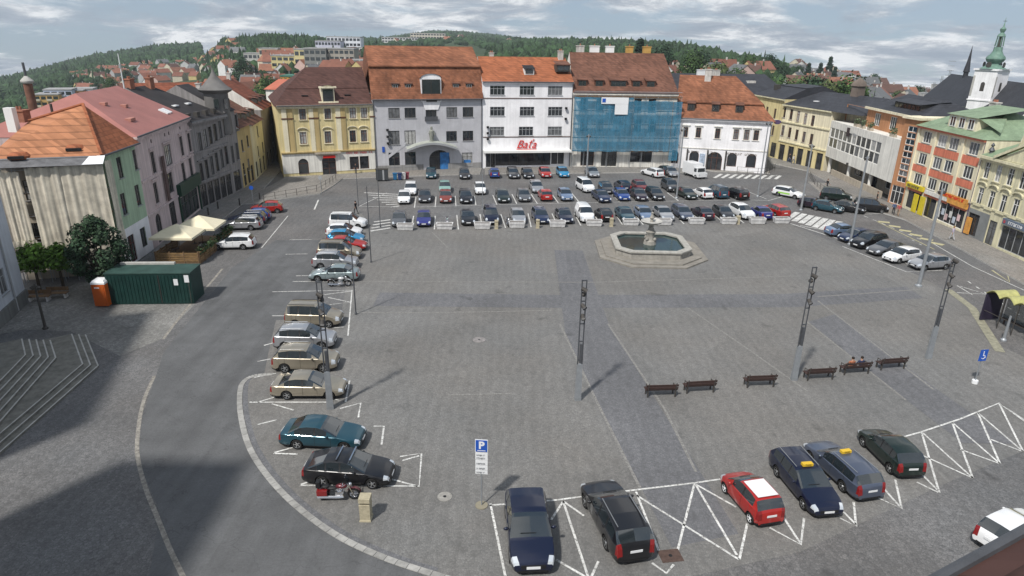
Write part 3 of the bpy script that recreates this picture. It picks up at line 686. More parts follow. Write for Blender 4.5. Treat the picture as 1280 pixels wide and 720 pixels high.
# --- yellow baroque house
f = Frame(NW[0], NW[1]); ze = f.zr(f.W / 2, 0, 131.5)
hl = f.each([(378.3, 144), (409.6, 142), (441, 141), (455, 141)], 1.0, 1.65, trim=P_CRM) + f.each([(379, 172.7), (410, 171.3), (441, 170), (455, 170)], 1.0, 1.9, trim=P_CRM, hood='arch')
hl += f.each([(379.5, 208)], 1.6, 2.5, arch=.8, trim=False, nx=1) + f.each([(443, 203.5), (455.5, 203)], 1.5, 2.1, trim=False, glass=SHOPG, nx=1, nz=1)
hl += [dict(x=f.pix(411.6, 208)[0], z=1.65, w=2.2, h=3.2, arch=1.0, kind='door', fm=BROWNF, glass=SHOPG, nx=2, nz=3)]
b = house('yellow_house', 'yellow baroque house with cream pilasters and a dark brown hipped roof at the street corner', f, 17, ze, P_YEL, hl, fm=BROWNF)
xs = [f.pix(px, 180)[0] for px in (358.5, 366, 392, 397.5, 425, 431, 467)]
zb = f.pix(411, 188)[1]
for i, x in enumerate(xs):
    w = .75; MB().box(x - w / 2, -.14, zb, x + w / 2, -.003, ze - .5).box(x - w / 2 - .1, -.2, ze - 2.05, x + w / 2 + .1, -.141, ze - 1.85, 1).build('pilaster', [P_OCH if i % 2 else P_CRM, BROWNF], b)
mb = MB(); lower = [dict(h_) for h_ in hl if h_['z'] < zb]
wall_front(mb, f.W, 0.6, zb - .2, lower, 0, y=-.06); mb.build('ground_floor_render', [P_OFF], b)
cornice(b, f.W, zb, P_OCH, .3, .35, 'string_course'); cornice(b, f.W, ze + .1, P_CRM, .45, .5)
MB().box(xs[2], -.55, 3.55, xs[5] - .8, -.064, 3.8).box(xs[2] + .6, -.35, 3.3, xs[5] - 1.4, -.064, 3.55).build('door_pediment', [P_BGE], b)
sx = f.pix(450, 190); scribble(b, 'lettering', sx[0] - 2.2, sx[0] + 2.2, sx[1] - .2, .42, RED, -.1)
MB().poly([(f.pix(411.6, 200)[0] - 1, -.3, 3.1), (f.pix(411.6, 200)[0] + 1, -.3, 3.1), (f.pix(411.6, 200)[0] + .8, -.1, 3.5), (f.pix(411.6, 200)[0] - .8, -.1, 3.5)]).box(f.pix(411.6, 200)[0] - 1, -.34, 2.85, f.pix(411.6, 200)[0] + 1, -.28, 3.1).build('awning', [RED], b)
zr_ = f.zr(f.W / 2, 7, 84)
rb = MB(); zm = ze + (zr_ - ze) * .42
roof_mesh(rb, [(-.5, ze, -.4, f.W), (3.0, zm, 1.8, f.W), (3.0, zm + .12, 1.8, f.W), (7.5, zr_, 5.6, f.W), (13.5, zm, 1.8, f.W), (17.4, ze, -.4, f.W)], f.W, 0, 1)
ro = rb.build('roof', [T_BROWN, P_WHT], b); gutter(b, f.W, ze + .02, -.5)
dm = f.pix(410, 124, .6)
d_ = dormer(ro, None, dm[0], .2, ze + .1, 2.0, 2.5, 2.2, P_CRM, T_BROWN, 1, 'round')
MB().box(-1.55, -.2, -.02, 1.55, .9, .45).box(-1.35, -.25, 2.5, 1.35, .3, 2.75).build('pediment', [P_CRM], d_)
for x, y in ((4.5, 4.6), (11.2, 4.9)): MB().box(-.5, -.3, 0, .5, .3, .12).build('roof_hatch', [BLACK], ro).matrix_local = T(x, 1.6, ze + 1.35)

# --- grey house with the tall mansard
f = Frame(NW[1], NW[2]); ze = f.zr(f.W / 2, 0, 124)
hl = f.each([(492.6, 141), (512.7, 141), (538.9, 140.5), (564.8, 140.5), (585, 140.5)], 1.85, 1.65, nx=3, nz=1) + f.each([(564.5, 170), (585, 170)], 1.85, 1.7, nx=3, nz=1) + f.each([(492.6, 173), (512.7, 171)], 1.85, 2.3, nx=3, nz=1)
hl += f.each([(493, 201), (513, 197.5)], 1.85, 2.4, nx=2, nz=2) + f.each([(584, 199)], 1.85, 2.3, nx=2, nz=2)
hl += [dict(x=f.pix(549.5, 200)[0], z=1.75, w=3.6, h=3.4, arch=1.5, kind='door', glass=SHOPG, nx=3, nz=2, fm=DARKF)]
b = house('grey_house', 'grey four-storey house with a tall red mansard and a saint statue above its arched door', f, 16, ze, P_GRY, hl, fm=DARKF)
zk = ze + 3.55 * (ze / 11.7); zr_ = f.zr(f.W / 2, 8, 57.5); zk = f.zr(f.W / 2, 1.6, 84)
rb = MB(); roof_mesh(rb, [(-.5, ze, -.15, f.W + .05), (1.9, zk, -.15, f.W + .05)], f.W, 0, 1); roof_mesh(rb, [(1.55, zk + .02, -.15, f.W + .05), (1.55, zk + .2, -.15, f.W + .05), (7.6, zr_, -.1, f.W), (14, zk, -.1, f.W), (16.4, ze, -.1, f.W)], f.W, 2, 1)
ro = rb.build('roof', [T_RED2, P_WHT, T_DKRED], b); gutter(b, f.W, ze, -.5)
for px in (493.8, 510, 569.5, 586):
    q = f.pix(px, 109, .7); dormer(ro, None, q[0], .45, ze + 1.25, 1.15, 1.25, 1.2, DARKF, T_DKRED, 2, 'shed', GREYF)
q = f.pix(539, 117)
d_ = dormer(ro, None, q[0], -.06, ze - .4, 3.4, 3.7, 2.2, P_WHT, T_RED2, 2, 'round', DARKF)
MB().poly([(-1.7, -.06, .4), (-1.1, -.06, -1.3), (1.1, -.06, -1.3), (1.7, -.06, .4)]).build('apron', [P_WHT], d_)
MB().box(-.9, -.25, .0, .9, -.18, .5).build('balcony_grille', [DARKF], d_)
q = f.pix(538.9, 148); MB().box(q[0] - 1.1, -.3, q[1] - .3, q[0] + 1.1, -.24, q[1] + .35).box(q[0] - 1.1, -.3, q[1] - .35, q[0] + 1.1, -.003, q[1] - .3).build('balcony_grille', [DSTEEL], b)
# canopy: a shallow arched slab over the door
mb = MB(); c0, c1 = f.pix(507, 181), f.pix(570, 183); zc = (c0[1] + c1[1]) / 2 - .6
pts = [(c0[0] + (c1[0] - c0[0]) * k / 14, zc + 1.0 * math.sin(math.pi * k / 14)) for k in range(15)]
for (a, z), (c, d) in zip(pts, pts[1:]):
    mb.poly([(a, -1.8, z), (c, -1.8, d), (c, -1.8, d + .35), (a, -1.8, z + .35)]); mb.poly([(a, -1.8, z + .35), (c, -1.8, d + .35), (c, -.003, d + .5), (a, -.003, z + .5)], 1); mb.poly([(a, -.003, z), (c, -.003, d), (c, -1.8, d), (a, -1.8, z)])
mb.build('canopy', [GREYF, mat('canopy_sheet', (.36, .38, .34), rough=.5, var=.3)], b)
q = f.pix(539, 176); st = MB(); st.lathe([(.32, 0), (.42, .3), (.3, .35), (.34, .8), (.42, 1.1), (.36, 1.6), (.4, 1.9), (.16, 2.15), (.2, 2.35), (.17, 2.6), (.0, 2.7)], 10); st.tube((.3, -.1, 1.9), (.55, -.3, 1.3), .1, .08, 6).tube((-.3, 0, 1.9), (-.5, -.25, 1.45), .1, .08, 6)
st.box(-.5, -.45, -.4, .5, .3, 0)
so = st.build('statue', [mat('statue_stone', (.24, .25, .22), rough=.9, var=.3, scale=4)], b, 45); so.matrix_local = T(q[0], -.5, q[1] - .2)
for (xa, ya), (xb, yb) in (((486, 196), (507, 180)), ((592, 190), (577, 181))):
    a, c = f.pix(xa, ya), f.pix(xb, yb); MB().poly([(a[0], -.035, a[1] - .25), (c[0], -.035, c[1] - .25), (c[0], -.035, c[1] + .3), (a[0], -.035, a[1] + .3)]).build('sloping_band', [P_GRY], b)
MB().box(0.05, -.05, 0.02, f.pix(532, 200)[0] - .4, -.004, 1.1).box(f.pix(560, 200)[0], -.05, .02, f.W - .05, -.004, 1.1).build('plinth', [plaster('plinth_grey', (.27, .265, .26))], b)
q = f.pix(556, 204); MB().box(q[0] - .8, -.02, .15, q[0] + .8, .05, 3.0).build('poster', [mat('blue_poster', (.04, .17, .42), rough=.5, var=.5, scale=1.5)], b)
q = f.pix(584, 205); MB().box(q[0] - .6, -.02, .6, q[0] + .6, .05, 1.6).build('poster', [MATS['blue_poster']], b)
downpipe(b, .15, ze); downpipe(b, f.W - .15, ze)
def floods(root, x, zs):
    for z in zs: MB().box(x - .2, -.45, z, x + .2, -.15, z + .36).box(x - .04, -.15, z + .1, x + .04, -.003, z + .2).build('floodlight', [BLACK], root)
q = f.pix(484.5, 172); floods(b, q[0], (q[1] - 1.1, q[1], q[1] + 1.1)); MB().box(q[0] - 1.0, -.12, q[1] - 2.4, q[0] - .6, -.02, q[1] - 1.5).build('blue_sign', [BLUES], b)

# --- white functionalist shop house
f = Frame(NW[2], NW[3]); ze = f.zr(f.W / 2, 0, 102.5)
hl = []
for pts in ([(621.8, 112), (658.8, 113.2), (694, 114.3)], [(621.8, 138.6), (658.8, 139), (694, 140.3)], [(621.2, 163), (657.5, 164), (693.5, 165)]): hl += f.each(pts, 2.55, 1.55, nx=4, nz=2, fm=GREYF)
sx0, sx1 = f.pix(616, 200)[0], f.pix(688, 200)[0]
hl += [dict(x=(sx0 + sx1) / 2, z=1.75, w=sx1 - sx0, h=2.6, nx=7, nz=1, fm=DARKF, glass=SHOPG, trim=False, kind='shop_window'), dict(x=f.pix(697, 198)[0], z=1.8, w=2.4, h=2.5, nx=2, nz=1, fm=WHITEF, glass=SHOPG, kind='shop_window'), dict(x=f.pix(609, 198)[0] + .6, z=1.5, w=1.7, h=2.7, nx=2, nz=1, fm=GREYF, glass=SHOPG, kind='door')]
b = house('shop_house', 'white functionalist shop house with rows of four-light windows and red script lettering', f, 14, ze, P_WHT, hl, fm=GREYF, curt=.5)
for row in (122.8, 171): z = f.pix(658, row)[1]; MB().box(.1, -.07, z - .08, f.W - .1, -.003, z + .06).build('string_course', [mat('brown_band', (.13, .09, .075), var=.2)], b)
z = f.pix(658, 187.5)[1]; MB().box(.1, -1.6, z - .25, f.W - .15, -.003, z + .1).build('canopy', [WHITEF], b)
q = f.pix(657.5, 181.8)
text('lettering', 'Baťa', 2.0, b, Matrix.Translation((q[0], -.12, q[1] + .15)) @ FRONT, RED, .04, .4, bold=-.01)
MB().box(q[0] - 1.7, -.15, q[1] - .75, q[0] + 1.9, -.05, q[1] - .62).build('underline', [RED], b)
zr_ = f.zr(f.W / 2, 7, 71)
rb = MB(); roof_mesh(rb, [(-.35, ze, -.05, f.W), (7, zr_, -.05, f.W), (14.3, ze, -.05, f.W)], f.W, 0, 1); ro = rb.build('roof', [T_ORANGE2, P_WHT], b); gutter(b, f.W, ze, -.4)
q = f.pix(661, 92, 2); dormer(ro, None, q[0], 1.6, ze + 1.1, 1.7, 1.0, 1.6, WHITEF, BLACK, 1, 'shed'); q = f.pix(704, 86, 3); dormer(ro, None, q[0] - .3, 1.7, ze + 1.6, 2.4, 1.2, 2.0, DARKF, T_DKRED, 2, 'shed')
cornice(b, f.W, ze + .02, P_WHT, .3, .35); downpipe(b, f.W - .1, ze); q = f.pix(609.5, 166); floods(b, q[0], (q[1] - 1.2, q[1] - .2, q[1] + .8)); q = f.pix(709, 143); floods(b, q[0] - .3, (q[1] - .9, q[1] + .9)); chimney(ro, f.W - 1, 6.5, zr_ - .6, .9, .7, 1.6, CHIMW); chimney(ro, 2.5, 7.6, zr_ - .6, .8, .6, 1.1, CHIMW)

# --- house behind the blue scaffold net
f = Frame(NW[3], NW[4]); ze = f.zr(f.W / 2, 0, 116.5)
hl = []
for py in (131, 156): hl += f.each([(730, py - 1), (750, py - .5), (771, py), (797, py + .8), (815, py + 1.4)], 1.3, 2.2, nx=2, nz=2)
hl += [dict(x=f.pix(761, 199)[0], z=1.7, w=2.8, h=2.9, nx=4, nz=3, kind='door', fm=DARKF, glass=GLASS), dict(x=f.pix(801, 197)[0], z=2.0, w=4.0, h=1.9, nx=3, nz=1, kind='shop_window', fm=DARKF, glass=SHOPG), dict(x=f.pix(734, 198)[0], z=1.7, w=2.4, h=2.8, nx=2, nz=2, kind='door', fm=BROWNF, glass=SHOPG)]
b = house('scaffolded_house', 'old house under renovation with a huge brown roof, wrapped in blue scaffold net', f, 16, ze, P_OFF, hl, fm=BROWNF)
zr_ = f.zr(f.W / 2, 7.5, 66)
rb = MB(); roof_mesh(rb, [(-.5, ze, -.1, f.W + .1), (7.5, zr_, 0.0, f.W - 1.2), (16.4, ze, -.1, f.W + .1)], f.W, 0, 1); ro = rb.build('roof', [T_DKRED, P_OFF], b); gutter(b, f.W, ze, -.5)
cornice(b, f.W, ze, P_OFF, .5, .6)
for px, w in ((727.5, 1.7), (748.5, 1.6), (772.5, 3.0), (795, 1.6), (813, 1.7)):
    q = f.pix(px, 105, 1.2); dormer(ro, None, q[0], .9, ze + .85, w, 1.25, 1.6, BROWNF, T_DKRED, 3 if w > 2 else 2, 'shed')
for x, m, w in ((2.0, CHIMW, 1.4), (4.6, mat('white_duct', (.75, .75, .74), var=.05), 1.7), (7.4, MATS['white_duct'], 1.5), (11.0, mat('yellow_chimney', (.45, .27, .08), var=.3), 1.3), (14.2, MATS['yellow_chimney'], 1.4)): chimney(ro, x, 8.0, zr_ - .5, w, .8, 1.5, m, 1)
scf = thing('scaffold', 'steel scaffold with blue debris net and a white banner on the renovated house', 'scaffold', f.A, f.rz)
z0, z1 = f.pix(776, 188)[1], f.pix(776, 121)[1]; x1 = f.W + .5
po = MB(); 
for k in range(10):
    x = .2 + (x1 - .3) * k / 9
    for y in (-1.35, -.45): po.tube((x, y, 0), (x, y, z1 + .4), .035, .035, 5)
for z in [z0 + (z1 - z0) * k / 4 for k in range(5)]:
    for y in (-1.35, -.45): po.tube((.1, y, z + .9), (x1, y, z + .9), .025, .025, 5)
po.build('frame', [STEEL], scf)
for z in [z0 + (z1 - z0) * k / 4 for k in range(5)]: MB().box(.1, -1.3, z - .04, x1, -.5, z + .03).box(.1, -1.33, z + .03, x1, -1.3, z + .18).build('deck', [WOOD], scf)
NET = mat('blue_net', (.055, .215, .34), rough=.8, var=.25, scale=.7, streak=.16, alpha=.62, spec=.1)
def sheet(x0, x1_, za, zb_, y, amp, nx=26, nz=10, sd=0):
    mb = MB(); rnd = random.Random(sd); ph = [rnd.uniform(0, 6) for _ in range(4)]
    for j in range(nz + 1):
        for i in range(nx + 1):
            u, v = i / nx, j / nz; yy = y + amp * (math.sin(u * 17 + ph[0] + v * 2) + .6 * math.sin(u * 41 + ph[1]) + .5 * math.sin(v * 9 + u * 5 + ph[2]))
            mb.v.append((x0 + (x1_ - x0) * u, yy, za + (zb_ - za) * v + (amp * .8 * math.sin(u * 25 + ph[3]) if j in (0, nz) else 0)))
    for j in range(nz):
        for i in range(nx): a = j * (nx + 1) + i; mb.f.append((a, a + 1, a + nx + 2, a + nx + 1)); mb.m.append(0)
    return mb
xa = f.pix(787, 160)[0]
sheet(.1, xa, z0, z1, -1.5, .05, sd=1).build('debris_net', [NET], scf, 80); sheet(xa + .05, x1 - 1.6, z0 + .1, z1 - .5, -1.46, .06, sd=2).build('debris_net', [NET], scf, 80); sheet(x1 - 1.5, x1 + .1, z0 - 1.5, z1 - .6, -1.5, .05, 8, 10, sd=3).build('debris_net', [NET], scf, 80)
q0, q1 = f.pix(752, 121.5, -1.6), f.pix(783, 129); bn = MB()
bn.poly([(q0[0], -1.68, q1[1]), (q1[0], -1.68, q1[1]), (q1[0], -1.68, q0[1]), (q0[0], -1.68, q0[1])]); q2 = f.pix(768, 143, -1.6); bn.poly([(q2[0], -1.66, q2[1]), (q1[0], -1.66, q2[1]), (q1[0], -1.66, q1[1]), (q2[0], -1.66, q1[1])])
bn.box(q0[0] + .15, -1.72, q1[1] + .25, q0[0] + .75, -1.69, q0[1] - .2, 1)
bn.build('banner', [WHITES, BLUES], scf)

# --- white corner house with the red mansard
f = Frame(NW[4], NW[5]); ze = f.zr(f.W / 2, 0, 149.5)
hl = f.each([(842, 162), (857, 164), (873, 165.4), (897, 166.8), (920, 168.6), (933, 170), (945, 171)], .85, 1.75, trim=P_OFF, hood='flat', nx=2, nz=2)
hl += f.each([(842, 195), (867.5, 196.5), (914.7, 200), (938.7, 202)], 1.65, 2.4, arch=.82, trim=False, nx=1, nz=1) + [dict(x=f.pix(892.7, 200)[0], z=1.7, w=2.7, h=3.2, arch=1.35, kind='door', nx=3, nz=2, fm=BROWNF, glass=SHOPG)]
b = house('corner_house', 'long white house with a red mansard, four dormers and arched ground floor openings', f, 14, ze, P_WHT, hl, fm=BROWNF, curt=.15)
zk = f.zr(f.W / 2, 2.0, 130); zr_ = f.zr(f.W / 2, 7, 95)
rb = MB(); roof_mesh(rb, [(-.5, ze, -.05, f.W + .5), (2.1, zk, -.05, f.W - 1.8)], f.W, 0, 0); roof_mesh(rb, [(1.8, zk, -.05, f.W - 1.6), (1.8, zk + .2, -.05, f.W - 1.6), (7, zr_, -.05, f.W - 6.5), (12.2, zk, -.05, f.W - 1.6), (14.5, ze, -.05, f.W + .5)], f.W, 0, 1)
ro = rb.build('roof', [T_RED2, P_WHT], b); gutter(b, f.W, ze, -.5); cornice(b, f.W, ze, P_WHT, .45, .5); downpipe(b, f.W - .12, ze)
for px, py in ((845, 131), (864, 132), (894.5, 134.5), (924, 137.5)):
    q = f.pix(px, py, 1.0); dormer(ro, None, q[0], .75, ze + 1.15, 1.25, 1.35, 1.3, DARKF, T_DKRED, 2, 'shed', DARKF)
chimney(ro, f.pix(884, 105, 6)[0], 6.2, zr_ - 1.2, 1.1, .8, 2.2, CHIMW, 2)
z = f.pix(900, 187)[1]; MB().box(.05, -.1, z, f.W - .05, -.003, z + .14).build('string_course', [P_OFF], b)
dk = mat('brown_lettering', (.12, .085, .06), var=.1); zt = f.pix(868, 186.5)[1] - .65
for a, c in ((861, 877), (889, 897), (909, 929), (932, 948)): scribble(b, 'lettering', f.pix(a, 186)[0], f.pix(c, 187)[0], zt, .38, dk, -.01)
for px in (858.5, 884, 907): q = f.pix(px, 196)[0]; MB().box(q - .12, -.3, .4, q + .12, -.003, 3.6).build('lantern_banner', [DARKF], b)
MB().box(f.pix(878, 200)[0] - .55, -.2, .9, f.pix(878, 200)[0] + .35, -.01, 2.9).build('poster', [mat('poster_blue_white', (.35, .42, .52), var=.5, scale=2)], b)
mb = MB(); q = f.pix(964, 152); mb.lathe([(0, -.09), (.55, -.09), (.62, 0), (.55, .09), (0, .09)], 16, 0, axis='y'); so = mb.build('oval_sign', [mat('purple_sign', (.075, .05, .11), var=.2)], b, 30); so.matrix_local = T(f.W + .75, -.3, q[1]) @ Matrix.Scale(.62, 4, (0, 0, 1))
MB().tube((f.W, -.3, q[1]), (f.W + .3, -.3, q[1]), .04).build('sign_bracket', [DSTEEL], b)
# ------------------------------------------------------------------ west side (left)
def sub_frame(root, Fr, F2): return root_inv(root) @ F2.M
def root_inv(root): return (Matrix.Translation(root.location) @ Matrix.Rotation(root.rotation_euler.z, 4, 'Z')).inverted()

# --- tall bluewhite wall of the nearest house
f = Frame((-32.9, 22.4), P(35, 377))
b = house('pale_blue_house', 'tall bluewhite rendered house filling the left edge above the stone steps', f, 14, 12.0, P_BLU, [dict(x=f.pix(3, 352)[0], z=f.pix(3, 352)[1], w=1.3, h=2.0)] + f.each([(-25, 250), (-60, 300)], 1.3, 2.0), fm=GREYF)
MB().box(0, -.14, .02, f.W + .1, -.004, 1.15).build('plinth', [plaster('plinth_stone', (.17, .175, .17))], b)
downpipe(b, f.W - 2.3, 11.8, GREYF); MB().box(.01, .01, 12.02, f.W * .56, 13.9, 18).build('upper_wall', [P_BLU], b)  # the taller near part is out of view, added to throw shade over the steps
rb = MB(); roof_mesh(rb, [(-.4, 12.0, f.W * .56 + .02, f.W + .2), (7, 13.8, f.W * .56 + .02, f.W - 4), (14.4, 12.0, f.W * .56 + .02, f.W + .2)], f.W); rb.build('roof', [T_SLATE, P_BLU], b)

# --- house wrapped in tarpaulin, green side wall, hipped orange roof
ze = 11.3
A_, B_, G_ = Vector((-45.2, 57.8, 0)), Vector((-37.75, 60.4, 0)), P(192, 312)
f = Frame(A_, B_); f2 = Frame(B_, G_)
hl = f.each([(40, 240), (70, 237), (100, 234), (122, 232)], 1.1, 1.8) + f.each([(45, 295), (75, 290), (105, 285), (125, 282)], 1.1, 1.8)
hg = [dict(zip('xz', f2.pix(150, 209.5)), w=.95, h=2.0), dict(zip('xz', f2.pix(169.5, 199.5)), w=.95, h=2.0), dict(zip('xz', f2.pix(155, 255)), w=.95, h=2.1), dict(zip('xz', f2.pix(172.5, 244)), w=.95, h=2.1)]
hg += [dict(x=f2.pix(165, 308)[0], z=1.55, w=1.4, h=2.7, kind='door', fm=mat('maroon_frame', (.10, .022, .022), rough=.5), nx=2, nz=2), dict(x=f2.pix(180, 300)[0], z=1.9, w=1.2, h=2.0, nx=1, nz=1, glass=SHOPG, kind='shop_window')]
b = thing('mint_house', 'corner house with mint green side wall, orange tile roof and a tarpaulin covered front', 'building', f.A, f.rz)
Mi = f.M.inverted(); D_ = A_ + (G_ - B_) * 2.3; G2 = G_
mb = MB(); wall_front(mb, f.W, 0, ze, hl); mb.build('wall', [P_BGE], b); add_windows(b, f, hl, Matrix.Identity(4), DARKF)
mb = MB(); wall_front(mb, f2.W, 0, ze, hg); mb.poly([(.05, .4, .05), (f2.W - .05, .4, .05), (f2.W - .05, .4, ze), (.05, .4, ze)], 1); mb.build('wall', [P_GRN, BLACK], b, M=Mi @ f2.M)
add_windows(b, f2, hg, Mi @ f2.M, DARKF)
mb = MB(); low = [dict(q) for q in hg if q['z'] < 4]; wall_front(mb, f2.W, .05, f2.pix(180, 272)[1], low, y=-.04); mb.build('ground_floor_render', [P_WHT], b, M=Mi @ f2.M)
def L3(p, z): q = Mi @ Vector((p.x, p.y, 0)); return (q.x, q.y, z)
un = (B_ - A_).normalized(); gn = (G_ - B_).normalized()
e = .5
a1, b1, g1, d1 = A_ - un * e - gn * e, B_ + un * e - gn * e, G_ + un * e + gn * .02, D_ - un * .5
nn = Vector((-un.y, un.x, 0)); rl = A_ + nn * 6.5 + un * 1.2; rr = B_ + nn * 6.5 - un * 1.9
ZL, ZR = zrow(rl.x, rl.y, 152), zrow(rr.x, rr.y, 131)
mb = MB(); mb.poly([L3(a1, ze), L3(b1, ze), L3(rr, ZR), L3(rl, ZL)], 0); mb.poly([L3(b1, ze), L3(g1, ze), L3(rr, ZR)], 1)
bk = rr + nn * 7 - un * 2; mb.poly([L3(g1, ze), L3(bk, ze), L3(rr, ZR)], 1); mb.poly([L3(rl, ZL), L3(rr, ZR), L3(bk, ze), L3(rl + nn * 8, ze)], 0); mb.poly([L3(a1, ze), L3(rl, ZL), L3(rl + nn * 8, ze), L3(a1 + nn * 13, ze)], 0)
ro = mb.build('roof', [T_ORANGE, T_ORANGE2], b)
MB().path([L3(rl, ZL + .08), L3(rr, ZR + .08), L3(b1, ze + .05)], .14, 6).build('ridge_tiles', [T_ORANGE2], ro)
def up_roof(px, py):                       # where a sight line meets the front roof plane
    p0, n = Vector((a1.x, a1.y, ze)), (Vector((b1.x, b1.y, ze)) - Vector((a1.x, a1.y, ze))).cross(Vector((rl.x, rl.y, ZL)) - Vector((a1.x, a1.y, ze)))
    d = ray(px, py); o = Vector((0, 0, H)); return o + d * ((p0 - o).dot(n) / d.dot(n))
for px, py in ((24, 195), (95, 185)):
    q = up_roof(px, py); mb = MB()
    mb.lathe([(.95, 0), (.9, .25), (.6, .5), (0, .58)], 14); mb.box(-.6, -1.0, .08, .6, -.8, .32, 1)
    o = put('eyebrow_dormer', mb.mesh('eyebrow_dormer', [T_ORANGE2, BLACK]), ro, Mi @ (Matrix.Translation(q - Vector((0, 0, .2))) @ Matrix.Rotation(f.rz, 4, 'Z')))
q = up_roof(66, 143); MB().tube((0, 0, -.5), (0, 0, 1.0), .12).build('vent_pipe', [DARKF], ro, M=Mi @ Matrix.Translation(q)); q = up_roof(17, 158)
MB().box(-.4, -.3, -.5, .4, .3, 1.7).build('roof_hatch', [WHITEF], ro, M=Mi @ Matrix.Translation(q)); q = up_roof(26, 147)
chimney(ro, 0, 0, 0, 1.3, 1.0, 1.0, BRICK).matrix_local = Mi @ Matrix.Translation(q - Vector((0, 0, .4)))
gutter(b, f.W, ze - .05, -.6); MB().tube((0, -.55, ze - .05), (f2.W, -.55, ze - .05), .09, .09, 6).build('gutter', [DSTEEL], b, M=Mi @ f2.M)
scf = thing('scaffold', 'scaffold wrapped in torn grey tarpaulin with a slate lean-to cover on top', 'scaffold', f.A, f.rz)
TARP = mat('grey_tarpaulin', (.64, .585, .48), rough=.75, var=.25, scale=1.1, streak=.26, alpha=.9)
po = MB()
for k in range(8):
    x = .3 + (f.W - .4) * k / 7
    for y in (-1.3, -.5): po.tube((x, y, 0), (x, y, ze - .4), .035, .035, 5)
for z in (2.1, 4.2, 6.3, 8.4, 10.4):
    for y in (-1.3, -.5): po.tube((0, y, z), (f.W + .4, y, z), .025, .025, 5)
po.build('frame', [STEEL], scf)
for z in (2.0, 4.1, 6.2, 8.3): MB().box(0, -1.25, z - .04, f.W + .4, -.55, z + .02).build('deck', [WOOD], scf)
for k, (xa, xb, za, zb_) in enumerate(((.1, f.W * .24, 2.6, ze - 1.0), (f.W * .3, f.W * .62, 2.2, ze - .7), (f.W * .60, f.W + .5, 1.5, ze - .5))):
    sheet(xa, xb, za, zb_, -1.45 - .03 * (k % 2), .05, 30, 14, 20 + k).build('tarpaulin', [TARP], scf, 80)
sheet(.1, f.W * .26, 1.2, 4.2, -1.53, .1, 20, 8, 31).build('tarpaulin', [TARP], scf, 80)
MB().poly([(0, -1.9, ze - .55), (f.W + .6, -1.9, ze - .55), (f.W + .6, -.3, ze + .05), (0, -.3, ze + .05)]).poly([(0, -1.9, ze - .55), (0, -.3, ze - .1), (f.W + .6, -.3, ze - .1), (f.W + .6, -1.9, ze - .55)]).build('cover', [mat('grey_sheet_roof', (.13, .13, .135), rough=.6, var=.4, scale=1.5)], scf)
MB().poly([(f.W - 1.0, -1.95, ze - .5), (f.W + .65, -1.95, ze - .5), (f.W + .65, -.6, ze + .03), (f.W - .6, -.6, ze + .03)]).build('cover_flap', [WHITES], scf)
sheet(.1, 1.6, 1.5, ze - .6, -.05, .08, 8, 12, 40).build('tarpaulin', [TARP], scf, 80, Mi @ f2.M @ T(-.2, -.3, 0)).parent = scf

# --- mauve house, red sheet roof
WP = [P(192, 312), P(252, 262), P(293, 243)]
f = Frame(WP[0], WP[1]); ze = f.zr(f.W / 2, 0, 157.5)
hl = [dict(zip('xz', f.pix(*p)), w=w, h=2.3, trim=P_PUR, hood='flat', nx=n) for p, w, n in (((191.5, 203), 1.1, 2), ((210, 194), 2.2, 4), ((227, 182.5), 1.1, 2), ((236.7, 178), 1.1, 2), ((195, 241), 1.15, 2), ((212, 229), 2.2, 4), ((229.5, 215.5), 1.15, 2), ((238.5, 209), 1.15, 2))]
hl += [dict(zip('xz', f.pix(*p)), w=.4, h=.4, trim=False, nx=1, nz=1) for p in ((189, 176.5), (206, 168.5), (211, 166.5), (225, 160), (235, 155.5))]
hl += [dict(x=f.pix(200.5, 290)[0], z=1.7, w=1.5, h=3.1, arch=.7, kind='door', fm=DARKF, glass=GLASS), dict(x=f.pix(217.5, 272)[0], z=2.3, w=1.9, h=3.2, arch=.9, trim=False, glass=SHOPG)]
x0 = f.pix(226, 262)[0]; hl += [dict(x=(x0 + f.W) / 2, z=1.75, w=(f.W - x0) * .86, h=2.8, nx=4, nz=2, kind='shop_window', fm=mat('bottle_green_frame', (.012, .05, .032), rough=.4, var=.1), glass=SHOPG)]
b = house('mauve_house', 'mauve three-storey house with a faded red sheet roof and a dark green shopfront', f, 15, ze, P_PUR, hl, fm=DARKF)
zr_ = f.zr(f.W * .6, 7.5, 113)
rb = MB(); roof_mesh(rb, [(-.45, ze, -.05, f.W), (7.5, zr_, 6.5, f.W), (15.4, ze, -.05, f.W)], f.W); ro = rb.build('roof', [T_PINK, P_PUR], b); gutter(b, f.W, ze, -.45)
cornice(b, f.W, ze, P_PUR, .4, .5)
for row in ((215, 217),): 
    z = f.pix(222, 205)[1]; MB().box(.05, -.12, z, f.W - .05, -.003, z + .25).build('string_course', [P_PUR], b)
z = f.pix(222, 246)[1]; MB().box(.05, -.16, z, x0 - .4, -.003, z + .22).build('string_course', [P_PUR], b)
MB().box(x0 - .3, -.5, 3.5, f.W, -.005, 4.9).box(x0 - .3, -.2, .02, x0, -.005, 3.5).box(f.W - .25, -.2, .02, f.W - .01, -.005, 3.5).build('shopfront', [MATS['bottle_green_frame']], b)
q = f.pix(204, 222); MB().box(q[0] - .3, -.35, q[1] - 2.6, q[0] + .3, -.2, q[1] + 2.4).build('vertical_sign', [mat('brown_sign', (.12, .08, .075), var=.3)], b)
for x, y, w in ((3, 1.9, 1.3), (7.5, 4.0, .7), (4.8, 5.0, .7)): MB().box(-w / 2, -.3, 0, w / 2, .3, .3).build('roof_hatch', [mat('faded_hatch', (.42, .2, .16), var=.2)], ro).matrix_local = T(x + 2, y, ze + (y + .45) * (zr_ - ze) / 7.95 - .08)
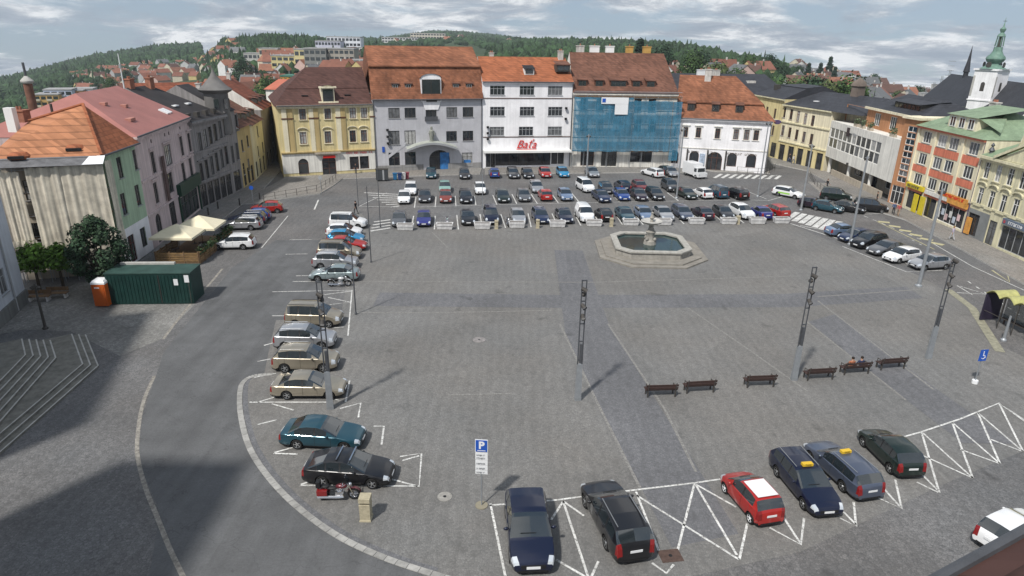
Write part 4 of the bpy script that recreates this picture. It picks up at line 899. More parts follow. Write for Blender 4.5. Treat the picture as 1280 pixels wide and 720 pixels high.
for k in range(2): MB().box(-.35, -.55, 0, .35, .55, .14).build('skylight', [WHITES], ro, M=T(f.W - 3.2 + k * .95, 1.6, ze + 2.05 * (zr_ - ze) / 7.95) @ Matrix.Rotation(math.atan2(zr_ - ze, 7.95), 4, 'X'))

# --- dark grey house with many windows, then the turret
f = Frame(WP[1], WP[2]); ze = f.zr(f.W / 2, 0, 148)
hl = f.row((250, 177), (281, 158.5), 6, .85, 2.3, trim=P_DGR) + f.row((252, 216), (283, 194), 6, .85, 2.5, trim=P_DGR, hood='flat')
hl += [dict(x=f.W * t, z=1.65, w=1.45, h=2.9, kind='shop_window', nx=2, nz=2, fm=DARKF, glass=SHOPG) for t in (.13, .32, .51, .70, .88)]
b = house('grey_town_house', 'soot grey town house with two rows of six tall windows and a dark roof', f, 14, ze, P_DGR, hl, fm=DARKF)
rb = MB(); zr_ = f.zr(f.W * .3, 7.5, 108); roof_mesh(rb, [(-.4, ze, -.0, f.W), (7.5, zr_, -.0, f.W * .55), (14.4, ze, 0, f.W)], f.W); ro = rb.build('roof', [T_BLACK, P_DGR], b); gutter(b, f.W, ze, -.4)
cornice(b, f.W, ze, P_DGR, .5, .5); z = f.pix(268, 186)[1]; MB().box(.05, -.15, z, f.W - .02, -.003, z + .3).build('string_course', [P_DGR], b); z = f.pix(270, 222)[1]; MB().box(.05, -.2, z, f.W - .02, -.003, z + .3).build('string_course', [P_DGR], b)
for x in (2.5, 5.5): MB().box(-.4, -.4, 0, .4, .4, .15).build('skylight', [WHITES], ro).matrix_local = T(x, 3.0, ze + 3.4 * (zr_ - ze) / 7.9 - .05)
for x, y in ((1, 7.5), (4.4, 7.0)): chimney(ro, x, y, zr_ - .8, .9, .7, 1.7, BRICK)
for k in range(4): MB().box(-.35, 0, 0, .35, .5, .7).build('dormer', [DARKF], ro).matrix_local = T(.9 + 2.1 * k, .2, ze + .3)
a = P(293, 243); f = Frame(WP[2], P(305, 236.5)); ze = f.zr(f.W / 2, 0, 139)
hl = f.row((288.5, 157), (295.5, 153), 2, .8, 2.2, trim=P_DGR) + f.row((290.5, 193), (296.5, 189), 2, .8, 2.4, trim=P_DGR) + [dict(x=f.W / 2, z=1.7, w=2.2, h=2.9, kind='shop_window', nx=2, nz=2, fm=DARKF, glass=SHOPG)]
b = house('turret_house', 'narrow dark stone house carrying a domed corner turret', f, 12, ze, P_DGR, hl, fm=DARKF)
rb = MB(); roof_mesh(rb, [(-.3, ze, 0, f.W), (6, ze + 3.5, 0, f.W), (12.3, ze, 0, f.W)], f.W); ro = rb.build('roof', [T_BLACK, P_DGR], b)
ctr = (f.W * .3, 1.2); zt = zrow(*f.at(ctr[0], ctr[1])[:2], 83)
tm = MB(); h_ = zt - ze
tm.lathe([(1.6, ze - 3), (1.6, ze + h_ * .42), (2.1, ze + h_ * .46), (2.25, ze + h_ * .5), (1.6, ze + h_ * .58), (1.05, ze + h_ * .68), (.5, ze + h_ * .78), (.2, ze + h_ * .88), (.0, zt)], 14, 0, c=(ctr[0], ctr[1], 0)); tu = tm.build('turret', [mat('turret_slate', (.14, .135, .13), rough=.7, var=.25)], ro, 40)
for k in range(4):
    an = -math.pi / 2 + (k - 1.5) * .8; MB().box(-.3, -.04, 0, .3, .04, 1.3).build('window', [GLASS], tu).matrix_local = T(ctr[0] + 1.63 * math.cos(an), ctr[1] + 1.63 * math.sin(an), ze + .5, an + math.pi / 2)

# --- the street running on to the left
SP = [P(305, 236.5), P(320, 226), P(334, 212), P(347, 200)]
for (a, c), nm, lb, wm, rm, eav, rows, dz in (((0, 1), 'ochre_house', 'small ochre yellow street house with a red dormered roof', P_OCH, T_DKRED, 158, ((303, 182, 316, 171), (305, 211, 317, 200)), 5.0),
                                         ((1, 2), 'cream_street_house', 'narrow cream street house between the ochre and the pale grey house', P_LY, T_DKRED, 153, ((322, 164, 334, 155.5), (323, 189, 334, 179)), 4.0),
                                         ((2, 3), 'pale_street_house', 'pale grey house at the end of the side street with a red gabled roof', P_DGR, T_RED, 134, ((339, 149, 351, 142), (340, 172, 352, 163)), 4.5)):
    f = Frame(SP[a], SP[c]); ze = f.zr(f.W / 2, 0, eav); hl = []
    for r in rows: hl += f.row(r[:2], r[2:], 3, .8, 1.7)
    hl = [q for q in hl if .5 < q['x'] < f.W - .5] + [dict(x=f.W * t, z=1.5, w=1.1, h=2.4, kind='door', fm=DARKF, glass=SHOPG) for t in (.2, .5, .8)]
    b = house(nm, lb, f, 12, ze, wm, hl, fm=DARKF)
    rb = MB(); roof_mesh(rb, [(-.4, ze, 0, f.W), (6, ze + dz, 0, f.W), (12.4, ze, 0, f.W)], f.W); ro = rb.build('roof', [rm, P_OFF], b); chimney(ro, f.W * .7, 6, ze + dz - .6, .8, .6, 1.5, CHIMW)
    for k in range(3): MB().box(-.45, 0, 0, .45, .9, .8).poly([(-.6, -.15, .8), (.6, -.15, .8), (.6, 1.5, 1.1), (-.6, 1.5, 1.1)], 1).build('dormer', [DARKF, T_DKRED], ro).matrix_local = T(f.W * (.2 + .3 * k), .7, ze + .95)

# ------------------------------------------------------------------ east side (right)
EP = [P(934, 187), P(970, 199), P(1028, 214.5), P(1109, 253), P(1127, 259), P(1204, 293), P(1296, 334)]
# --- yellow house behind the corner
f = Frame(EP[0], EP[1]); ze = f.zr(f.W / 2, 0, 121)
hl = f.row((949, 137), (968.5, 142), 3, .85, 1.9) + f.row((948, 158), (966, 163), 3, .85, 1.9) + [dict(x=f.W * t, z=1.6, w=2.0, h=2.8, kind='shop_window', nx=2, nz=1, fm=DARKF, glass=SHOPG) for t in (.25, .6, .86)]
b = house('yellow_corner_house', 'yellow house with a dark slate roof behind the white mansard house', f, 14, ze, P_YEL, hl, fm=BROWNF)
rb = MB(); roof_mesh(rb, [(-.4, ze, -.3, f.W), (4, ze + 1.9, 2, f.W), (4, ze + 2.1, 2, f.W), (7.5, f.zr(f.W / 2, 7.5, 105), 5, f.W), (14.4, ze, -.3, f.W)], f.W); ro = rb.build('roof', [T_SLATE, T_SLATE], b); cornice(b, f.W, ze, P_LY, .4, .4)
z = f.pix(960, 148)[1]; MB().box(.05, -.12, z, f.W - .02, -.003, z + .2).build('string_course', [P_LY], b)
mb = MB(); [mb.box(x, 2.2, ze + .6, x + .9, 3.2, ze + 2.2) for x in (3.2,)]; mb.build('dormer', [DARKF], ro)
# --- cream arcade house
f = Frame(EP[1], EP[2]); ze = f.zr(f.W / 2, 0, 134.5)
hl = f.row((980.5, 140.5), (1016, 151), 5, .8, 1.9) + f.row((978.5, 163), (1014, 174), 5, .8, 1.9) + [dict(x=f.W * t, z=1.6, w=1.6, h=3.0, kind='shop_window', nx=2, nz=1, fm=DARKF, glass=SHOPG) for t in (.1, .3, .5, .7, .9)]
b = house('cream_house', 'cream house with dark slate roof and yellow ground floor with shop openings', f, 15, ze, P_CRM, hl, fm=BROWNF)
zc = f.pix(1000, 182)[1]; mb = MB(); wall_front(mb, f.W - .02, .05, zc, [dict(q) for q in hl if q['z'] < 3], y=-.07); mb.build('ground_floor_render', [P_YEL], b)
for row in (156, 181.5): z = f.pix(998, row)[1]; MB().box(.05, -.2, z, f.W - .02, -.003, z + .22).build('string_course', [P_LY], b)
rb = MB(); roof_mesh(rb, [(-.45, ze, 0, f.W + 7), (7.5, f.zr(f.W / 2, 7.5, 117), 0, f.W + 3.5), (15.4, ze, 0, f.W + 7)], f.W); ro = rb.build('roof', [T_SLATE, P_CRM], b); cornice(b, f.W, ze, P_LY, .45, .45)
MB().box(f.W + .01, 3.0, 6, f.W + 6.8, 15, ze - .02).build('rear_wing', [P_CRM], b)
MB().box(-.4, -.4, 0, .4, .4, .14).build('skylight', [WHITES], ro).matrix_local = T(f.W * .42, 2.6, ze + 3.05 * (f.zr(f.W / 2, 7.5, 117) - ze) / 7.95)
mb = MB(); mb.lathe([(1.7, 0), (1.6, 3.0), (2.0, 3.1), (1.4, 4.2), (.3, 5.0), (0, 5.3)], 4, 0, ang0=.78); so = mb.build('roof_turret', [mat('timber_turret', (.16, .13, .11), var=.3)], ro, 30); so.matrix_local = T(f.W * .75, 7.5, f.zr(f.W / 2, 7.5, 117) - .6) @ Matrix.Scale(.7, 4)
# --- white modern house on pillars
f = Frame(EP[2], EP[3]); z0 = f.pix(1066, 209)[1]; z1 = f.pix(1073, 160)[1]
b = thing('white_modern_house', 'white modernist house with a long ribbon of windows, raised over a recessed ground floor', 'building', f.A, f.rz)
xa, za = f.pix(1033, 165); xb, zb_ = f.pix(1098, 199); zm_ = (za + zb_) / 2 + .1
hl = []
n = 12
for r in range(2):
    for k in range(n): hl.append(dict(x=xa + (xb - xa) * (k + .5) / n, z=zm_ + (.85 if r == 0 else -.85), w=(xb - xa) / n - .1, h=1.6, nx=1, nz=1, fm=WHITEF))
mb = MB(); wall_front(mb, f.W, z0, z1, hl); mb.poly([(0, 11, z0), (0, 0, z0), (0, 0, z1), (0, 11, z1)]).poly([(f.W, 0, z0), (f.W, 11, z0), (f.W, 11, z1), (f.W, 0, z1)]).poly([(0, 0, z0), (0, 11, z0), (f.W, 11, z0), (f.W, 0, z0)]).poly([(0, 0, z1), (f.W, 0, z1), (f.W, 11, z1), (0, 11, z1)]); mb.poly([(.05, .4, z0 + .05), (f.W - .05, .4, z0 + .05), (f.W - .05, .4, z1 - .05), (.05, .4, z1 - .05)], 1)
mb.build('wall', [P_OFF, BLACK], b); add_windows(b, f, hl, Matrix.Identity(4), WHITEF, False, .55)
hg = [dict(x=f.W * t, z=1.75, w=2.6, h=1.8, nx=2, nz=1) for t in (.33, .78)] + [dict(x=f.W * .58, z=1.5, w=1.6, h=2.8, kind='door', fm=DARKF, glass=GLASS)]
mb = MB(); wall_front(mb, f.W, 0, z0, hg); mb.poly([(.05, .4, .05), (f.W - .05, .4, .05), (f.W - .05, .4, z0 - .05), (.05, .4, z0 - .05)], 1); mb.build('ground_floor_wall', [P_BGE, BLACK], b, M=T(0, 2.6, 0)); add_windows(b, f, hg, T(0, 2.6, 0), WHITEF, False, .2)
for t in (.04, .36, .68, .97): MB().lathe([(.32, .1), (.32, z0 - .01)], 14, 0, c=(f.W * t, .7, 0)).build('pillar', [P_OFF], b, 40)
MB().box(f.W * .14, .05, .1, f.W * .9, .25, 1.1).build('parapet', [P_BGE], b); MB().box(f.W * .52, 2.3, .1, f.W * .56, 2.55, z0 - .02).build('pilaster', [mat('plum_paint', (.12, .04, .07))], b)
z2 = f.zr(f.W * .6, 2.2, 141)
hu = [dict(x=f.W * t, z=z1 + 1.5, w=1.9, h=1.9, nx=3, nz=1) for t in (.48, .69, .9)]
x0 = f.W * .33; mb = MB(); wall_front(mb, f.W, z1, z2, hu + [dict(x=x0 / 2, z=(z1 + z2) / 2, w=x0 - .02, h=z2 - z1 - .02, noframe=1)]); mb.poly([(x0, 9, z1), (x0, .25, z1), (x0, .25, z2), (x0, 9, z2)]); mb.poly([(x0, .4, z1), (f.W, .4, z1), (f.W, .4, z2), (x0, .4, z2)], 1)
mb.build('upper_wall', [P_ORG, BLACK], b, M=T(0, 2.2, 0)); add_windows(b, f, hu, T(0, 2.2, 0), WHITEF, False, .6)
MB().box(x0 - .3, 1.7, z2, f.W + .1, 9.5, z2 + .35).build('eaves_slab', [P_CRM], b)
rb = MB(); roof_mesh(rb, [(1.9, z2 + .36, x0, f.W + .3), (6.5, z2 + 2.6, x0 + 3, f.W - 3), (12, z2 + .36, x0, f.W + .3)], f.W); ro = rb.build('roof', [T_SLATE, P_WHT], b)
mb = MB(); mb.box(0, 0, 0, 7.5, 3, 1.2).poly([(-.4, -.5, 1.22), (7.9, -.5, 1.22), (7.9, 4, 1.75), (-.4, 4, 1.75)], 1); d_ = mb.build('dormer', [DARKF, T_SLATE], ro); d_.matrix_local = T(f.W * .58, 3.2, z2 + .6)
for k in range(6): MB().box(-.45, -.05, 0, .45, 0, .7).build('pane', [GLASS], d_).matrix_local = T(.8 + 1.18 * k, -.003, .3)
q = f.pix(1060.5, 165); MB().box(q[0] - .45, -.1, q[1] - .7, q[0] + .45, -.005, q[1] + .7).build('emblem', [mat('dark_emblem', (.05, .035, .035), var=.5, scale=3)], b); q = f.pix(1066, 167); scribble(b, 'lettering', q[0], q[0] + 1.6, q[1] - .3, .45, GREYF, -.01)
for k, t in enumerate((.36, .45, .56, .86)):      # planters on the terrace
    o = MB().box(-.6, -.25, 0, .6, .25, .45).build('roof_planter', [P_BGE], b); o.matrix_local = T(f.W * t, .5, z1 + .01)
    lf = MB(); rnd = random.Random(k)
    for j in range(120):
        c = Vector((rnd.uniform(-.6, .6), rnd.uniform(-.3, .3), .4 + rnd.uniform(0, .9))); d1_, d2_ = Vector((rnd.uniform(-1, 1), rnd.uniform(-1, 1), rnd.uniform(-.6, .6))) * .13, Vector((rnd.uniform(-1, 1), rnd.uniform(-1, 1), rnd.uniform(-1, 1))) * .13
        lf.poly([c - d1_, c + d2_, c + d1_, c - d2_])
    lf.build('planting', [mat('terrace_leaves', (.10, .13, .07), rough=.8, var=.3, island=.4)], o)
for px in (1060, 1085): q = f.pix(px, 205 if px < 1070 else 219); MB().box(q[0] - .18, -.25, q[1] - .15, q[0] + .18, -.005, q[1] + .2).build('wall_lamp', [DARKF], b)
# --- orange stair tower
f = Frame(EP[3], EP[4]); ze = f.zr(f.W / 2, 0, 149)
xs = f.W * .58; hl = [dict(x=xs, z=2.9 + .4 + (ze - 4.2) * (k + .5) / 9, w=1.7, h=(ze - 4.2) / 9 - .12, nx=2, nz=1, fm=WHITEF, trim=False) for k in range(9)] + [dict(x=xs - .2, z=1.45, w=2.4, h=2.6, kind='door', nx=3, nz=2, fm=WHITEF, glass=SHOPG)]
b = house('orange_stair_house', 'narrow orange stair tower with a vertical strip of white framed panes', f, 12, ze, P_ORG, hl, curt=.1, trim=False)
MB().box(-.2, -.4, ze, f.W + .2, 12, ze + .3).build('eaves_slab', [P_CRM], b)
# --- salmon house with green copper roof
f = Frame(EP[4], EP[5]); ze = f.zr(f.W / 2, 0, 165)
hl = []
for pts in ([(1148, 166), (1167.5, 172.5), (1182.5, 178), (1204, 186)], [(1145, 193.5), (1164.5, 201), (1179, 206.5), (1199.5, 215.5)], [(1141.5, 220), (1160.5, 228.5), (1175.5, 235), (1196, 243.5)]):
    a, c = f.pix(*pts[0]), f.pix(*pts[-1])
    for t, p in zip((.155, .395, .57, .85), pts): hl.append(dict(x=f.W * t, z=(a[1] + c[1]) / 2, w=1.8, h=1.5, nx=3, nz=1, fm=WHITEF))
zs = f.pix(1165, 254)[1]
hl += [dict(x=f.W * .17, z=1.7, w=3.2, h=2.7, kind='shop_window', nx=3, nz=1, fm=DARKF, glass=SHOPG), dict(x=f.W * .45, z=1.6, w=2.2, h=2.9, kind='door', nx=2, nz=1, fm=DARKF, glass=GLASS), dict(x=f.W * .77, z=1.7, w=5.0, h=2.6, kind='shop_window', nx=4, nz=1, fm=WHITEF, glass=SHOPG)]
b = house('salmon_house', 'salmon and cream four-storey house with a green copper roof and yellow shop boards', f, 11.4, ze, P_CRM, hl, curt=.35)
rows = sorted({round(q['z'], 3) for q in hl if q['z'] > zs})
for i, z in enumerate(rows):
    for xa, xb in ((.035, .275), (.315, .685), (.73, .965)): MB().box(f.W * xa, -.05, (rows[i - 1] + .95 if i else z - 1.75), f.W * xb, -.003, z - .93).build('spandrel', [P_PNK], b)
for t in (.015, .295, .708, .985): MB().box(f.W * t - .22, -.16, 3.9, f.W * t + .22, -.003, ze - .02).build('pilaster', [P_CRM], b)
MB().box(0.02, -.45, ze - .28, f.W - .02, -.003, ze).build('cornice', [P_PNK], b)
zr_ = ze + 2.9; rb = MB(); roof_mesh(rb, [(-.6, ze, -.1, f.W + .1), (5.5, zr_, 3.5, f.W - 5.5), (12, ze, -.1, f.W + .1)], f.W); ro = rb.build('roof', [T_GREEN, P_CRM], b)
d_ = MB().box(0, 0, 0, 5.6, 3.4, 1.75).poly([(-.3, -.3, 1.76), (5.9, -.3, 1.76), (5.9, 6, 2.9), (-.3, 6, 2.9)], 1).poly([(5.6, 0, 1.75), (5.6, 3.4, 1.75), (8.6, 1.0, .4), ], 1).build('dormer', [P_CRM, T_GREEN], ro); d_.matrix_local = T(f.W * .36, .5, ze + .35)
wf, wp = win_mesh(1.1, 1.25, 2, 1, None, WHITEF)
for x in (1.0, 2.8, 4.6): o = put('window', wf, d_, T(x, -.15, .28)); put('pane', wp[GLASS], o)
for x, y in ((f.W * .2, 7.5), (f.W * .7, 8.5)): chimney(ro, x, y, zr_ - 1.6, 1.3, .7, 2.0, CHIMW, 3)
YS = mat('yellow_board', (.62, .50, .03), rough=.5, var=.15, scale=2); OS = mat('orange_board', (.62, .30, .07), rough=.5, var=.3, scale=2)
MB().box(.3, -.3, 3.15, f.W * .31, -.01, 3.75).build('shop_sign', [YS], b); scribble(b, 'lettering', .7, f.W * .28, 3.28, .34, DARKF, -.31)
MB().box(f.W * .34, -.25, 3.1, f.W * .68, -.01, 3.6).build('shop_sign', [P_OFF], b); MB().box(f.W * .56, -.26, 3.62, f.W * .97, -.17, 4.2).box(f.W * .7, -.3, 3.05, f.W * .98, -.01, 3.6).build('shop_sign', [OS], b); scribble(b, 'lettering', f.W * .60, f.W * .94, 3.72, .36, RED, -.27)
for t in (.235, .345): MB().box(f.W * t - .5, -.35, .15, f.W * t + .5, -.22, 2.6).build('poster', [YS], b)
for k in range(6): MB().box(-.28, -.02, 0, .28, 0, .8).build('poster', [mat('pale_poster%d' % (k % 3), ((.6, .6, .58), (.5, .55, .62), (.62, .45, .45))[k % 3], var=.3)], b).matrix_local = T(f.W * .6 + .8 * k, -.03, .8 + .5 * (k % 2))
downpipe(b, f.W - .06, ze, mat('purple_pipe', (.07, .055, .11)))
# --- pale yellow baroque house with a pediment and curved gable
f = Frame(EP[5], EP[6]); ze = f.zr(f.W * .45, 0, 204)
hl = []
def er(py, pts, h, hood):
    for (px, p), t in zip(pts, (.09, .25, .41, .57, .75, .91)): hl.append(dict(x=f.W * t, z=py, w=.95, h=h, hood=hood, trim=P_LY))
za = sum(f.pix(*p)[1] for p in ((1229, 209), (1245, 215.5), (1259, 220), (1272.5, 228))) / 4; zb_ = sum(f.pix(*p)[1] for p in ((1224.5, 243), (1240, 249), (1254, 256.5), (1267, 263))) / 4
er(za, [(0, 0)] * 6, 1.9, None); er(zb_, [(0, 0)] * 6, 2.1, 'arch')
hl += [dict(x=f.W * .09, z=1.6, w=2.0, h=2.6, kind='shop_window', nx=2, nz=1, fm=DARKF, glass=SHOPG), dict(x=f.W * .36, z=1.5, w=1.3, h=2.8, kind='door', fm=DARKF), dict(x=f.W * .66, z=1.6, w=4.4, h=2.6, kind='shop_window', nx=4, nz=1, fm=GREYF, glass=SHOPG)]
b = house('baroque_house', 'pale yellow baroque house with triangular pediment, curved gable and oval window', f, 14, ze, P_LY, hl, fm=WHITEF, curt=.3)
cornice(b, f.W, ze, P_LY, .6, .6); z = (za + zb_) / 2 - .3; MB().box(.05, -.1, 4.0, f.W - .02, -.003, 4.2).build('string_course', [P_LY], b)
xp = f.W * .56; MB().poly([(xp - 4, -.4, ze + .05), (xp + 4, -.4, ze + .05), (xp, -.4, ze + 1.9)]).poly([(xp - 4.3, -.7, ze + .02), (xp, -.7, ze + 2.1), (xp, -.7, ze + 2.4), (xp - 4.5, -.7, ze + .25)]).poly([(xp + 4.3, -.7, ze + .02), (xp + 4.5, -.7, ze + .25), (xp, -.7, ze + 2.4), (xp, -.7, ze + 2.1)]).poly([(xp - 4.5, -.7, ze + .25), (xp, -.7, ze + 2.4), (xp, .5, ze + 2.4), (xp - 4.5, .5, ze + .25)]).poly([(xp, -.7, ze + 2.4), (xp + 4.5, -.7, ze + .25), (xp + 4.5, .5, ze + .25), (xp, .5, ze + 2.4)]).build('pediment', [P_LY], b)
gx = f.W * .52; prof = [(-5.2, 0), (-4.9, .5), (-3.9, 1.0), (-3.4, 1.9), (-3.1, 3.2), (-2.2, 4.3), (-1.0, 4.8), (0, 4.95), (1.0, 4.8), (2.2, 4.3), (3.1, 3.2), (3.4, 1.9), (3.9, 1.0), (4.9, .5), (5.2, 0)]
mb = MB(); pts = [(gx + x, ze + z) for x, z in prof]
mb.poly([(x, 1.6, z) for x, z in pts[::-1]][::-1]); mb.poly([(x, 2.1, z) for x, z in pts[::-1]])
for (x, z), (x2, z2_) in zip(pts, pts[1:]): mb.poly([(x, 1.5, z), (x2, 1.5, z2_), (x2, 2.2, z2_), (x, 2.2, z)], 1)
gb = mb.build('gable', [P_LY, P_OFF], b)
MB().lathe([(0, -.06), (.5, -.06), (.58, -.08), (.62, 0)], 16, 0, axis='y').build('oval_window', [GLASS], gb, M=T(gx - .6, 1.5, ze + 2.9) @ Matrix.Scale(1.6, 4, (0, 0, 1)))
rb = MB(); roof_mesh(rb, [(-.4, ze + .02, 0, f.W + .3), (6.5, ze + 3.4, 3, f.W - 2), (14, ze + .02, 0, f.W + .3)], f.W); ro = rb.build('roof', [T_GREEN, P_LY], b)
MB().lathe([(.25, 0), (.2, .5), (.35, .6), (.1, 1.0), (.22, 1.2), (0, 1.5)], 8).build('finial', [DSTEEL], b, 40).matrix_local = T(.6, .3, ze + .02)
MB().box(f.W * .5, -.35, 3.1, f.W * .84, -.01, 3.75).build('shop_sign', [mat('slate_blue_board', (.12, .15, .20), var=.15)], b); scribble(b, 'lettering', f.W * .58, f.W * .76, 3.25, .34, WHITES, -.36); scribble(b, 'lettering', f.W * .52, f.W * .56, 3.25, .34, RED, -.36)
mb = MB(); wall_front(mb, f.W * .30, .05, 3.4, [dict(q) for q in hl if q['z'] < 3 and q['x'] < f.W * .2], y=-.05); mb.build('shopfront', [mat('grey_tile_front', (.22, .23, .23), var=.2)], b); MB().box(.1, -.2, .3, 1.0, -.06, 2.3).build('poster', [OS], b)

# ------------------------------------------------------------------ behind the rows: long slate roof, church, chimney
def simple_house(name, label, A, B, depth, ze, dz, wm, rm, hip=0.0, n=0, rows=1, cat='building', group=None, ww=1.0, wh=1.4, z=0.0):
    f = Frame(A, B); root = thing(name, label, cat, f.A + Vector((0, 0, z)), f.rz, group)
    mb = MB(); mb.box(0, 0, -6, f.W, depth, ze); mb.build('wall', [wm], root)
    rb = MB(); roof_mesh(rb, [(-.4, ze + .01, -.3, f.W + .3), (depth / 2, ze + dz, hip - .3, f.W - hip + .3), (depth + .4, ze + .01, -.3, f.W + .3)], f.W, 0, 1); ro = rb.build('roof', [rm, wm], root)
    if n:
        wf, wp = win_mesh(ww, wh, 2, 1, None, WHITEF)
        for r in range(rows):
            for k in range(n): o = put('window', wf, root, T(f.W * (k + .5) / n, -.15, (ze - .6) * (r + .5) / rows + .1 - wh / 2)); put('pane', wp[GLASS], o)
    return root, ro, f
r_, ro, f_ = simple_house('long_slate_house', 'long pale yellow house with a grey slate roof behind the white mansard house', (33, 146), (60, 150), 16, 10.5, 4.4, P_LY, T_SLATE, 3.0)
for x in (9, 12.5): chimney(ro, x, 7, 13.4, 1.6, .9, 2.2, WHITES if x < 10 else CHIMW)
MB().box(-1, -.4, 0, 1, .4, 1.0).build('roof_box', [CHIMW], ro).matrix_local = T(20, 5, 12.6)
simple_house('rear_red_house', 'house with a red tiled roof in the yard behind the turret', (-66, 118), (-52, 126), 13, 8, 5, P_OFF, T_RED, 0, 4)
simple_house('blue_roof_house', 'low house with a bluish roof and bright roof windows behind the brown roof', (-48, 138), (-40, 131), 10, 8.5, 3, P_OFF, mat('blue_grey_sheet', (.15, .18, .23), rough=.5, var=.2), 0, 3)
simple_house('coral_roof_house', 'house with a flat coral red roof between the side street and the brown roof', (-58, 160), (-40, 155), 12, 9.5, 2.0, P_OFF, mat('coral_sheet', (.42, .13, .08), rough=.6, var=.15), 0, 4)

# church: nave with a steep dark roof, white tower with copper dome, thin ridge spire, scaffolded west end
CH = far_at(1248, 0, 235.0); CH.z = -3
yaw = R(-62)
church = thing('church', 'white church with steep dark nave roof and a tower with green onion dome', 'church', CH, yaw)
tz = zrow(CH.x, CH.y, 88) - CH.z; tw = 3.0
tm = MB(); tm.box(-tw, -tw, -6, tw, tw, tz); 
tm.box(-tw - .3, -tw - .3, tz, tw + .3, tw + .3, tz + .45); tm.box(-tw - .2, -tw - .2, tz * .56, tw + .2, tw + .2, tz * .56 + .35)
tower = tm.build('tower', [P_WHT], church)
for s_ in range(4):
    Mr = Matrix.Rotation(s_ * math.pi / 2, 4, 'Z')
    a_ = MB(); a_.poly([(-.55, 0, 0), (.55, 0, 0), (.55, 0, 1.9)] + [(.55 * math.cos(math.pi * k / 6), 0, 1.9 + .55 * math.sin(math.pi * k / 6)) for k in range(1, 6)] + [(-.55, 0, 1.9)]); a_.build('louvre_window', [DARKF], tower, M=Mr @ T(0, -tw - .012, tz * .70))
    MB().lathe([(0, -.03), (.7, -.03), (.75, 0)], 16, 0, axis='y').build('clock_face', [DARKF], tower, 30, M=Mr @ T(0, -tw * .86, tz + 1.5))
    MB().box(-.28, -.05, .05, .28, .02, tz * .3).build('corner_strip', [LSTONE], tower, M=Mr @ T(-tw + .3, -tw - .002, tz * .62))
tipz = zrow(CH.x, CH.y, 22) - CH.z; hh = tipz - tz
dm = MB(); dm.lathe([(tw * 1.3, tz + .46), (tw * 1.1, tz + hh * .03), (tw * .72, tz + hh * .08), (tw * .52, tz + hh * .11), (tw * .48, tz + hh * .14), (tw * .66, tz + hh * .17), (tw * .78, tz + hh * .22), (tw * .74, tz + hh * .26), (tw * .52, tz + hh * .31), (tw * .38, tz + hh * .37), (tw * .34, tz + hh * .45)], 8, 0, ang0=math.pi / 8)
dome = dm.build('dome', [COPPER], tower, 35)
ln = MB(); 
for k in range(8): a_ = math.pi * k / 4; ln.tube((tw * .34 * math.cos(a_), tw * .34 * math.sin(a_), tz + hh * .46), (tw * .28 * math.cos(a_), tw * .28 * math.sin(a_), tz + hh * .66), .12, .12, 6)
ln.lathe([(tw * .2, tz + hh * .45), (tw * .14, tz + hh * .66)], 8, 1); ln.build('lantern', [COPPER, DARKF], dome)
MB().lathe([(tw * .36, tz + hh * .65), (tw * .30, tz + hh * .68), (tw * .14, tz + hh * .72), (tw * .24, tz + hh * .765), (tw * .25, tz + hh * .79), (tw * .08, tz + hh * .83), (.07, tz + hh * .92), (.03, tipz)], 8, 0).build('spire', [COPPER], dome, 40)
MB().box(-.45, -.04, tz + hh * .93, .45, .04, tz + hh * .94).build('cross', [DSTEEL], dome)
# nave, leading to the left of the tower
nv = MB(); Ln = 26; nw = 6.5; nz_ = zrow(*(far_at(1190, 0, 262)[:2]), 94) - CH.z
na = Vector((CH.x, CH.y, 0)); ridge_dir = (far_at(1176, 0, 275) - CH); ridge_dir.z = 0; Ln = ridge_dir.length; rd = ridge_dir.normalized()
ang = math.atan2(rd.y, rd.x)
Mn = root_inv(church) @ (Matrix.Translation((CH.x, CH.y, CH.z)) @ Matrix.Rotation(ang, 4, 'Z'))
Mn = Matrix.Rotation(-yaw, 4, 'Z') @ Matrix.Rotation(ang, 4, 'Z')
eav = nz_ * .50
nv.box(-26, -5 - nw, -6, Ln, -5 + nw, eav); nv.build('nave_wall', [P_OFF], church, M=Mn)
nv.v.clear(); nv = MB(); roof_mesh(nv, [(-5.6 - nw, eav + .01, -26, Ln), (-5, nz_, -26, Ln), (-4.4 + nw, eav + .01, -26, Ln)], Ln, 0, 1); nro = nv.build('nave_roof', [T_SLATE, P_OFF], church, M=Mn)
sp_ = MB(); nd = Vector((rd.y, -rd.x, 0)); SPT = min((abs(proj(CH + rd * Ln * k / 40 + nd * 5 + Vector((0, 0, nz_ + 4)))[0] - 1211), k / 40) for k in range(41))[1]; q = CH + rd * Ln * SPT + nd * 5; zt_ = zrow(q.x, q.y, 57) - CH.z
sp_.lathe([(.8, nz_ - 2.0), (.75, nz_ + 1.0), (1.0, nz_ + 1.1), (.55, nz_ + (zt_ - nz_) * .45), (0.03, zt_)], 8, 0, c=(Ln * SPT, -5, 0)); sp_.build('ridge_spire', [T_SLATE], nro, 30, M=None)
for k in range(5):
    MB().poly([(-.7, 0, 0), (.7, 0, 0), (.7, 0, 4), (0, 0, 5), (-.7, 0, 4)]).build('nave_window', [GLASS], church, M=Mn @ T(Ln * (.15 + .19 * k), -5 + nw + .01, 1.5, math.pi))
    MB().box(-.5, -.6, -3, .5, 0, eav - 1).build('buttress', [P_OFF], church, M=Mn @ T(Ln * (.06 + .19 * k), -5 + nw + .6, 0))
sc = thing('scaffold', 'tall grey pipe scaffold round the far end of the church nave', 'scaffold', CH + rd * (Ln + .8) + Vector((0, 0, 0)), ang)
po = MB(); 
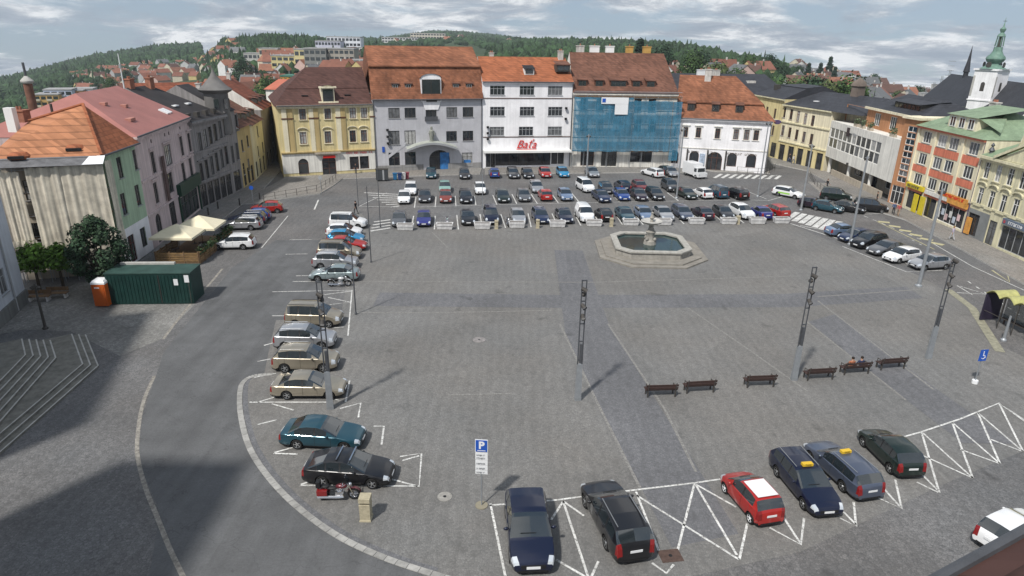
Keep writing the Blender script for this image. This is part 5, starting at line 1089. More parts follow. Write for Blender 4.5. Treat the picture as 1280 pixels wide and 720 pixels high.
for y in [-13 + 2.0 * k for k in range(9)]:
    top = eav + (nz_ - eav) * max(0, 1 - abs(y + 5) / 7.5) + 1.2
    for x in (0, 1.2): po.tube((x, y, -5), (x, y, top), .09, .09, 5)
for k in range(14):
    z = 1.5 * k; w_ = 8.5 if z < eav else max(.8, 8.5 * (1 - (z - eav) / (nz_ - eav + .5)))
    for x in (0, 1.2): po.tube((x, -5 - w_, z), (x, -5 + w_, z), .07, .07, 5)
po.build('frame', [STEEL], sc)
sheet(-13, 3, 0, eav + 1.5, 0, .12, 22, 12, 77).build('debris_net', [mat('grey_net', (.33, .33, .33), rough=.8, var=.3, streak=.3)], sc, 80, M=T(1.4, 0, 0, R(90)))
sheet(-9.5, -.5, eav + 1.5, eav + (nz_ - eav) * .55, 0, .12, 22, 12, 78).build('debris_net', [MATS['grey_net']], sc, 80, M=T(1.4, 0, 0, R(90)))
# brick tower at the far left with a weathered cap
q = far_at(24, 0, 118); q.z = 0; zt = zrow(q.x, q.y, 95)
ch = thing('brick_tower', 'round brick tower with pale cap and mast behind the orange tile roof', 'tower', q)
MB().lathe([(.62, -3), (.56, zt - 1.0)], 16).build('shaft', [mat('brick_stack', (.17, .085, .06), rough=.9, var=.3, scale=1.5)], ch, 40); MB().lathe([(.6, zt - 1), (.8, zt - .8), (.8, zt - .6), (.2, zt), (.0, zt + .05)], 16).build('cap', [LSTONE], ch, 30); MB().tube((0, 0, zt), (0, 0, zrow(q.x, q.y, 78)), .16).build('mast', [DSTEEL], ch)
# ------------------------------------------------------------------ cars
CT = {  # length, width, height, front axle, rear axle (from the nose), wheel radius, top line, belt line, windscreen, rear window, side windows
 'hatch': (4.05, 1.74, 1.47, .82, 3.36, .31, [(0, .52), (.08, .66), (.3, .76), (1.0, .93), (1.75, 1.36), (2.15, 1.46), (2.9, 1.46), (3.5, 1.38), (3.92, .99), (4.0, .86), (4.05, .55)], [(0, .62), (1.0, .90), (4.05, 1.0)], (1.05, 1.95), (3.5, 3.9), [(1.55, 2.25), (2.33, 3.05), (3.13, 3.5)]),
 'small': (3.55, 1.65, 1.50, .66, 3.0, .29, [(0, .55), (.08, .72), (.25, .82), (.75, .98), (1.45, 1.40), (1.8, 1.5), (2.7, 1.5), (3.15, 1.43), (3.45, 1.02), (3.52, .9), (3.55, .55)], [(0, .66), (.8, .95), (3.55, 1.03)], (.8, 1.65), (3.16, 3.44), [(1.25, 2.1), (2.2, 3.05)]),
 'sedan': (4.65, 1.78, 1.45, .88, 3.58, .32, [(0, .5), (.1, .66), (.35, .76), (1.25, .92), (2.05, 1.34), (2.4, 1.43), (3.0, 1.44), (3.4, 1.38), (4.1, 1.03), (4.5, .98), (4.6, .85), (4.65, .55)], [(0, .6), (1.2, .89), (4.65, .98)], (1.3, 2.2), (3.4, 4.05), [(1.85, 2.5), (2.58, 3.3), (3.36, 3.68)]),
 'liftback': (4.6, 1.78, 1.46, .9, 3.5, .32, [(0, .5), (.1, .66), (.35, .77), (1.2, .93), (2.0, 1.35), (2.35, 1.45), (3.0, 1.46), (3.4, 1.40), (4.25, 1.06), (4.48, 1.0), (4.57, .85), (4.6, .55)], [(0, .6), (1.2, .9), (4.6, 1.0)], (1.25, 2.15), (3.42, 4.22), [(1.8, 2.5), (2.58, 3.25), (3.32, 3.72)]),
 'estate': (4.65, 1.79, 1.50, .9, 3.55, .32, [(0, .5), (.1, .67), (.35, .78), (1.2, .94), (2.0, 1.38), (2.35, 1.48), (3.3, 1.49), (4.15, 1.42), (4.52, 1.04), (4.6, .88), (4.65, .55)], [(0, .6), (1.2, .91), (4.65, 1.0)], (1.25, 2.15), (4.16, 4.5), [(1.8, 2.5), (2.58, 3.3), (3.38, 4.12)]),
 'suv': (4.4, 1.83, 1.66, .86, 3.5, .35, [(0, .6), (.08, .82), (.3, .92), (1.1, 1.06), (1.75, 1.5), (2.1, 1.63), (3.1, 1.65), (3.85, 1.56), (4.25, 1.16), (4.36, .95), (4.4, .6)], [(0, .72), (1.1, 1.03), (4.4, 1.14)], (1.12, 1.95), (3.86, 4.22), [(1.6, 2.35), (2.43, 3.2), (3.28, 3.85)]),
 'mpv': (4.4, 1.83, 1.82, .85, 3.5, .32, [(0, .6), (.08, .82), (.3, .94), (.95, 1.12), (1.6, 1.62), (1.95, 1.8), (3.3, 1.82), (4.1, 1.78), (4.3, 1.2), (4.37, .95), (4.4, .6)], [(0, .7), (1.0, 1.06), (4.4, 1.1)], (.98, 1.8), (4.11, 4.29), [(1.45, 2.2), (2.28, 3.15), (3.25, 4.08)]),
 'van': (4.5, 1.85, 1.86, .85, 3.5, .33, [(0, .6), (.08, .84), (.3, .98), (.9, 1.16), (1.5, 1.62), (1.85, 1.83), (3.3, 1.86), (4.3, 1.82), (4.42, 1.3), (4.47, .95), (4.5, .6)], [(0, .72), (1.0, 1.08), (4.5, 1.12)], (.92, 1.7), (4.305, 4.415), [(1.4, 2.15)]),
}
GRILLE = mat('grille', (.02, .02, .022), rough=.4, var=.1)
def arch_z(x, cx, r, R_): return None if abs(x - cx) >= R_ else r + math.sqrt(max(R_ * R_ - (x - cx) ** 2, 0))
def car_meshes(kind, fine):
    L_, Wd, Hh, xf, xr, wr, top, belt, ws, rw, sides = CT[kind]
    Rr = wr + .055; base = [0, .03, .08, .16, .3, .5] + [L_ - d for d in (.5, .3, .16, .08, .03, 0)]
    st = set(base) | {round(p[0], 3) for p in top} | set(ws) | set(rw)
    for a, b_ in sides: st |= {a, b_}
    for c in (xf, xr):
        for k in range(-5, 6): st.add(c + Rr * math.sin(math.pi / 2 * k / 5) * .999)
        st |= {c - Rr - .004, c + Rr + .004}
    x = 0
    while x < L_: st.add(x); x += .3
    st = sorted(st); xs = [st[0]]
    for q in st[1:]:
        if q - xs[-1] > .012 or q in ws or q in rw: xs.append(q)
    def ring(x):
        zt, zb = lerp(top, x), lerp(belt, x)
        t0 = max(0, (.7 - x) / .7); t1 = max(0, (x - (L_ - .6)) / .6)
        w = Wd / 2 * (1 - .17 * t0 ** 2.2 - .13 * t1 ** 2.2)
        z0 = .19 + .1 * max(t0 ** 6, t1 ** 6)
        az = None
        for c in (xf, xr): az = arch_z(x, c, wr, Rr) or az
        zs = min(zb, zt - .045); g = max(zt - zs, .045)
        zl = max(z0, az or 0); zmid = max(.56 if Hh < 1.6 else .62, zl + .02); zmid = min(zmid, zs - .03)
        zsill = max(z0 + .13, zl + .012); zsill = min(zsill, zmid - .01)
        tum = .30 * max(g - .06, 0); wi = w * .945
        return [(0, zl), (w * .90, zl), (w * .985, zsill), (w, zmid), (w * .975, zs - .015), (wi, zs + .012), (max(wi - tum, .3), zt - min(.045, g * .5)), (max(wi - tum - (.17 if x < .5 or x > L_ - .3 else .10), .2), zt - .008), (0, zt + .012)]
    body = MB(); gl = {k: MB() for k in ('windscreen', 'rear_window', 'left', 'right', 'hl', 'hr', 'tl', 'tr')}
    rings = [ring(x) for x in xs]; n = 9
    for x, rg in zip(xs, rings):
        for y, z in rg: body.v.append((L_ / 2 - x, y, z))
        for y, z in rg[1:-1]: body.v.append((L_ / 2 - x, -y, z))
    N = 16
    def idx(i, j, s): return i * N + (j if (s > 0 or j in (0, 8)) else 8 + j)
    for i in range(len(xs) - 1):
        xm = (xs[i] + xs[i + 1]) / 2
        for j in range(8):
            for s in (1, -1):
                q = (idx(i, j, s), idx(i, j + 1, s), idx(i + 1, j + 1, s), idx(i + 1, j, s))
                if s > 0: q = q[::-1]
                part = None
                if j >= 6 and ws[0] < xm < ws[1] - .0: part = 'windscreen'
                if j >= 6 and rw[0] < xm < rw[1]: part = 'rear_window'
                if j == 5 and any(a < xm < b_ for a, b_ in sides) and rings[i][6][1] - rings[i][5][1] > .07: part = 'left' if s > 0 else 'right'
                if 3 <= j <= 6 and .05 < xm < .32 and part is None: part = 'hl' if s > 0 else 'hr'
                if 3 <= j <= 6 and xm > L_ - (.17 if kind not in ('van', 'mpv') else .11) and part is None: part = 'tl' if s > 0 else 'tr'
                m = 1 if j <= 1 else 0
                if j == 5 and sides[0][0] < xm < sides[-1][1] and part is None: m = 1
                if part:
                    g = gl[part]; k = len(g.v); g.v += [body.v[v] for v in q]; g.f.append((k, k + 1, k + 2, k + 3)); g.m.append(0)
                else: body.f.append(q); body.m.append(m)
    for i, flip in ((0, False), (len(xs) - 1, True)):
        rg = [idx(i, j, 1) for j in range(9)] + [idx(i, j, -1) for j in range(7, 0, -1)]
        body.f.append(tuple(rg if not flip else rg[::-1])); body.m.append(0)
    def side_pt(x, zf, s, off=.006):
        r_ = ring(x); a, b_ = (r_[2], r_[3]) if zf < 0 else (r_[3], r_[4]); t_ = abs(zf) if zf >= 0 else 1 + zf
        return (L_ / 2 - x, s * (a[0] + (b_[0] - a[0]) * t_ + off), a[1] + (b_[1] - a[1]) * t_)
    if fine:
        for s in (1, -1):
            for x in [sides[0][0] - .22] + [(a[1] + b_[0]) / 2 for a, b_ in zip(sides, sides[1:])][:1] + ([sides[-2][1] + .25] if len(sides) > 2 else []):
                p = [side_pt(x + d, z, s) for z in (-.8, 0, .97) for d in (-.008, .008)]
                body.poly([p[0], p[1], p[3], p[2]], 1); body.poly([p[2], p[3], p[5], p[4]], 1)
    fr = ring(.06); zc = fr[4][1]
    body.box(L_ / 2 - .10, -fr[3][0] * .62, .40, L_ / 2 + .012, fr[3][0] * .62, min(.56, zc), 1)     # grille
    body.box(L_ / 2 - .10, -fr[3][0] * .75, .235, L_ / 2 + .008, fr[3][0] * .75, .33, 1)
    body.box(-L_ / 2 - .012, -.55, .24, -L_ / 2 + .1, .55, .34, 1)
    out = {'body': body, **gl}
    r5 = ring(sides[0][0] - .05); out['_mir'] = (L_ / 2 - sides[0][0] + .02, r5[4][0] + .09, r5[5][1] + .06)
    out['_L'] = L_; out['_wh'] = (L_ / 2 - xf, L_ / 2 - xr, Wd / 2 - .12, wr); out['_roof'] = (L_ / 2 - ws[1] - .15, L_ / 2 - rw[0] + .1, ring((ws[1] + rw[0]) / 2)[7]); out['_side'] = side_pt; out['_sides'] = sides
    return out
WH = {}
def wheel_mesh(r):
    if r in WH: return WH[r]
    t = MB(); t.lathe([(r * .66, -.10), (r * .9, -.11), (r, -.07), (r, .07), (r * .9, .11), (r * .66, .10), (r * .66, -.10)], 22, 0, axis='y')
    d = MB(); d.lathe([(.0, .075), (r * .2, .085), (r * .25, .06)], 12, 0, axis='y')
    d.lathe([(r * .60, .085), (r * .68, .095)], 22, 0, axis='y'); d.lathe([(0, .02), (r * .66, .02)], 16, 1, axis='y')
    d.lathe([(0, -.02), (r * .66, -.02)][::-1], 16, 1, axis='y')
    for k in range(5):
        a = 2 * math.pi * k / 5; c, s = math.cos(a), math.sin(a)
        p0, p1 = Vector((c * r * .15, .07, s * r * .15)), Vector((c * r * .62, .082, s * r * .62)); q = Vector((-s, 0, c)) * r * .10
        d.poly([p0 - q, p0 + q, p1 + q * .8, p1 - q * .8])
    WH[r] = (t.mesh('tyre', [RUBBER], 40), d.mesh('rim', [ALLOY, BLACK], 40)); return WH[r]
PROTO = {}
BASE = paint('car_paint', (.3, .3, .3))
def proto(kind, fine):
    key = (kind, fine)
    if key in PROTO: return PROTO[key]
    g = car_meshes(kind, fine); L_ = g['_L']
    r = thing('parked_car', 'x', 'car', (0, 0, 0))
    g['body'].build('body', [BASE, BLACK], r, 38)
    for k, nm in (('windscreen', 'windscreen'), ('rear_window', 'rear_window'), ('left', 'side_windows'), ('right', 'side_windows')):
        if g[k].f: g[k].build(nm, [CARG], r, 40)
    fx, rx, wy, wr = g['_wh']; ty, ri = wheel_mesh(wr)
    for x in (fx, rx):
        for s in (1, -1): w = put('wheel', ty, r, T(x, s * wy, wr, 0 if s > 0 else math.pi)); put('rim', ri, w)
    for k, nm, m_ in (('hl', 'headlight', HEADL), ('hr', 'headlight', HEADL), ('tl', 'tail_light', TAILL), ('tr', 'tail_light', TAILL)): g[k].build(nm, [m_], r, 50)
    pm = MB().box(-.008, -.26, -.055, .008, .26, .055).mesh('number_plate', [PLATE])
    put('number_plate', pm, r, T(L_ / 2 + .022, 0, .46)); put('number_plate', pm, r, T(-L_ / 2 - .02, 0, .72 if kind not in ('van',) else .8))
    if fine:
        x, y, z = g['_mir']
        mm = MB().ball((0, 0, 0), .07, .11, .075, 0, 8, 5).mesh('wing_mirror', [BASE], 60)
        for s in (1, -1): put('wing_mirror', mm, r, T(x, s * y, z))
        hd = MB().box(-.09, -.012, -.014, .09, .02, .014).mesh('door_handle', [BASE])
        for a, b_ in g['_sides'][:2]:
            for s in (1, -1): p = g['_side'](b_ - .12, .8, s); put('door_handle', hd, r, T(p[0], p[1], p[2]))
        for s in (1,): MB().box(-.5, -.012, -.008, .1, .012, .008).build('wiper', [BLACK], r, M=Matrix.Translation((L_ / 2 - CT[kind][8][0] - .12, .1, lerp(CT[kind][6], CT[kind][8][0] + .12) + .035)) @ Matrix.Rotation(R(90), 4, 'Z') @ Matrix.Rotation(.1, 4, 'X'))
        if kind in ('estate', 'suv', 'mpv'):
            x1, x0, (y, z) = g['_roof']
            for s in (1, -1): MB().tube((x0, s * y, z + .035), (x1, s * y, z + .035), .022, .022, 6).build('roof_rail', [ALLOY if kind != 'mpv' else BLACK], r)
    PROTO[key] = reg(r); r['used'] = 0
    return r
COL = dict(white=((.72, .73, .74), 0), silver=((.42, .43, .45), .6), grey=((.14, .145, .155), .5), dgrey=((.05, .052, .058), .4), black=((.008, .008, .010), .1), navy=((.008, .012, .035), .3), blue=((.015, .06, .26), .3), dblue=((.012, .025, .075), .3), lblue=((.20, .28, .42), .5),
           cyan=((.02, .26, .50), .3), teal=((.02, .075, .105), .4), dgreen=((.010, .022, .018), .3), red=((.36, .016, .012), .1), dred=((.16, .012, .016), .3), brick=((.24, .045, .03), .3), beige=((.36, .32, .25), .6), purple=((.028, .018, .032), .3), violet=((.03, .035, .20), .3), greyblue=((.10, .12, .17), .5), ice=((.26, .32, .33), .4), mint=((.25, .42, .38), .2), bluegreen=((.025, .08, .13), .3))
PAINTS = {k: paint('paint_' + k, *v) for k, v in COL.items()}
FIRST = set()
def car(kind, col, c, head, label, group, fine=True, name='parked_car', scale=None):
    p = proto(kind, fine); loc = Vector((c[0], c[1], .022)); rz = R(head)
    o = dup(p, loc, rz, label, group, {BASE: PAINTS[col]}, scale)
    o.name = name; return reg(o)
def car2(kind, col, front, rear, label, group, **k):       # nose and tail on the ground
    a, b = P(*front), P(*rear); d = a - b
    return car(kind, col, (a + b) / 2, math.degrees(math.atan2(d.y, d.x)), label, group, **k)
DN, UPH = -83, 97
G1, G2, G3, G4, G5, G6 = 'cars along the house fronts', 'cars in the middle row', 'cars in the front row behind the planters', 'cars on the left edge of the square', 'cars on the near edge of the square', 'cars on the right side'
rowA = [('hatch', 'teal', 539, 221.5, DN, 'dark teal hatchback in front of the grey house door'), ('hatch', 'dgrey', 580.5, 222, DN, 'dark hatchback with bright bonnet near the right end of the grey house'), ('small', 'blue', 617.5, 221, UPH, 'small blue car below the left shop window of the white shop house'),
 ('estate', 'dgrey', 641, 221, DN, 'dark grey car, second from the left under the white shop canopy'), ('sedan', 'black', 659, 221, DN, 'black saloon beside the red car below the white shop house'), ('hatch', 'red', 681, 220.5, DN, 'bright red hatchback below the white shop house'), ('hatch', 'cyan', 703, 220, DN, 'turquoise blue hatchback at the edge of the scaffolded house'),
 ('sedan', 'silver', 739.5, 219.5, DN, 'silver saloon half hidden by the lamp post before the blue net'), ('estate', 'white', 815, 220, 118, 'white estate parked askew near the right end of the blue net'), ('hatch', 'dgreen', 829.5, 217, UPH, 'dark green car squeezed behind the askew white estate'), ('hatch', 'silver', 838, 219.5, DN, 'silver hatchback beside the corner of the blue scaffold')]
for k, c, x, y, h, l in rowA: car(k, c, P(x, y), h, l, G1, False)
rowB = [('estate', 'white', 513.5, 241, DN, 'white estate behind another white car beside the hatched island'), ('hatch', 'white', 505.5, 252, DN, 'white hatchback nearest the hatched island, in front of a white estate'), ('sedan', 'dgrey', 531, 250, DN, 'dark saloon right of the two white cars by the hatched island'), ('hatch', 'mint', 556, 239, DN, 'mint green car behind the brick red hatchback'),
 ('hatch', 'brick', 557, 251, DN, 'brick red hatchback in front of the mint green car'), ('estate', 'black', 582, 251, DN, 'black estate between the brick red hatchback and a white car'), ('small', 'white', 600, 241, DN, 'small white car standing further back than the black estate'), ('sedan', 'dgreen', 628, 250, DN, 'dark green saloon near the middle of the second row'),
 ('hatch', 'grey', 654, 249.5, DN, 'silver grey hatchback left of the orange red car'), ('estate', 'silver', 670, 238.5, DN, 'pale car behind the gap beside the orange red hatchback'), ('hatch', 'red', 681, 248.5, UPH, 'orange red hatchback in the middle row seen from behind'), ('hatch', 'lblue', 706, 248.5, DN, 'light blue hatchback in the middle row'),
 ('mpv', 'white', 731, 238, -75, 'white boxy van between the light blue car and the dark cars'), ('sedan', 'dblue', 751, 250, -78, 'dark blue saloon with a bright windscreen left of a bright blue car'), ('hatch', 'dgrey', 757, 240, DN, 'dark hatchback just behind the blue saloon with bright windscreen'), ('hatch', 'blue', 776.5, 248.5, DN, 'bright blue hatchback in the middle row'),
 ('estate', 'navy', 777.5, 237, UPH, 'navy car right behind the bright blue hatchback'), ('sedan', 'purple', 797.5, 248, DN, 'dark aubergine saloon right of the bright blue hatchback'), ('hatch', 'dred', 799, 237.5, DN, 'wine red hatchback behind the aubergine saloon'), ('estate', 'black', 818, 247.5, DN, 'black estate with bright headlamps right of the aubergine saloon'),
 ('suv', 'dgrey', 837, 237.5, DN, 'dark off-roader left of the tall grey lamp post behind the row'), ('sedan', 'dgreen', 857, 246.5, -76, 'very dark green saloon right of the tall grey lamp post'), ('hatch', 'white', 877, 246, UPH + 8, 'white sporty hatchback with dark rear window between two dark cars'), ('mpv', 'bluegreen', 895.5, 245.5, UPH + 6, 'petrol blue people carrier right of the white sporty hatchback'), ('suv', 'black', 919.5, 247, UPH + 10, 'black off-roader at the right end of the middle row')]
for k, c, x, y, h, l in rowB: car(k, c, P(x, y), h, l, G2, False)
rowC = [('hatch', 'grey', 499.5, 280, DN, 'grey hatchback behind the leftmost planter'), ('sedan', 'violet', 530, 278.5, DN, 'royal blue saloon between the first two planters'), ('sedan', 'black', 584.5, 277, DN, 'black saloon left of the navy people carrier in the front row'), ('mpv', 'navy', 613.5, 276.5, DN, 'tall navy people carrier behind the third planter'), ('hatch', 'silver', 647, 276, DN, 'silver hatchback with its bonnet right behind the fourth planter'),
 ('estate', 'dblue', 675, 275.5, DN, 'dark blue estate between the fourth and fifth planters'), ('sedan', 'navy', 704.5, 275, DN, 'navy saloon left of the white panel van'), ('van', 'white', 730, 274, DN, 'white panel van in the front row'), ('hatch', 'black', 754, 273.5, UPH, 'black hatchback right of the white panel van'), ('sedan', 'teal', 780.5, 273.5, DN, 'very dark teal saloon left of the two pale cars behind the fountain'),
 ('hatch', 'lblue', 804, 272.5, DN, 'pale blue hatchback directly behind the fountain column'), ('sedan', 'silver', 828, 272, DN, 'silver saloon just right of the fountain column'), ('estate', 'greyblue', 852, 271.5, DN, 'grey blue estate left of the black saloon in the front row'), ('sedan', 'purple', 877, 271, UPH, 'blackish brown saloon in the right half of the front row'), ('hatch', 'dgrey', 903, 271, DN, 'charcoal hatchback left of the white off-roader'),
 ('suv', 'white', 926, 270.5, -78, 'white off-roader in the right part of the front row'), ('sedan', 'violet', 949, 270.5, UPH, 'deep blue saloon between the white off-roader and the red car'), ('estate', 'red', 968, 268, UPH + 8, 'red estate at the right end of the front row')]
for k, c, x, y, h, l in rowC: car(k, c, P(x, y), h, l, G3, False)
# left edge, noses towards the square
L_ = [('mpv', 'white', 436, 284, 0, 'white people carrier at the far end of the left edge'), ('hatch', 'white', 431, 294.5, 2, 'low white car between the white people carrier and a blue car'), ('hatch', 'cyan', 433, 303, 2, 'bright blue hatchback between a white and a red car'), ('sedan', 'red', 432, 311.5, 2, 'red saloon right before the pale beige van'), ('mpv', 'beige', 425, 322, 2, 'pale beige van with dark side windows behind the silver off-roader'),
      ('suv', 'silver', 420, 334, 2, 'silver off-roader between the pale beige van and the pale green silver saloon'), ('sedan', 'ice', 419, 349, 182, 'pale green silver saloon facing the street next to the white motorcycle'), ('mpv', 'beige', 394, 404.5, 0, 'beige boxy people carrier standing alone beside the striped bay'), ('suv', 'silver', 383, 432, 3, 'silver grey off-roader between the beige people carrier and the beige off-roader'),
      ('suv', 'beige', 384, 459, 3, 'beige off-roader between the silver grey off-roader and the beige saloon'), ('sedan', 'beige', 388, 492, 2, 'beige saloon beside the nearest lamp mast on the left')]
for i, (k, c, x, y, h, l) in enumerate(L_): car(k, c, P(x, y), h, l, G4, True)
car2('sedan', 'teal', (466, 556), (345, 550), 'teal saloon between the beige saloon and the black car with roof bars', G4)
nv_ = car2('liftback', 'black', (504, 601), (372, 594), 'black liftback with two silver roof bars beside the cruiser motorcycle', G4)
for x in (.25, -.45): MB().box(x - .035, -.62, 1.50, x + .035, .62, 1.545).build('roof_bar', [CHROME], nv_)
# near edge
car2('hatch', 'navy', (666, 718), (655, 636), 'navy hatchback facing the camera at the bottom edge', G5, scale=1.16)
car2('estate', 'black', (744, 615), (794, 708), 'big black estate seen from behind at the bottom edge', G5, scale=1.12)
rc = car2('small', 'red', (913, 604), (962, 661), 'small red car with white roof and white wheels', G5)
for o in list(C.objects):
    if o.parent == rc and o.name.startswith('wheel'):
        for sl in o.material_slots: sl.link = 'OBJECT'
    if o.parent and o.parent.parent == rc and o.name.startswith('rim'): o.material_slots[0].link = 'OBJECT'; o.material_slots[0].material = WHITES
x1, x0, (y, z) = car_meshes('small', False)['_roof']
MB().box(x0 - .0, -y, z + .012, x1, y, z + .032).build('white_roof', [PAINTS['white']], rc)
def taxi_light(o, z=1.5):
    t_ = MB().box(-.12, -.28, 0, .12, .28, .14).build('taxi_sign', [mat('taxi_yellow', (.65, .42, .03), rough=.4, var=.05)], o, M=T(-.05, 0, z))
    for s in (1, -1): text('lettering', 'TAXI', .15, t_, T(s * .125, 0, .07, s * R(90)) @ FRONT, BLACK, .002)
tx = car2('estate', 'navy', (1036, 652), (974, 578), 'dark taxi with yellow roof sign facing the camera next to the red car', G5); taxi_light(tx)
tx = car2('estate', 'greyblue', (1018, 566), (1084, 626), 'dark grey estate taxi seen from behind, right of the other taxi', G5); taxi_light(tx)
car2('hatch', 'dgreen', (1083, 547), (1139, 602), 'near black hatchback at the right end of the parked near edge cars', G5)
car2('hatch', 'white', (1296, 662), (1234, 691), 'white hatchback driving out of the picture at the lower right corner', G5)
# right side
mv = car('estate', 'white', P(985, 246), -48, 'white estate with a green side stripe driving into the square', G6, False, 'moving_car')
for s in (1, -1): MB().box(-1.2, s * .885 - .01, .5, .6, s * .885 + .01, .72).build('side_stripe', [mat('lime_stripe', (.28, .55, .08), rough=.4)], mv)
car('hatch', 'purple', P(1016, 260), -42, 'dark violet hatchback at the head of the right hand queue', G6, False); car('hatch', 'teal', P(1034, 264), -42, 'dark teal car with a bright lamp right behind the dark violet hatchback', G6, False)
car('mpv', 'dgreen', P(1044, 250), -25, 'dark green people carrier parked along the right pavement', G6, False); car('sedan', 'black', P(1058, 264), -38, 'black saloon in front of the dark green people carrier', G6, False); car('mpv', 'black', P(1087, 264), -20, 'black minivan nearest the orange stair tower', G6, False)
car('sedan', 'lblue', P(1055, 294), 10, 'light steel blue saloon at the far end of the right hand bays', G6); car('hatch', 'dblue', P(1068, 301), 200, 'dark blue hatchback next to the light steel blue saloon', G6); car('suv', 'black', P(1085, 308), 205, 'black off-roader between the dark blue hatchback and the grey car', G6); car('sedan', 'grey', P(1107, 316.5), 203, 'dark grey saloon left of the white hatchback in the right hand bays', G6)
car('hatch', 'white', P(1126, 326), 200, 'white hatchback in the right hand bays', G6); car('hatch', 'silver', P(1160, 335), 193, 'silver hatchback nearest the bus stop in the right hand bays', G6)
# left street
G7 = 'cars in the street on the left'
car('hatch', 'red', P(334, 265.5), 195, 'red hatchback furthest up the left hand street', G7); car('hatch', 'blue', P(318, 275), 190, 'blue hatchback between the red car and the silver estate', G7); car('estate', 'dblue', P(309, 279.5), 188, 'dark blue estate just behind the silver one in the left street', G7); car('estate', 'silver', P(303, 286), 186, 'silver estate between a dark blue estate and the white one', G7); car('estate', 'white', P(292, 310), 188, 'white estate parked beside the cafe terrace', G7)
# small flatbed van by the corner house
vt = thing('delivery_van', 'white delivery van with high box body before the arched corner house', 'van', P(868, 221) + Vector((0, 0, .02)), R(-70))
mb = MB(); mb.box(-2.4, -.95, .5, .75, .95, 2.35); mb.build('box_body', [PAINTS['white']], vt)
mb = MB(); mb.prism([(.8, -.9), (2.3, -.86), (2.3, .86), (.8, .9)], .35, 1.05); mb.prism([(.8, -.88), (1.75, -.8), (1.75, .8), (.8, .88)], 1.05, 1.85); mb.build('cab', [PAINTS['white']], vt)
MB().poly([(1.765, -.72, 1.1), (1.765, .72, 1.1), (1.765, .66, 1.75), (1.765, -.66, 1.75)]).build('windscreen', [CARG], vt)
for s in (1, -1):
    MB().poly([(.95, s * .9, 1.12), (1.6, s * .84, 1.12), (1.6, s * .83, 1.7), (.95, s * .88, 1.7)]).build('side_window', [CARG], vt); put('headlight', MB().ball((0, 0, 0), .06, .14, .09).mesh('headlight', [HEADL]), vt, T(2.29, s * .65, .75))
    for x in (-1.5, 1.5): ty, ri = wheel_mesh(.33); w = put('wheel', ty, vt, T(x, s * .84, .33, 0 if s > 0 else math.pi)); put('rim', ri, w)
# remove the models nothing stands for
for p in PROTO.values():
    def rm(node):
        for q in node[1]: rm(q)
        bpy.data.objects.remove(node[0])
    rm(KIDS.pop(p))
# ------------------------------------------------------------------ fountain
FC = Vector((15.1, 70.3, 0)); fo = thing('fountain', 'stone fountain with octagonal basin, stepped platform and a bowl on a column', 'fountain', FC, R(-1)); fo.scale = (.91, .91, .97)
def oct_(hx, hy, c): return [(-hx + c, -hy), (hx - c, -hy), (hx, -hy + c), (hx, hy - c), (hx - c, hy), (-hx + c, hy), (-hx, hy - c), (-hx, -hy + c)]
mb = MB(); mb.prism(oct_(6.3, 6.6, 3.2), .004, .16); mb.prism(oct_(5.6, 5.9, 2.8), .16, .30); mb.build('platform', [mat('platform_stone', (.225, .21, .185), rough=.9, var=.22, scale=1.2, bump=.2, bscale=10)], fo)
o8, i8 = oct_(4.35, 4.2, 1.5), oct_(3.85, 3.7, 1.3); rim8 = oct_(4.5, 4.35, 1.55); ri8 = oct_(3.75, 3.6, 1.25)
mb = MB()
for k in range(8):
    j = (k + 1) % 8; a, b_, c, d = o8[k], o8[j], i8[j], i8[k]
    mb.poly([(*a, .3), (*b_, .3), (*b_, .98), (*a, .98)]); mb.poly([(*c, .3), (*d, .3), (*d, .98), (*c, .98)])
mb.build('basin', [STONE], fo)
mb = MB()
for k in range(8):
    j = (k + 1) % 8; a, b_, c, d = rim8[k], rim8[j], ri8[j], ri8[k]
    mb.poly([(*a, 1.12), (*b_, 1.12), (*c, 1.12), (*d, 1.12)]); mb.poly([(*a, .96), (*b_, .96), (*b_, 1.12), (*a, 1.12)]); mb.poly([(*c, .96), (*d, .96), (*d, 1.12), (*c, 1.12)]); mb.poly([(*b_, .96), (*a, .96), (*d, .96), (*c, .96)])
mb.build('rim', [mat('worn_rim_stone', (.34, .33, .30), rough=.9, var=.25, scale=2.5, bump=.2)], fo)
WAT = mat('fountain_water', (.022, .045, .045), rough=.06, var=.3, scale=1.5, bump=.06, bscale=3, spec=.6); mb = MB(); mb.poly([(x, y, .86) for x, y in i8]); mb.build('water', [WAT], fo)
mb = MB(); mb.lathe([(1.0, .3), (1.0, .75), (.8, .8), (.72, 1.25), (.5, 1.35), (.42, 1.7), (.5, 2.05), (.62, 2.3), (.45, 2.4), (.30, 2.75), (.26, 3.05), (.4, 3.15)], 12); mb.build('column', [STONE], fo, 40)
mb = MB(); mb.lathe([(.4, 3.1), (1.15, 3.35), (1.3, 3.55), (1.22, 3.6), (1.0, 3.48), (.3, 3.42), (.0, 3.42)], 18); bw = mb.build('bowl', [LSTONE], fo, 40)
mb = MB(); mb.lathe([(.2, 3.4), (.16, 3.7), (.3, 3.9), (.2, 4.1), (.12, 4.3), (.2, 4.45), (.0, 4.6)], 10); mb.build('finial', [STONE], fo, 40)
for k in range(4): put('spout_mask', MB().ball((0, 0, 0), .2, .16, .22, 0, 8, 6).mesh('spout_mask', [STONE], 60), fo, T(.66 * math.cos(k * math.pi / 2 + .78), .66 * math.sin(k * math.pi / 2 + .78), 1.5))

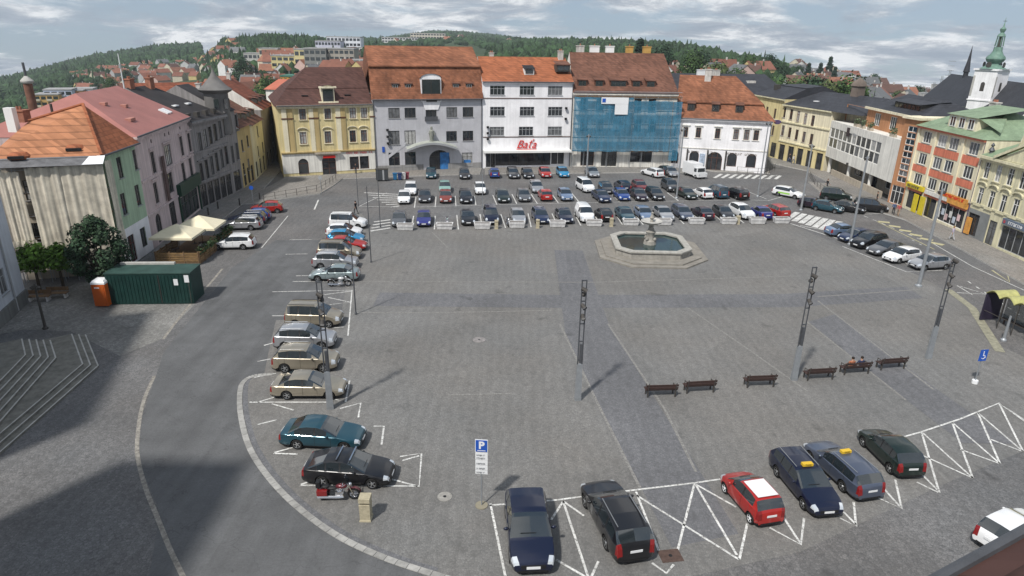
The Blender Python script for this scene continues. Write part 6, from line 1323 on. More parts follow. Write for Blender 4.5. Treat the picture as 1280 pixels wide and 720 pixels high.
# ------------------------------------------------------------------ light masts and posts
def mast(px, py, label, rz, h=8.3, lean=0.0):
    p = P(px, py); r = thing('light_mast', label, 'light mast', (p.x, p.y, .005), rz, 'twin tube light masts on the square')
    mb = MB(); mb.poly([]) if False else None
    mb.box(-.21, -.12, 0, .21, .12, .25); i = len(mb.v)
    mb.v += [(-.2, -.11, .25), (.2, -.11, .25), (.2, .11, .25), (-.2, .11, .25), (-.17, -.07, 2.6), (.17, -.07, 2.6), (.17, .07, 2.6), (-.17, .07, 2.6)]
    for q in ((4, 5, 6, 7), (0, 1, 5, 4), (1, 2, 6, 5), (2, 3, 7, 6), (3, 0, 4, 7)): mb.f.append(tuple(i + k for k in q)); mb.m.append(0)
    mb.build('base', [STEEL], r)
    for s in (-1, 1): MB().tube((s * .14, 0, 2.55), (s * .14, 0, h), .045, .04, 8).build('tube', [DSTEEL], r)
    for z in (2.9, 4.2, 5.4, 6.9, h - .05): MB().box(-.17, -.035, z - .04, .17, .035, z + .04).build('brace', [DSTEEL], r)
    MB().box(-.05, -.06, 2.7, .11, .08, 4.0).build('conduit_box', [DSTEEL], r)
    for z, d, a in ((5.9, -1, .0), (6.6, -1, .5), (7.3, 1, -.5), (7.7, -1, 1.2)):
        hd = MB(); hd.lathe([(0, -.2), (.11, -.2), (.14, .1), (.15, .16)], 12, 0, axis='y'); hd.lathe([(0, .12), (.13, .12)], 12, 1, axis='y')
        hd.build('spotlight', [DARKF, CHROME], r, 40, M=Matrix.Translation((.0, d * .16, z)) @ Matrix.Rotation(a + (0 if d > 0 else math.pi), 4, 'Z') @ Matrix.Rotation(-.5, 4, 'X'))
    return r
mast(722, 500, 'twin tube light mast standing free in the near middle of the square', .1); mast(992, 475, 'twin tube light mast standing between the benches', .1); mast(1160, 448, 'twin tube light mast on the right, near the bus shelter', .1, 7.6); mast(413, 511, 'twin tube light mast between the beige and the teal saloon', .2, 8.5)
def post(px, py, top, label, m=STEEL, r0=.09, group='slim posts', arm=None, kind='lamp_post', cat='lamp post', head=True):
    p = P(px, py); h = zrow(p.x, p.y, top); r = thing(kind, label, cat, (p.x, p.y, .0), 0, group)
    MB().lathe([(r0 * 1.9, 0), (r0 * 1.9, .12), (r0 * 1.2, .2), (r0, .25)], 10).build('base', [m], r, 40)
    MB().tube((0, 0, .2), (0, 0, h), r0, r0 * .62, 8).build('pole', [m], r)
    if head:
        for s in (-1, 1): MB().lathe([(0, -.16), (.10, -.14), (.13, .14), (.0, .15)], 10).build('lamp_head', [DARKF], r, 40, M=Matrix.Translation((s * .24, 0, h - .35)) @ Matrix.Rotation(s * .5, 4, 'Y'))
        MB().box(-.28, -.03, h - .22, .28, .03, h - .16).build('bracket', [m], r)
    return r
post(445, 393, 272, 'dark slim post beside the striped bay at the left of the square', DSTEEL, .06, head=False, kind='post', cat='post'); post(464, 328, 233, 'dark slim post right of the row of cars on the left', DSTEEL, .06, head=False, kind='post', cat='post')
post(448, 257, 212, 'slim dark post at the left end of the hatched island', DSTEEL, .05, head=False, kind='post', cat='post'); post(475.5, 284, 210, 'slim dark post crossing the hatched island', DSTEEL, .05, head=False, kind='post', cat='post')
LG = 'grey lamp posts'
post(733, 222, 168, 'grey lamp post in front of the blue net', STEEL, .16, LG); post(845.5, 248, 160, 'tall grey lamp post among the cars before the corner house', STEEL, .14, LG); post(947, 246, 152, 'grey lamp post on the island beside the corner house', STEEL, .12, LG)
post(1001, 263, 180, 'grey lamp post at the zebra crossing on the right', STEEL, .15, LG); post(1062, 306, 195, 'grey lamp post beside the light steel blue saloon', STEEL, .15, LG); post(1148, 358, 236, 'grey lamp post beside the silver hatchback on the right', STEEL, .17, LG)
post(1254, 426, 395, 'short pale post beside the bus shelter', STEEL, .12, LG, head=False, kind='post', cat='post')
post(603, 262, 218, 'slim grey post in the car park below the white shop house', STEEL, .05, head=False, kind='post', cat='post')
post(57, 411, 355, 'black street lamp post at the top of the stone steps', DARKF, .11, LG)

# ------------------------------------------------------------------ signs
def sign_P():
    p = P(602, 632); r = thing('parking_sign', 'blue parking sign with four white plates on a post in the near square', 'traffic sign', (p.x, p.y, 0), R(-4)); h = 3.9
    MB().tube((0, 0, 0), (0, 0, h), .035, .035, 8).build('post', [STEEL], r); MB().lathe([(.32, .0), (.32, .05), (.0, .05)], 12).build('footing', [mat('footing', (.22, .20, .15), var=.3)], r)
    s = MB().box(-.31, -.06, 3.2, .31, -.036, 3.9, 1).box(-.28, -.075, 3.23, .28, -.0605, 3.87, 0).build('sign_face', [BLUES, WHITES], r); text('lettering', 'P', .55, s, Matrix.Translation((0, -.08, 3.58)) @ FRONT, WHITES, .004, bold=.02)
    MB().box(-.2, -.08, 3.28, .2, -.0755, 3.31).build('line', [WHITES], s)
    z = 3.17
    for hh in (.42, .28, .25, .2):
        q = MB().box(-.3, -.055, z - hh, .3, -.036, z).build('plate', [PLATE], r)
        for k in range(2 if hh > .3 else 1): scribble(q, 'lettering', -.24, .22, z - hh + .06 + .17 * k, .09, GREYF, -.051)
        z -= hh + .03
sign_P()
p = P(1218, 479); r = thing('disabled_parking_sign', 'small blue sign with a white wheelchair symbol on a white post', 'traffic sign', (p.x, p.y, 0), R(10))
MB().tube((0, 0, 0), (0, 0, 2.6), .04, .04, 8).build('post', [STEEL], r); MB().lathe([(.2, 0), (.2, .25), (.0, .25)], 8).build('footing', [WHITES], r); s = MB().box(-.3, -.06, 1.75, .3, -.042, 2.6).build('sign_face', [BLUES], r)
ic = MB(); ic.path([(-.02, -.07, 2.38), (-.02, -.07, 2.15), (.12, -.07, 2.15), (.17, -.07, 1.98)], .022, 6).ball((-.02, -.07, 2.44), .045, .02, .045)
for k in range(9): a0, a1 = -2.6 + k * .35, -2.6 + (k + 1) * .35; ic.tube((-.0 + .14 * math.cos(a0), -.07, 2.06 + .14 * math.sin(a0)), (.0 + .14 * math.cos(a1), -.07, 2.06 + .14 * math.sin(a1)), .016, .016, 5)
ic.build('wheelchair_symbol', [WHITES], s)
for px, py, l in ((317, 257, 'small round sign on the pavement by the left street'), (402, 243, 'thin sign post at the railing by the yellow house')):
    p = P(px, py); r = thing('street_sign', l, 'traffic sign', (p.x, p.y, .1)); MB().tube((0, 0, 0), (0, 0, 2.6), .035, .035, 6).build('post', [STEEL], r); MB().lathe([(0, -.02), (.28, -.02), (.28, .02), (0, .02)], 14, 0, axis='y').build('sign_face', [BLUES if px < 350 else GREYF], r, M=T(0, -.06, 2.35))

# ------------------------------------------------------------------ planters, bins, benches
def planter():
    r = thing('planter', 'x', 'planter'); mb = MB(); i = 0
    b0, b1 = [(-.88, -.36), (.88, -.36), (.88, .36), (-.88, .36)], [(-1.02, -.45), (1.02, -.45), (1.02, .45), (-1.02, .45)]
    mb.v += [(x, y, .06) for x, y in b0] + [(x, y, .78) for x, y in b1] + [(x * .88, y * .75, .78) for x, y in b1] + [(x * .88, y * .75, .66) for x, y in b1]
    for k in range(4):
        j = (k + 1) % 4
        for o_ in (0, 4, 8): mb.f.append((o_ + k, o_ + j, o_ + 4 + j, o_ + 4 + k)); mb.m.append(0)
    mb.f.append((3, 2, 1, 0)); mb.m.append(0); mb.build('trough', [CONC], r)
    MB().box(-.86, -.32, .58, .86, .32, .69).build('soil', [mat('soil', (.05, .035, .025), rough=1, var=.3, scale=8)], r)
    for x in (-.6, .6): MB().box(x - .1, -.3, 0, x + .1, .3, .065).build('foot', [CONC], r)
    MB().box(-.92, -.47, .52, .92, -.44, .6).build('ledge', [CONC], r)
    return reg(r)
PL = planter(); ORD = ('first', 'second', 'third', 'fourth', 'fifth', 'sixth', 'seventh', 'eighth', 'ninth', 'tenth', 'eleventh', 'twelfth')
for i, (px, py) in enumerate(((507, 287.5), (556, 286.5), (603, 286), (646, 284.5), (696.5, 283.5), (742, 282.5), (788, 281.5), (829, 281), (870, 280), (910, 280), (946, 279.5), (976, 279))):
    q = P(px, py); l = 'pale concrete planter, %s from the left in the row' % ORD[i]
    if i == 0: PL.location = (q.x, q.y, .005); PL.rotation_euler.z = R(2); PL['label'] = l; PL['group'] = 'concrete planters along the front row of cars'
    else: dup(PL, (q.x, q.y, .005), R(1.5), l, 'concrete planters along the front row of cars')
def bin_post():
    r = thing('stone_bin', 'x', 'litter bin'); mb = MB(); mb.lathe([(.40, 0), (.38, .08), (.35, .1), (.37, .95), (.34, 1.0)], 4, 0, ang0=math.pi / 4); mb.build('body', [mat('bin_stone', (.40, .355, .25), rough=.9, var=.2, scale=5, bump=.3)], r)
    MB().box(-.27, -.27, 1.08, .27, .27, 1.3).poly([(-.27, -.27, 1.301), (.27, -.27, 1.301), (.27, .27, 1.301), (-.27, .27, 1.301)]).build('lid', [MATS['bin_stone']], r)
    MB().box(-.17, -.17, 1.0, .17, .17, 1.08).build('opening', [BLACK], r); return reg(r)
BN = bin_post()
for i, (px, py, l) in enumerate(((458, 648, 'stone litter bin beside the cruiser motorcycle'), (620.5, 286, 'narrow stone bin post right of the third planter'), (672, 285, 'narrow stone bin post between the fourth and fifth planters'), (764, 283, 'narrow stone bin post left of the fountain behind the sixth planter'), (922, 280, 'narrow stone bin post right of the tenth planter'))):
    q = P(px, py)
    if i == 0: BN.location = (q.x, q.y, .005); BN['label'] = l; BN['group'] = 'stone litter bins'
    else: dup(BN, (q.x, q.y, .005), 0, l, 'stone litter bins', scale=.82)
def bench():
    r = thing('park_bench', 'x', 'bench')
    MB().box(-.95, -.24, .42, .95, -.10, .46).box(-.95, -.08, .42, .95, .06, .46).box(-.95, .08, .42, .95, .22, .46).build('seat', [DWOOD], r)
    bk = MB()
    for k in range(2): bk.box(-.95, .0, .0 + .2 * k, .95, .035, .14 + .2 * k)
    bk.build('backrest', [DWOOD], r, M=Matrix.Translation((0, .24, .52)) @ Matrix.Rotation(R(-12), 4, 'X'))
    for x in (-.82, .82):
        g = MB(); g.box(x - .035, -.24, 0, x + .035, -.17, .42).box(x - .035, .2, 0, x + .035, .27, .42).box(x - .035, -.24, .36, x + .035, .27, .42); g.tube((x, .25, .4), (x, .36, .95), .03, .03, 6).tube((x, -.22, .42), (x, -.22, .64), .025, .025, 6).tube((x, -.24, .65), (x, .3, .66), .028, .028, 6); g.build('leg', [DARKF], r)
    return reg(r)
BE = bench(); BG = 'wooden benches across the square'
for i, (px, py, l, a) in enumerate(((825, 494, 'brown bench, leftmost of the row of benches', 5), (873, 489, 'brown bench turned slightly, second from the left', 8), (948, 482, 'brown bench left of the free standing mast', 6), (1022, 473, 'brown bench just right of the free standing mast', 8), (1067, 466, 'brown bench with two people sitting on it', 9), (1112, 460, 'brown bench at the right end of the row', 10))):
    q = P(px, py); a_ = R(a + 180)
    if i == 0: BE.location = (q.x, q.y, .02); BE.rotation_euler.z = a_; BE['label'] = l; BE['group'] = BG; BE.scale = (1.12,) * 3
    else: dup(BE, (q.x, q.y, .02), a_, l, BG, scale=1.12)

# ------------------------------------------------------------------ people
SKIN = mat('skin', (.46, .27, .19), rough=.6, var=.05); HAIRS = [mat('dark_hair', (.02, .014, .01), rough=.7), mat('brown_hair', (.09, .05, .025), rough=.7), mat('fair_hair', (.30, .20, .09), rough=.7)]
def cloth(n, c): return mat('cloth_' + n, c, rough=.9, var=.15, scale=6)
def person(pose, loc, rz, top, legs, hair, label, group=None, h=1.72, cap=None):
    r = thing('person', label, 'person', loc, rz, group)
    J = {}
    if pose == 'sit':
        pv, ch, nk = (0, 0, .50), (0, .02, .80), (0, .03, .98); hd = (0, -.0, 1.10)
        hip = lambda s: (s * .09, 0, .48); kn = lambda s: (s * .12, -.44, .49); an = lambda s: (s * .13, -.47, .08); to = lambda s: (s * .14, -.62, .04)
        sh = lambda s: (s * .19, .02, .93); el = lambda s: (s * .25, -.05, .68); wr = lambda s: (s * .14, -.28, .58); zl = .56
    else:
        st = .26 if pose == 'walk' else .03
        pv, ch, nk = (0, 0, .93), (0, 0, 1.26), (0, 0, 1.45); hd = (0, -.02, 1.57)
        hip = lambda s: (s * .09, 0, .90); kn = lambda s: (s * .10, -.03 + s * st * -.5, .49); an = lambda s: (s * .10, s * st * -1.0 + .05, .08); to = lambda s: (s * .11, s * st * -1.0 - .12, .035)
        sh = lambda s: (s * .19, 0, 1.39); el = lambda s: (s * .25, .03 + s * st * .4, 1.12); wr = lambda s: (s * .25, -.08 + s * st * .8, .88); zl = .98
    V = [pv, ch, nk, hd, (hd[0], hd[1] - .01, hd[2] + .12)]; E = [(0, 1), (1, 2), (2, 3), (3, 4)]; RR = [(.135, .105), (.15, .11), (.055, .055), (.085, .10), (.06, .07)]; kd = [0] * 5
    for s in (1, -1):
        i = len(V); V += [hip(s), kn(s), an(s), to(s), sh(s), el(s), wr(s)]; E += [(0, i), (i, i + 1), (i + 1, i + 2), (i + 2, i + 3), (1, i + 4), (i + 4, i + 5), (i + 5, i + 6)]
        RR += [(.10, .10), (.065, .065), (.045, .05), (.04, .035), (.065, .065), (.045, .045), (.033, .033)]
        w = Vector(V[i + 6]); f_ = (w - Vector(V[i + 5])).normalized(); sd = Vector((s, 0, 0)) - f_ * f_.x * s
        pl = w + f_ * .07; k = len(V); V.append(tuple(pl)); E.append((i + 6, k)); RR.append((.036, .022))
        for j in range(4): V.append(tuple(pl + f_ * (.06 + .02 * (j in (1, 2))) + Vector((0, 1, 0)) * (.024 * (j - 1.5)))); E.append((k, len(V) - 1)); RR.append((.010, .010))
        V.append(tuple(w + f_ * .06 + Vector((-s * .02, -.06, 0)))); E.append((i + 6, len(V) - 1)); RR.append((.011, .011))
    me = bpy.data.meshes.new('body'); me.from_pydata(V, E, []); o = bpy.data.objects.new('body', me); C.objects.link(o); o.modifiers.new('skin', 'SKIN')
    for d, q in zip(me.skin_vertices[0].data, RR): d.radius = q
    me.skin_vertices[0].data[0].use_root = True
    ss = o.modifiers.new('sub', 'SUBSURF'); ss.levels = 1; ss.render_levels = 1
    bm_ = bpy.data.meshes.new_from_object(o.evaluated_get(bpy.context.evaluated_depsgraph_get())); bpy.data.objects.remove(o)
    for m in (SKIN, top, legs, BLACK): bm_.materials.append(m)
    for p_ in bm_.polygons:
        c = p_.center; leg = (c.z < zl and abs(c.x) < .21 and (pose != 'sit' or c.y < -.02 or c.z < .55)); arm = abs(c.x) > .17
        if pose == 'sit' and arm and c.z > .53: leg = False
        if c.z > nk[2] - .02 and abs(c.x) < .13: m = 0
        elif c.z < .09: m = 3
        elif leg and not (arm and pose != 'sit'): m = 2
        elif arm and (Vector(c) - Vector(wr(1 if c.x > 0 else -1))).length < .17 and c.z < el(1)[2] - .1: m = 0
        else: m = 1
        p_.material_index = m; p_.use_smooth = True
    put('body', bm_, r)
    mb = MB(); mb.ball((hd[0], hd[1] + .025, hd[2] + .085), .105, .115, .10, 0, 12, 8); 
    mb.v = [(x, y, max(z, hd[2] + .03 + (.06 if y < hd[1] - .03 else 0))) for x, y, z in mb.v]; mb.build('hair', [hair], r, 60)
    fc = MB(); fc.ball((0, hd[1] - .108, hd[2] + .03), .016, .022, .026, 0, 6, 5)
    for s in (1, -1): fc.ball((s * .036, hd[1] - .092, hd[2] + .055), .013, .008, .009, 1, 6, 4); fc.ball((s * .093, hd[1] + .01, hd[2] + .04), .014, .022, .032, 0, 6, 5)
    fc.box(-.025, hd[1] - .104, hd[2] - .022, .025, hd[1] - .09, hd[2] - .012, 2); fc.build('face', [SKIN, BLACK, mat('lips', (.28, .09, .08))], r, 60)
    r.scale = (h / 1.72,) * 3
    return r
bp = P(1067, 466); ca, sa = math.cos(R(189)), math.sin(R(189))
def onb(x, y): return (bp.x + ca * x - sa * y, bp.y + sa * x + ca * y, .04)
person('sit', onb(.32, .03), R(189), cloth('rust', (.35, .13, .07)), cloth('tan', (.28, .2, .14)), HAIRS[0], 'seated person in a rust coloured top, left of the two on the bench')
person('sit', onb(-.38, .03), R(185), cloth('navy', (.03, .04, .09)), cloth('pale', (.42, .43, .45)), HAIRS[0], 'seated person in a dark top, right of the two on the bench')
PG = 'pedestrians on the pavements'
for px, py, pose, a, t_, l_, hr, lb in ((1095, 254, 'stand', 60, ('black', (.012, .012, .014)), ('dkgrey', (.03, .03, .035)), 0, 'person in black standing by the black minivan on the right pavement'), (1116, 268, 'walk', 150, ('blue', (.06, .10, .2)), ('dkgrey', (.03, .03, .035)), 1, 'person in a blue top walking past the yellow shop boards'), (1122, 270, 'walk', 140, ('redtop', (.40, .08, .08)), ('tan', (.28, .2, .14)), 2, 'person in a red top beside the orange stair tower'),
    (986, 203, 'walk', 30, ('dkgrey', (.03, .03, .035)), ('blue', (.06, .10, .2)), 0, 'person in dark clothes under the cream arcade'), (991, 205, 'walk', 20, ('white', (.6, .6, .6)), ('blue', (.06, .10, .2)), 1, 'person in a white top under the cream arcade'), (1189, 300, 'walk', 200, ('lilac', (.42, .38, .48)), ('pale', (.42, .43, .45)), 2, 'person in a lilac top before the posters of the salmon house'),
    (445, 266, 'walk', 240, ('black', (.012, .012, .014)), ('dkgrey', (.03, .03, .035)), 0, 'person in black crossing beside the hatched island'), (445, 217, 'stand', 0, ('dkgrey', (.03, .03, .035)), ('dkgrey', (.03, .03, .035)), 0, 'person standing before the shop window of the yellow house'), (1033, 237, 'walk', 90, ('black', (.012, .012, .014)), ('dkgrey', (.03, .03, .035)), 1, 'person in black beside the dark green people carrier')):
    q = P(px, py, .13); person(pose, (q.x, q.y, .13 if px not in (445,) or py < 220 else .0), R(a), cloth(*t_), cloth(*l_), HAIRS[hr], lb, PG)

# ------------------------------------------------------------------ motorcycles
def motorbike(c, head, main, label, fine=1):
    r = thing('motorcycle', label, 'motorcycle', (c.x, c.y, .02), head); body = paint('moto_' + str(main), main, .2)
    for x, rr in ((.78, .33), (-.75, .32)):
        t = MB(); t.lathe([(rr * .7, -.06), (rr * .93, -.07), (rr, -.02), (rr, .02), (rr * .93, .07), (rr * .7, .06), (rr * .7, -.06)], 20, 0, axis='y'); w = t.build('wheel', [RUBBER], r, 40, M=T(x, 0, rr))
        m_ = MB(); m_.lathe([(rr * .66, -.03), (rr * .7, 0), (rr * .66, .03)], 20, 0, axis='y'); m_.tube((0, -.07, 0), (0, .07, 0), .05)
        for k in range(8): a = k * math.pi / 4; m_.tube((0, 0, 0), (rr * .68 * math.cos(a), 0, rr * .68 * math.sin(a)), .008, .008, 4)
        m_.build('rim', [CHROME], w, 40)
        g = MB()
        for k in range(7):
            a0, a1 = R(20 + 20 * k), R(40 + 20 * k); q = rr + .05
            g.poly([(q * math.cos(a0), -.09, q * math.sin(a0)), (q * math.cos(a0), .09, q * math.sin(a0)), (q * math.cos(a1), .09, q * math.sin(a1)), (q * math.cos(a1), -.09, q * math.sin(a1))])
        g.build('mudguard', [body], r, 50, M=T(x, 0, rr))
    MB().ball((.18, 0, .78), .30, .15, .13, 0, 12, 8).build('fuel_tank', [body], r, 60)
    MB().ball((-.25, 0, .70), .32, .16, .08, 0, 12, 6).ball((-.62, 0, .78), .22, .14, .07, 0, 10, 6).build('seat', [BLACK], r, 60)
    e = MB(); e.box(-.12, -.13, .28, .30, .13, .52)
    for a in (.45, -.45): e.tube((.08, 0, .48), (.08 + .28 * math.sin(a), 0, .48 + .26 * math.cos(a)), .085, .095, 10)
    e.tube((.0, -.16, .40), (.0, .16, .40), .13, .13, 12); e.build('engine', [CHROME], r)
    x_ = MB()
    for z in (.30, .24): x_.path([(.25, -.17, .45), (.30, -.2, z + .02), (.0, -.2, z), (-1.0, -.21, z + .02)], .042, 8)
    x_.build('exhaust', [CHROME], r)
    f_ = MB()
    for s in (1, -1): f_.tube((.78, s * .1, .33), (.5, s * .1, .98), .028, .028, 8)
    f_.build('fork', [CHROME], r)
    MB().path([(.28, -.38, 1.02), (.42, -.3, 1.06), (.5, -.06, 1.0), (.5, .06, 1.0), (.42, .3, 1.06), (.28, .38, 1.02)], .018, 6).build('handlebar', [CHROME], r)
    MB().ball((.62, 0, .88), .10, .11, .11, 0, 10, 7).build('headlight', [CHROME], r, 60); MB().ball((-1.0, 0, .62), .04, .07, .05).build('tail_light', [TAILL], r)
    for s in (1, -1): MB().ball((.34, s * .36, 1.16), .03, .08, .05).build('mirror', [CHROME], r)
    if fine:
        for s in (1, -1):
            b_ = MB(); b_.box(-1.0, s * .22 - .09, .42, -.5, s * .22 + .09, .70); b_.build('saddlebag', [paint('bag_red', (.22, .015, .015), .1) if s < 0 else BLACK], r)
        ws_ = MB(); ws_.poly([(.56, -.22, 1.0), (.56, .22, 1.0), (.42, .16, 1.42), (.42, -.16, 1.42)]); ws_.build('windshield', [CARG], r)
        MB().box(-1.05, -.16, .78, -.85, .16, 1.1).build('backrest', [BLACK], r)
    MB().tube((-.05, .1, .3), (-.1, .3, .01), .015).build('side_stand', [DSTEEL], r)
    return r
motorbike((P(452, 622) + P(395, 626)) / 2, R(3), (.10, .010, .015), 'dark red cruiser motorcycle with chrome exhausts beside the black liftback')
motorbike((P(436, 358) + P(413, 358)) / 2, R(4), (.62, .62, .62), 'white motorcycle beside the pale green silver saloon', 0); motorbike(P(559, 281), R(-83), (.5, .5, .52), 'white and black motorcycle behind the second planter', 0); motorbike(P(635, 282), R(-83), (.03, .03, .035), 'dark motorcycle between the navy people carrier and the silver hatchback', 0)

# ------------------------------------------------------------------ bus shelter on the right
a, b_ = P(1234, 402), P(1287, 428); f = Frame(a, b_); bs = thing('bus_shelter', 'bus shelter with curved yellow green roof panels and dark poster wall', 'bus shelter', f.A, f.rz)
W_ = f.W
YG = mat('yellow_green_panel', (.38, .37, .15), rough=.4, var=.25, scale=2)
for k in range(3):
    x0 = W_ * k / 3 - .3; mb = MB(); n = 8
    for j in range(n):
        u0, u1 = j / n, (j + 1) / n; z0, z1 = 2.55 + .42 * math.sin(math.pi * u0), 2.55 + .42 * math.sin(math.pi * u1); xa, xb = x0 + (W_ / 3) * u0, x0 + (W_ / 3) * u1
        mb.poly([(xa, -.6, z0), (xb, -.6, z1), (xb, 1.4, z1), (xa, 1.4, z0)]); mb.poly([(xa, -.6, z0 - .05), (xa, 1.4, z0 - .05), (xb, 1.4, z1 - .05), (xb, -.6, z1 - .05)]); mb.poly([(xa, -.6, z0 - .05), (xb, -.6, z1 - .05), (xb, -.6, z1), (xa, -.6, z0)])
    mb.build('roof_panel', [YG], bs, 40)
MB().box(-.35, -.5, .1, -.22, 1.2, 2.5).build('poster_wall', [mat('dark_violet_poster', (.03, .025, .045), rough=.3, var=.3)], bs)
for k in range(4):
    for y in (-.4, 1.2):
        if (k, y) != (0, -.4): MB().tube((W_ * k / 3, y, 0), (W_ * k / 3, y, 2.6), .045).build('post', [DARKF], bs)
MB().box(.2, 1.18, .25, W_, 1.21, 2.2).build('glass_wall', [mat('shelter_glass', (.10, .12, .12), rough=.1, var=.1, alpha=.45)], bs); MB().box(.4, .75, .45, W_ - .2, 1.1, .52).box(.6, .9, .01, .7, 1.0, .45).box(W_ - .6, .9, .01, W_ - .5, 1.0, .45).build('bench', [DWOOD], bs)
MB().tube((-.2, -.4, 1.0), (W_, -.4, 1.0), .03).build('handrail', [DARKF], bs)

# ------------------------------------------------------------------ railings and bollards
def railing(pts, label, h=1.0, step=1.6):
    q = [P(*p) for p in pts]; r = thing('railing', label, 'railing', (q[0].x, q[0].y, .12)); rel = [p - q[0] for p in q]; L_ = sum((b - a).length for a, b in zip(q, q[1:])); n = max(2, int(L_ / step))
    def at(d):
        for a, b in zip(rel, rel[1:]):
            if d <= (b - a).length + 1e-6: return a + (b - a) * (d / (b - a).length)
            d -= (b - a).length
        return rel[-1]
    for k in range(n + 1): c = at(L_ * k / n); MB().tube((c.x, c.y, 0), (c.x, c.y, h), .04, .035, 6).build('post', [DARKF], r)
    for z in (.45, h - .06): MB().path([(c.x, c.y, z) for c in rel], .02, 5).build('rail', [DARKF], r)
railing([(330, 252), (366, 246), (396, 240.5), (412, 232), (420, 226)], 'black post railing curving along the kerb before the yellow house')
railing([(921, 216.5), (938, 218.5), (957, 219), (968, 213)], 'grey railing round the right corner of the white mansard house', 1.1)
railing([(1012, 222), (1018, 232), (1030, 241), (1040, 246)], 'low railing along the kerb before the white modern house', .9)
for i, (px, py, l) in enumerate(((325, 250, 'black bollard at the left end of the railing'), (300, 258, 'black bollard beside the red hatchback in the left street'), (273, 262, 'black bollard before the dark green shopfront'), (261, 270, 'black bollard nearest the cafe terrace'))):
    q = P(px, py); o = MB().lathe([(.13, 0), (.10, .1), (.085, .8), (.12, .86), (.09, .96), (0, 1.0)], 10).build('bollard', [DARKF], None, 40); o.location = (q.x, q.y, .12); tag(o, l, 'bollard', 'black bollards')

# ------------------------------------------------------------------ recycling bins on the left of the car park
q = P(478, 226); r = thing('waste_container', 'dark waste container shed left of the car park', 'container', (q.x, q.y, .13), R(8)); MB().box(-.95, -.5, .08, .95, .5, 1.7).build('body', [mat('dark_container', (.05, .055, .06), rough=.5, var=.2)], r); MB().box(-1.0, -.55, 1.7, 1.0, .55, 1.85).build('lid', [DARKF], r); MB().box(.1, -.53, .1, .35, -.505, 1.7).build('door_strip', [GREYF], r)
for k, (px, py, c, l) in enumerate(((494, 225, (.02, .13, .28), 'blue recycling bin beside the dark container'), (500, 225, (.02, .04, .12), 'navy recycling bin in the row of bins'), (505, 224.5, (.5, .5, .5), 'pale grey recycling bin in the row of bins'), (509, 224, (.22, .05, .07), 'maroon recycling bin at the right end of the row of bins'))):
    q = P(px, py); r = thing('recycling_bin', l, 'bin', (q.x, q.y, .0), R(5), 'recycling bins'); m = mat('bin_%d' % k, c, rough=.5, var=.1)
    mb = MB(); mb.lathe([(.34, .1), (.44, 1.05)], 4, 0, ang0=math.pi / 4); mb.build('body', [m], r); MB().box(-.36, -.36, 1.05, .36, .36, 1.14).build('lid', [m], r)
    for s in (1, -1): put('wheel', MB().lathe([(0, -.03), (.1, -.03), (.1, .03), (0, .03)], 10, 0, axis='y').mesh('wheel', [RUBBER]), r, T(s * .25, .2, .1, math.pi / 2))

# ------------------------------------------------------------------ left courtyard
a, b_ = P(138, 381), P(243, 380); f = Frame(a, b_); r = thing('green_container', 'dark green site container with a pale flat roof beside the orange cabin', 'container', f.A, f.rz); zt = 2.75
GC = mat('container_green', (.009, .036, .031), rough=.5, var=.25, scale=1.2)
mb = MB(); mb.box(0, 0, .05, f.W, 2.4, zt)
for k in range(24): x = f.W * (k + .5) / 24; mb.box(x - .06, -.035, .2, x + .06, -.001, zt - .15)
mb.build('body', [GC], r); MB().box(-.05, -.05, zt, f.W + .05, 2.45, zt + .1).build('roof', [mat('container_roof', (.03, .065, .055), rough=.6, var=.3, scale=1)], r); MB().box(.3, 2.2, zt + .1, f.W * .7, 2.5, zt + .28).build('roof_edge', [LSTONE], r); MB().box(f.W * .8, -.06, zt - 1.0, f.W * .85, -.04, zt - .45).build('notice', [PLATE], r); MB().box(f.W * .93, -.06, zt - .75, f.W * .985, -.04, zt - .1).build('notice', [PLATE], r)
MB().box(f.W * .62, -.05, .15, f.W * .62 + .05, -.036, zt - .1).box(f.W * .97, -.05, .15, f.W * .97 + .05, -.036, zt - .1).build('door_edge', [DARKF], r)
q = P(132, 381); r = thing('portable_toilet', 'orange portable cabin with white domed roof beside the green container', 'cabin', (q.x, q.y, 0), R(4)); OR = mat('orange_plastic', (.50, .105, .02), rough=.5, var=.12)
mb = MB(); mb.box(-.55, -.55, .1, .55, .55, 2.05); [mb.box(x - .03, -.575, .2, x + .03, -.551, 2.0) for x in (-.5, .5)]; mb.build('body', [OR], r); MB().box(-.42, -.58, .2, .42, -.552, 1.95).build('door', [OR], r); MB().lathe([(.82, 2.05), (.8, 2.2), (.6, 2.36), (0, 2.42)], 4, 0, ang0=math.pi / 4).build('roof', [WHITES], r); MB().box(-.3, -.59, 1.7, .1, -.581, 1.8).build('notice', [PLATE], r)
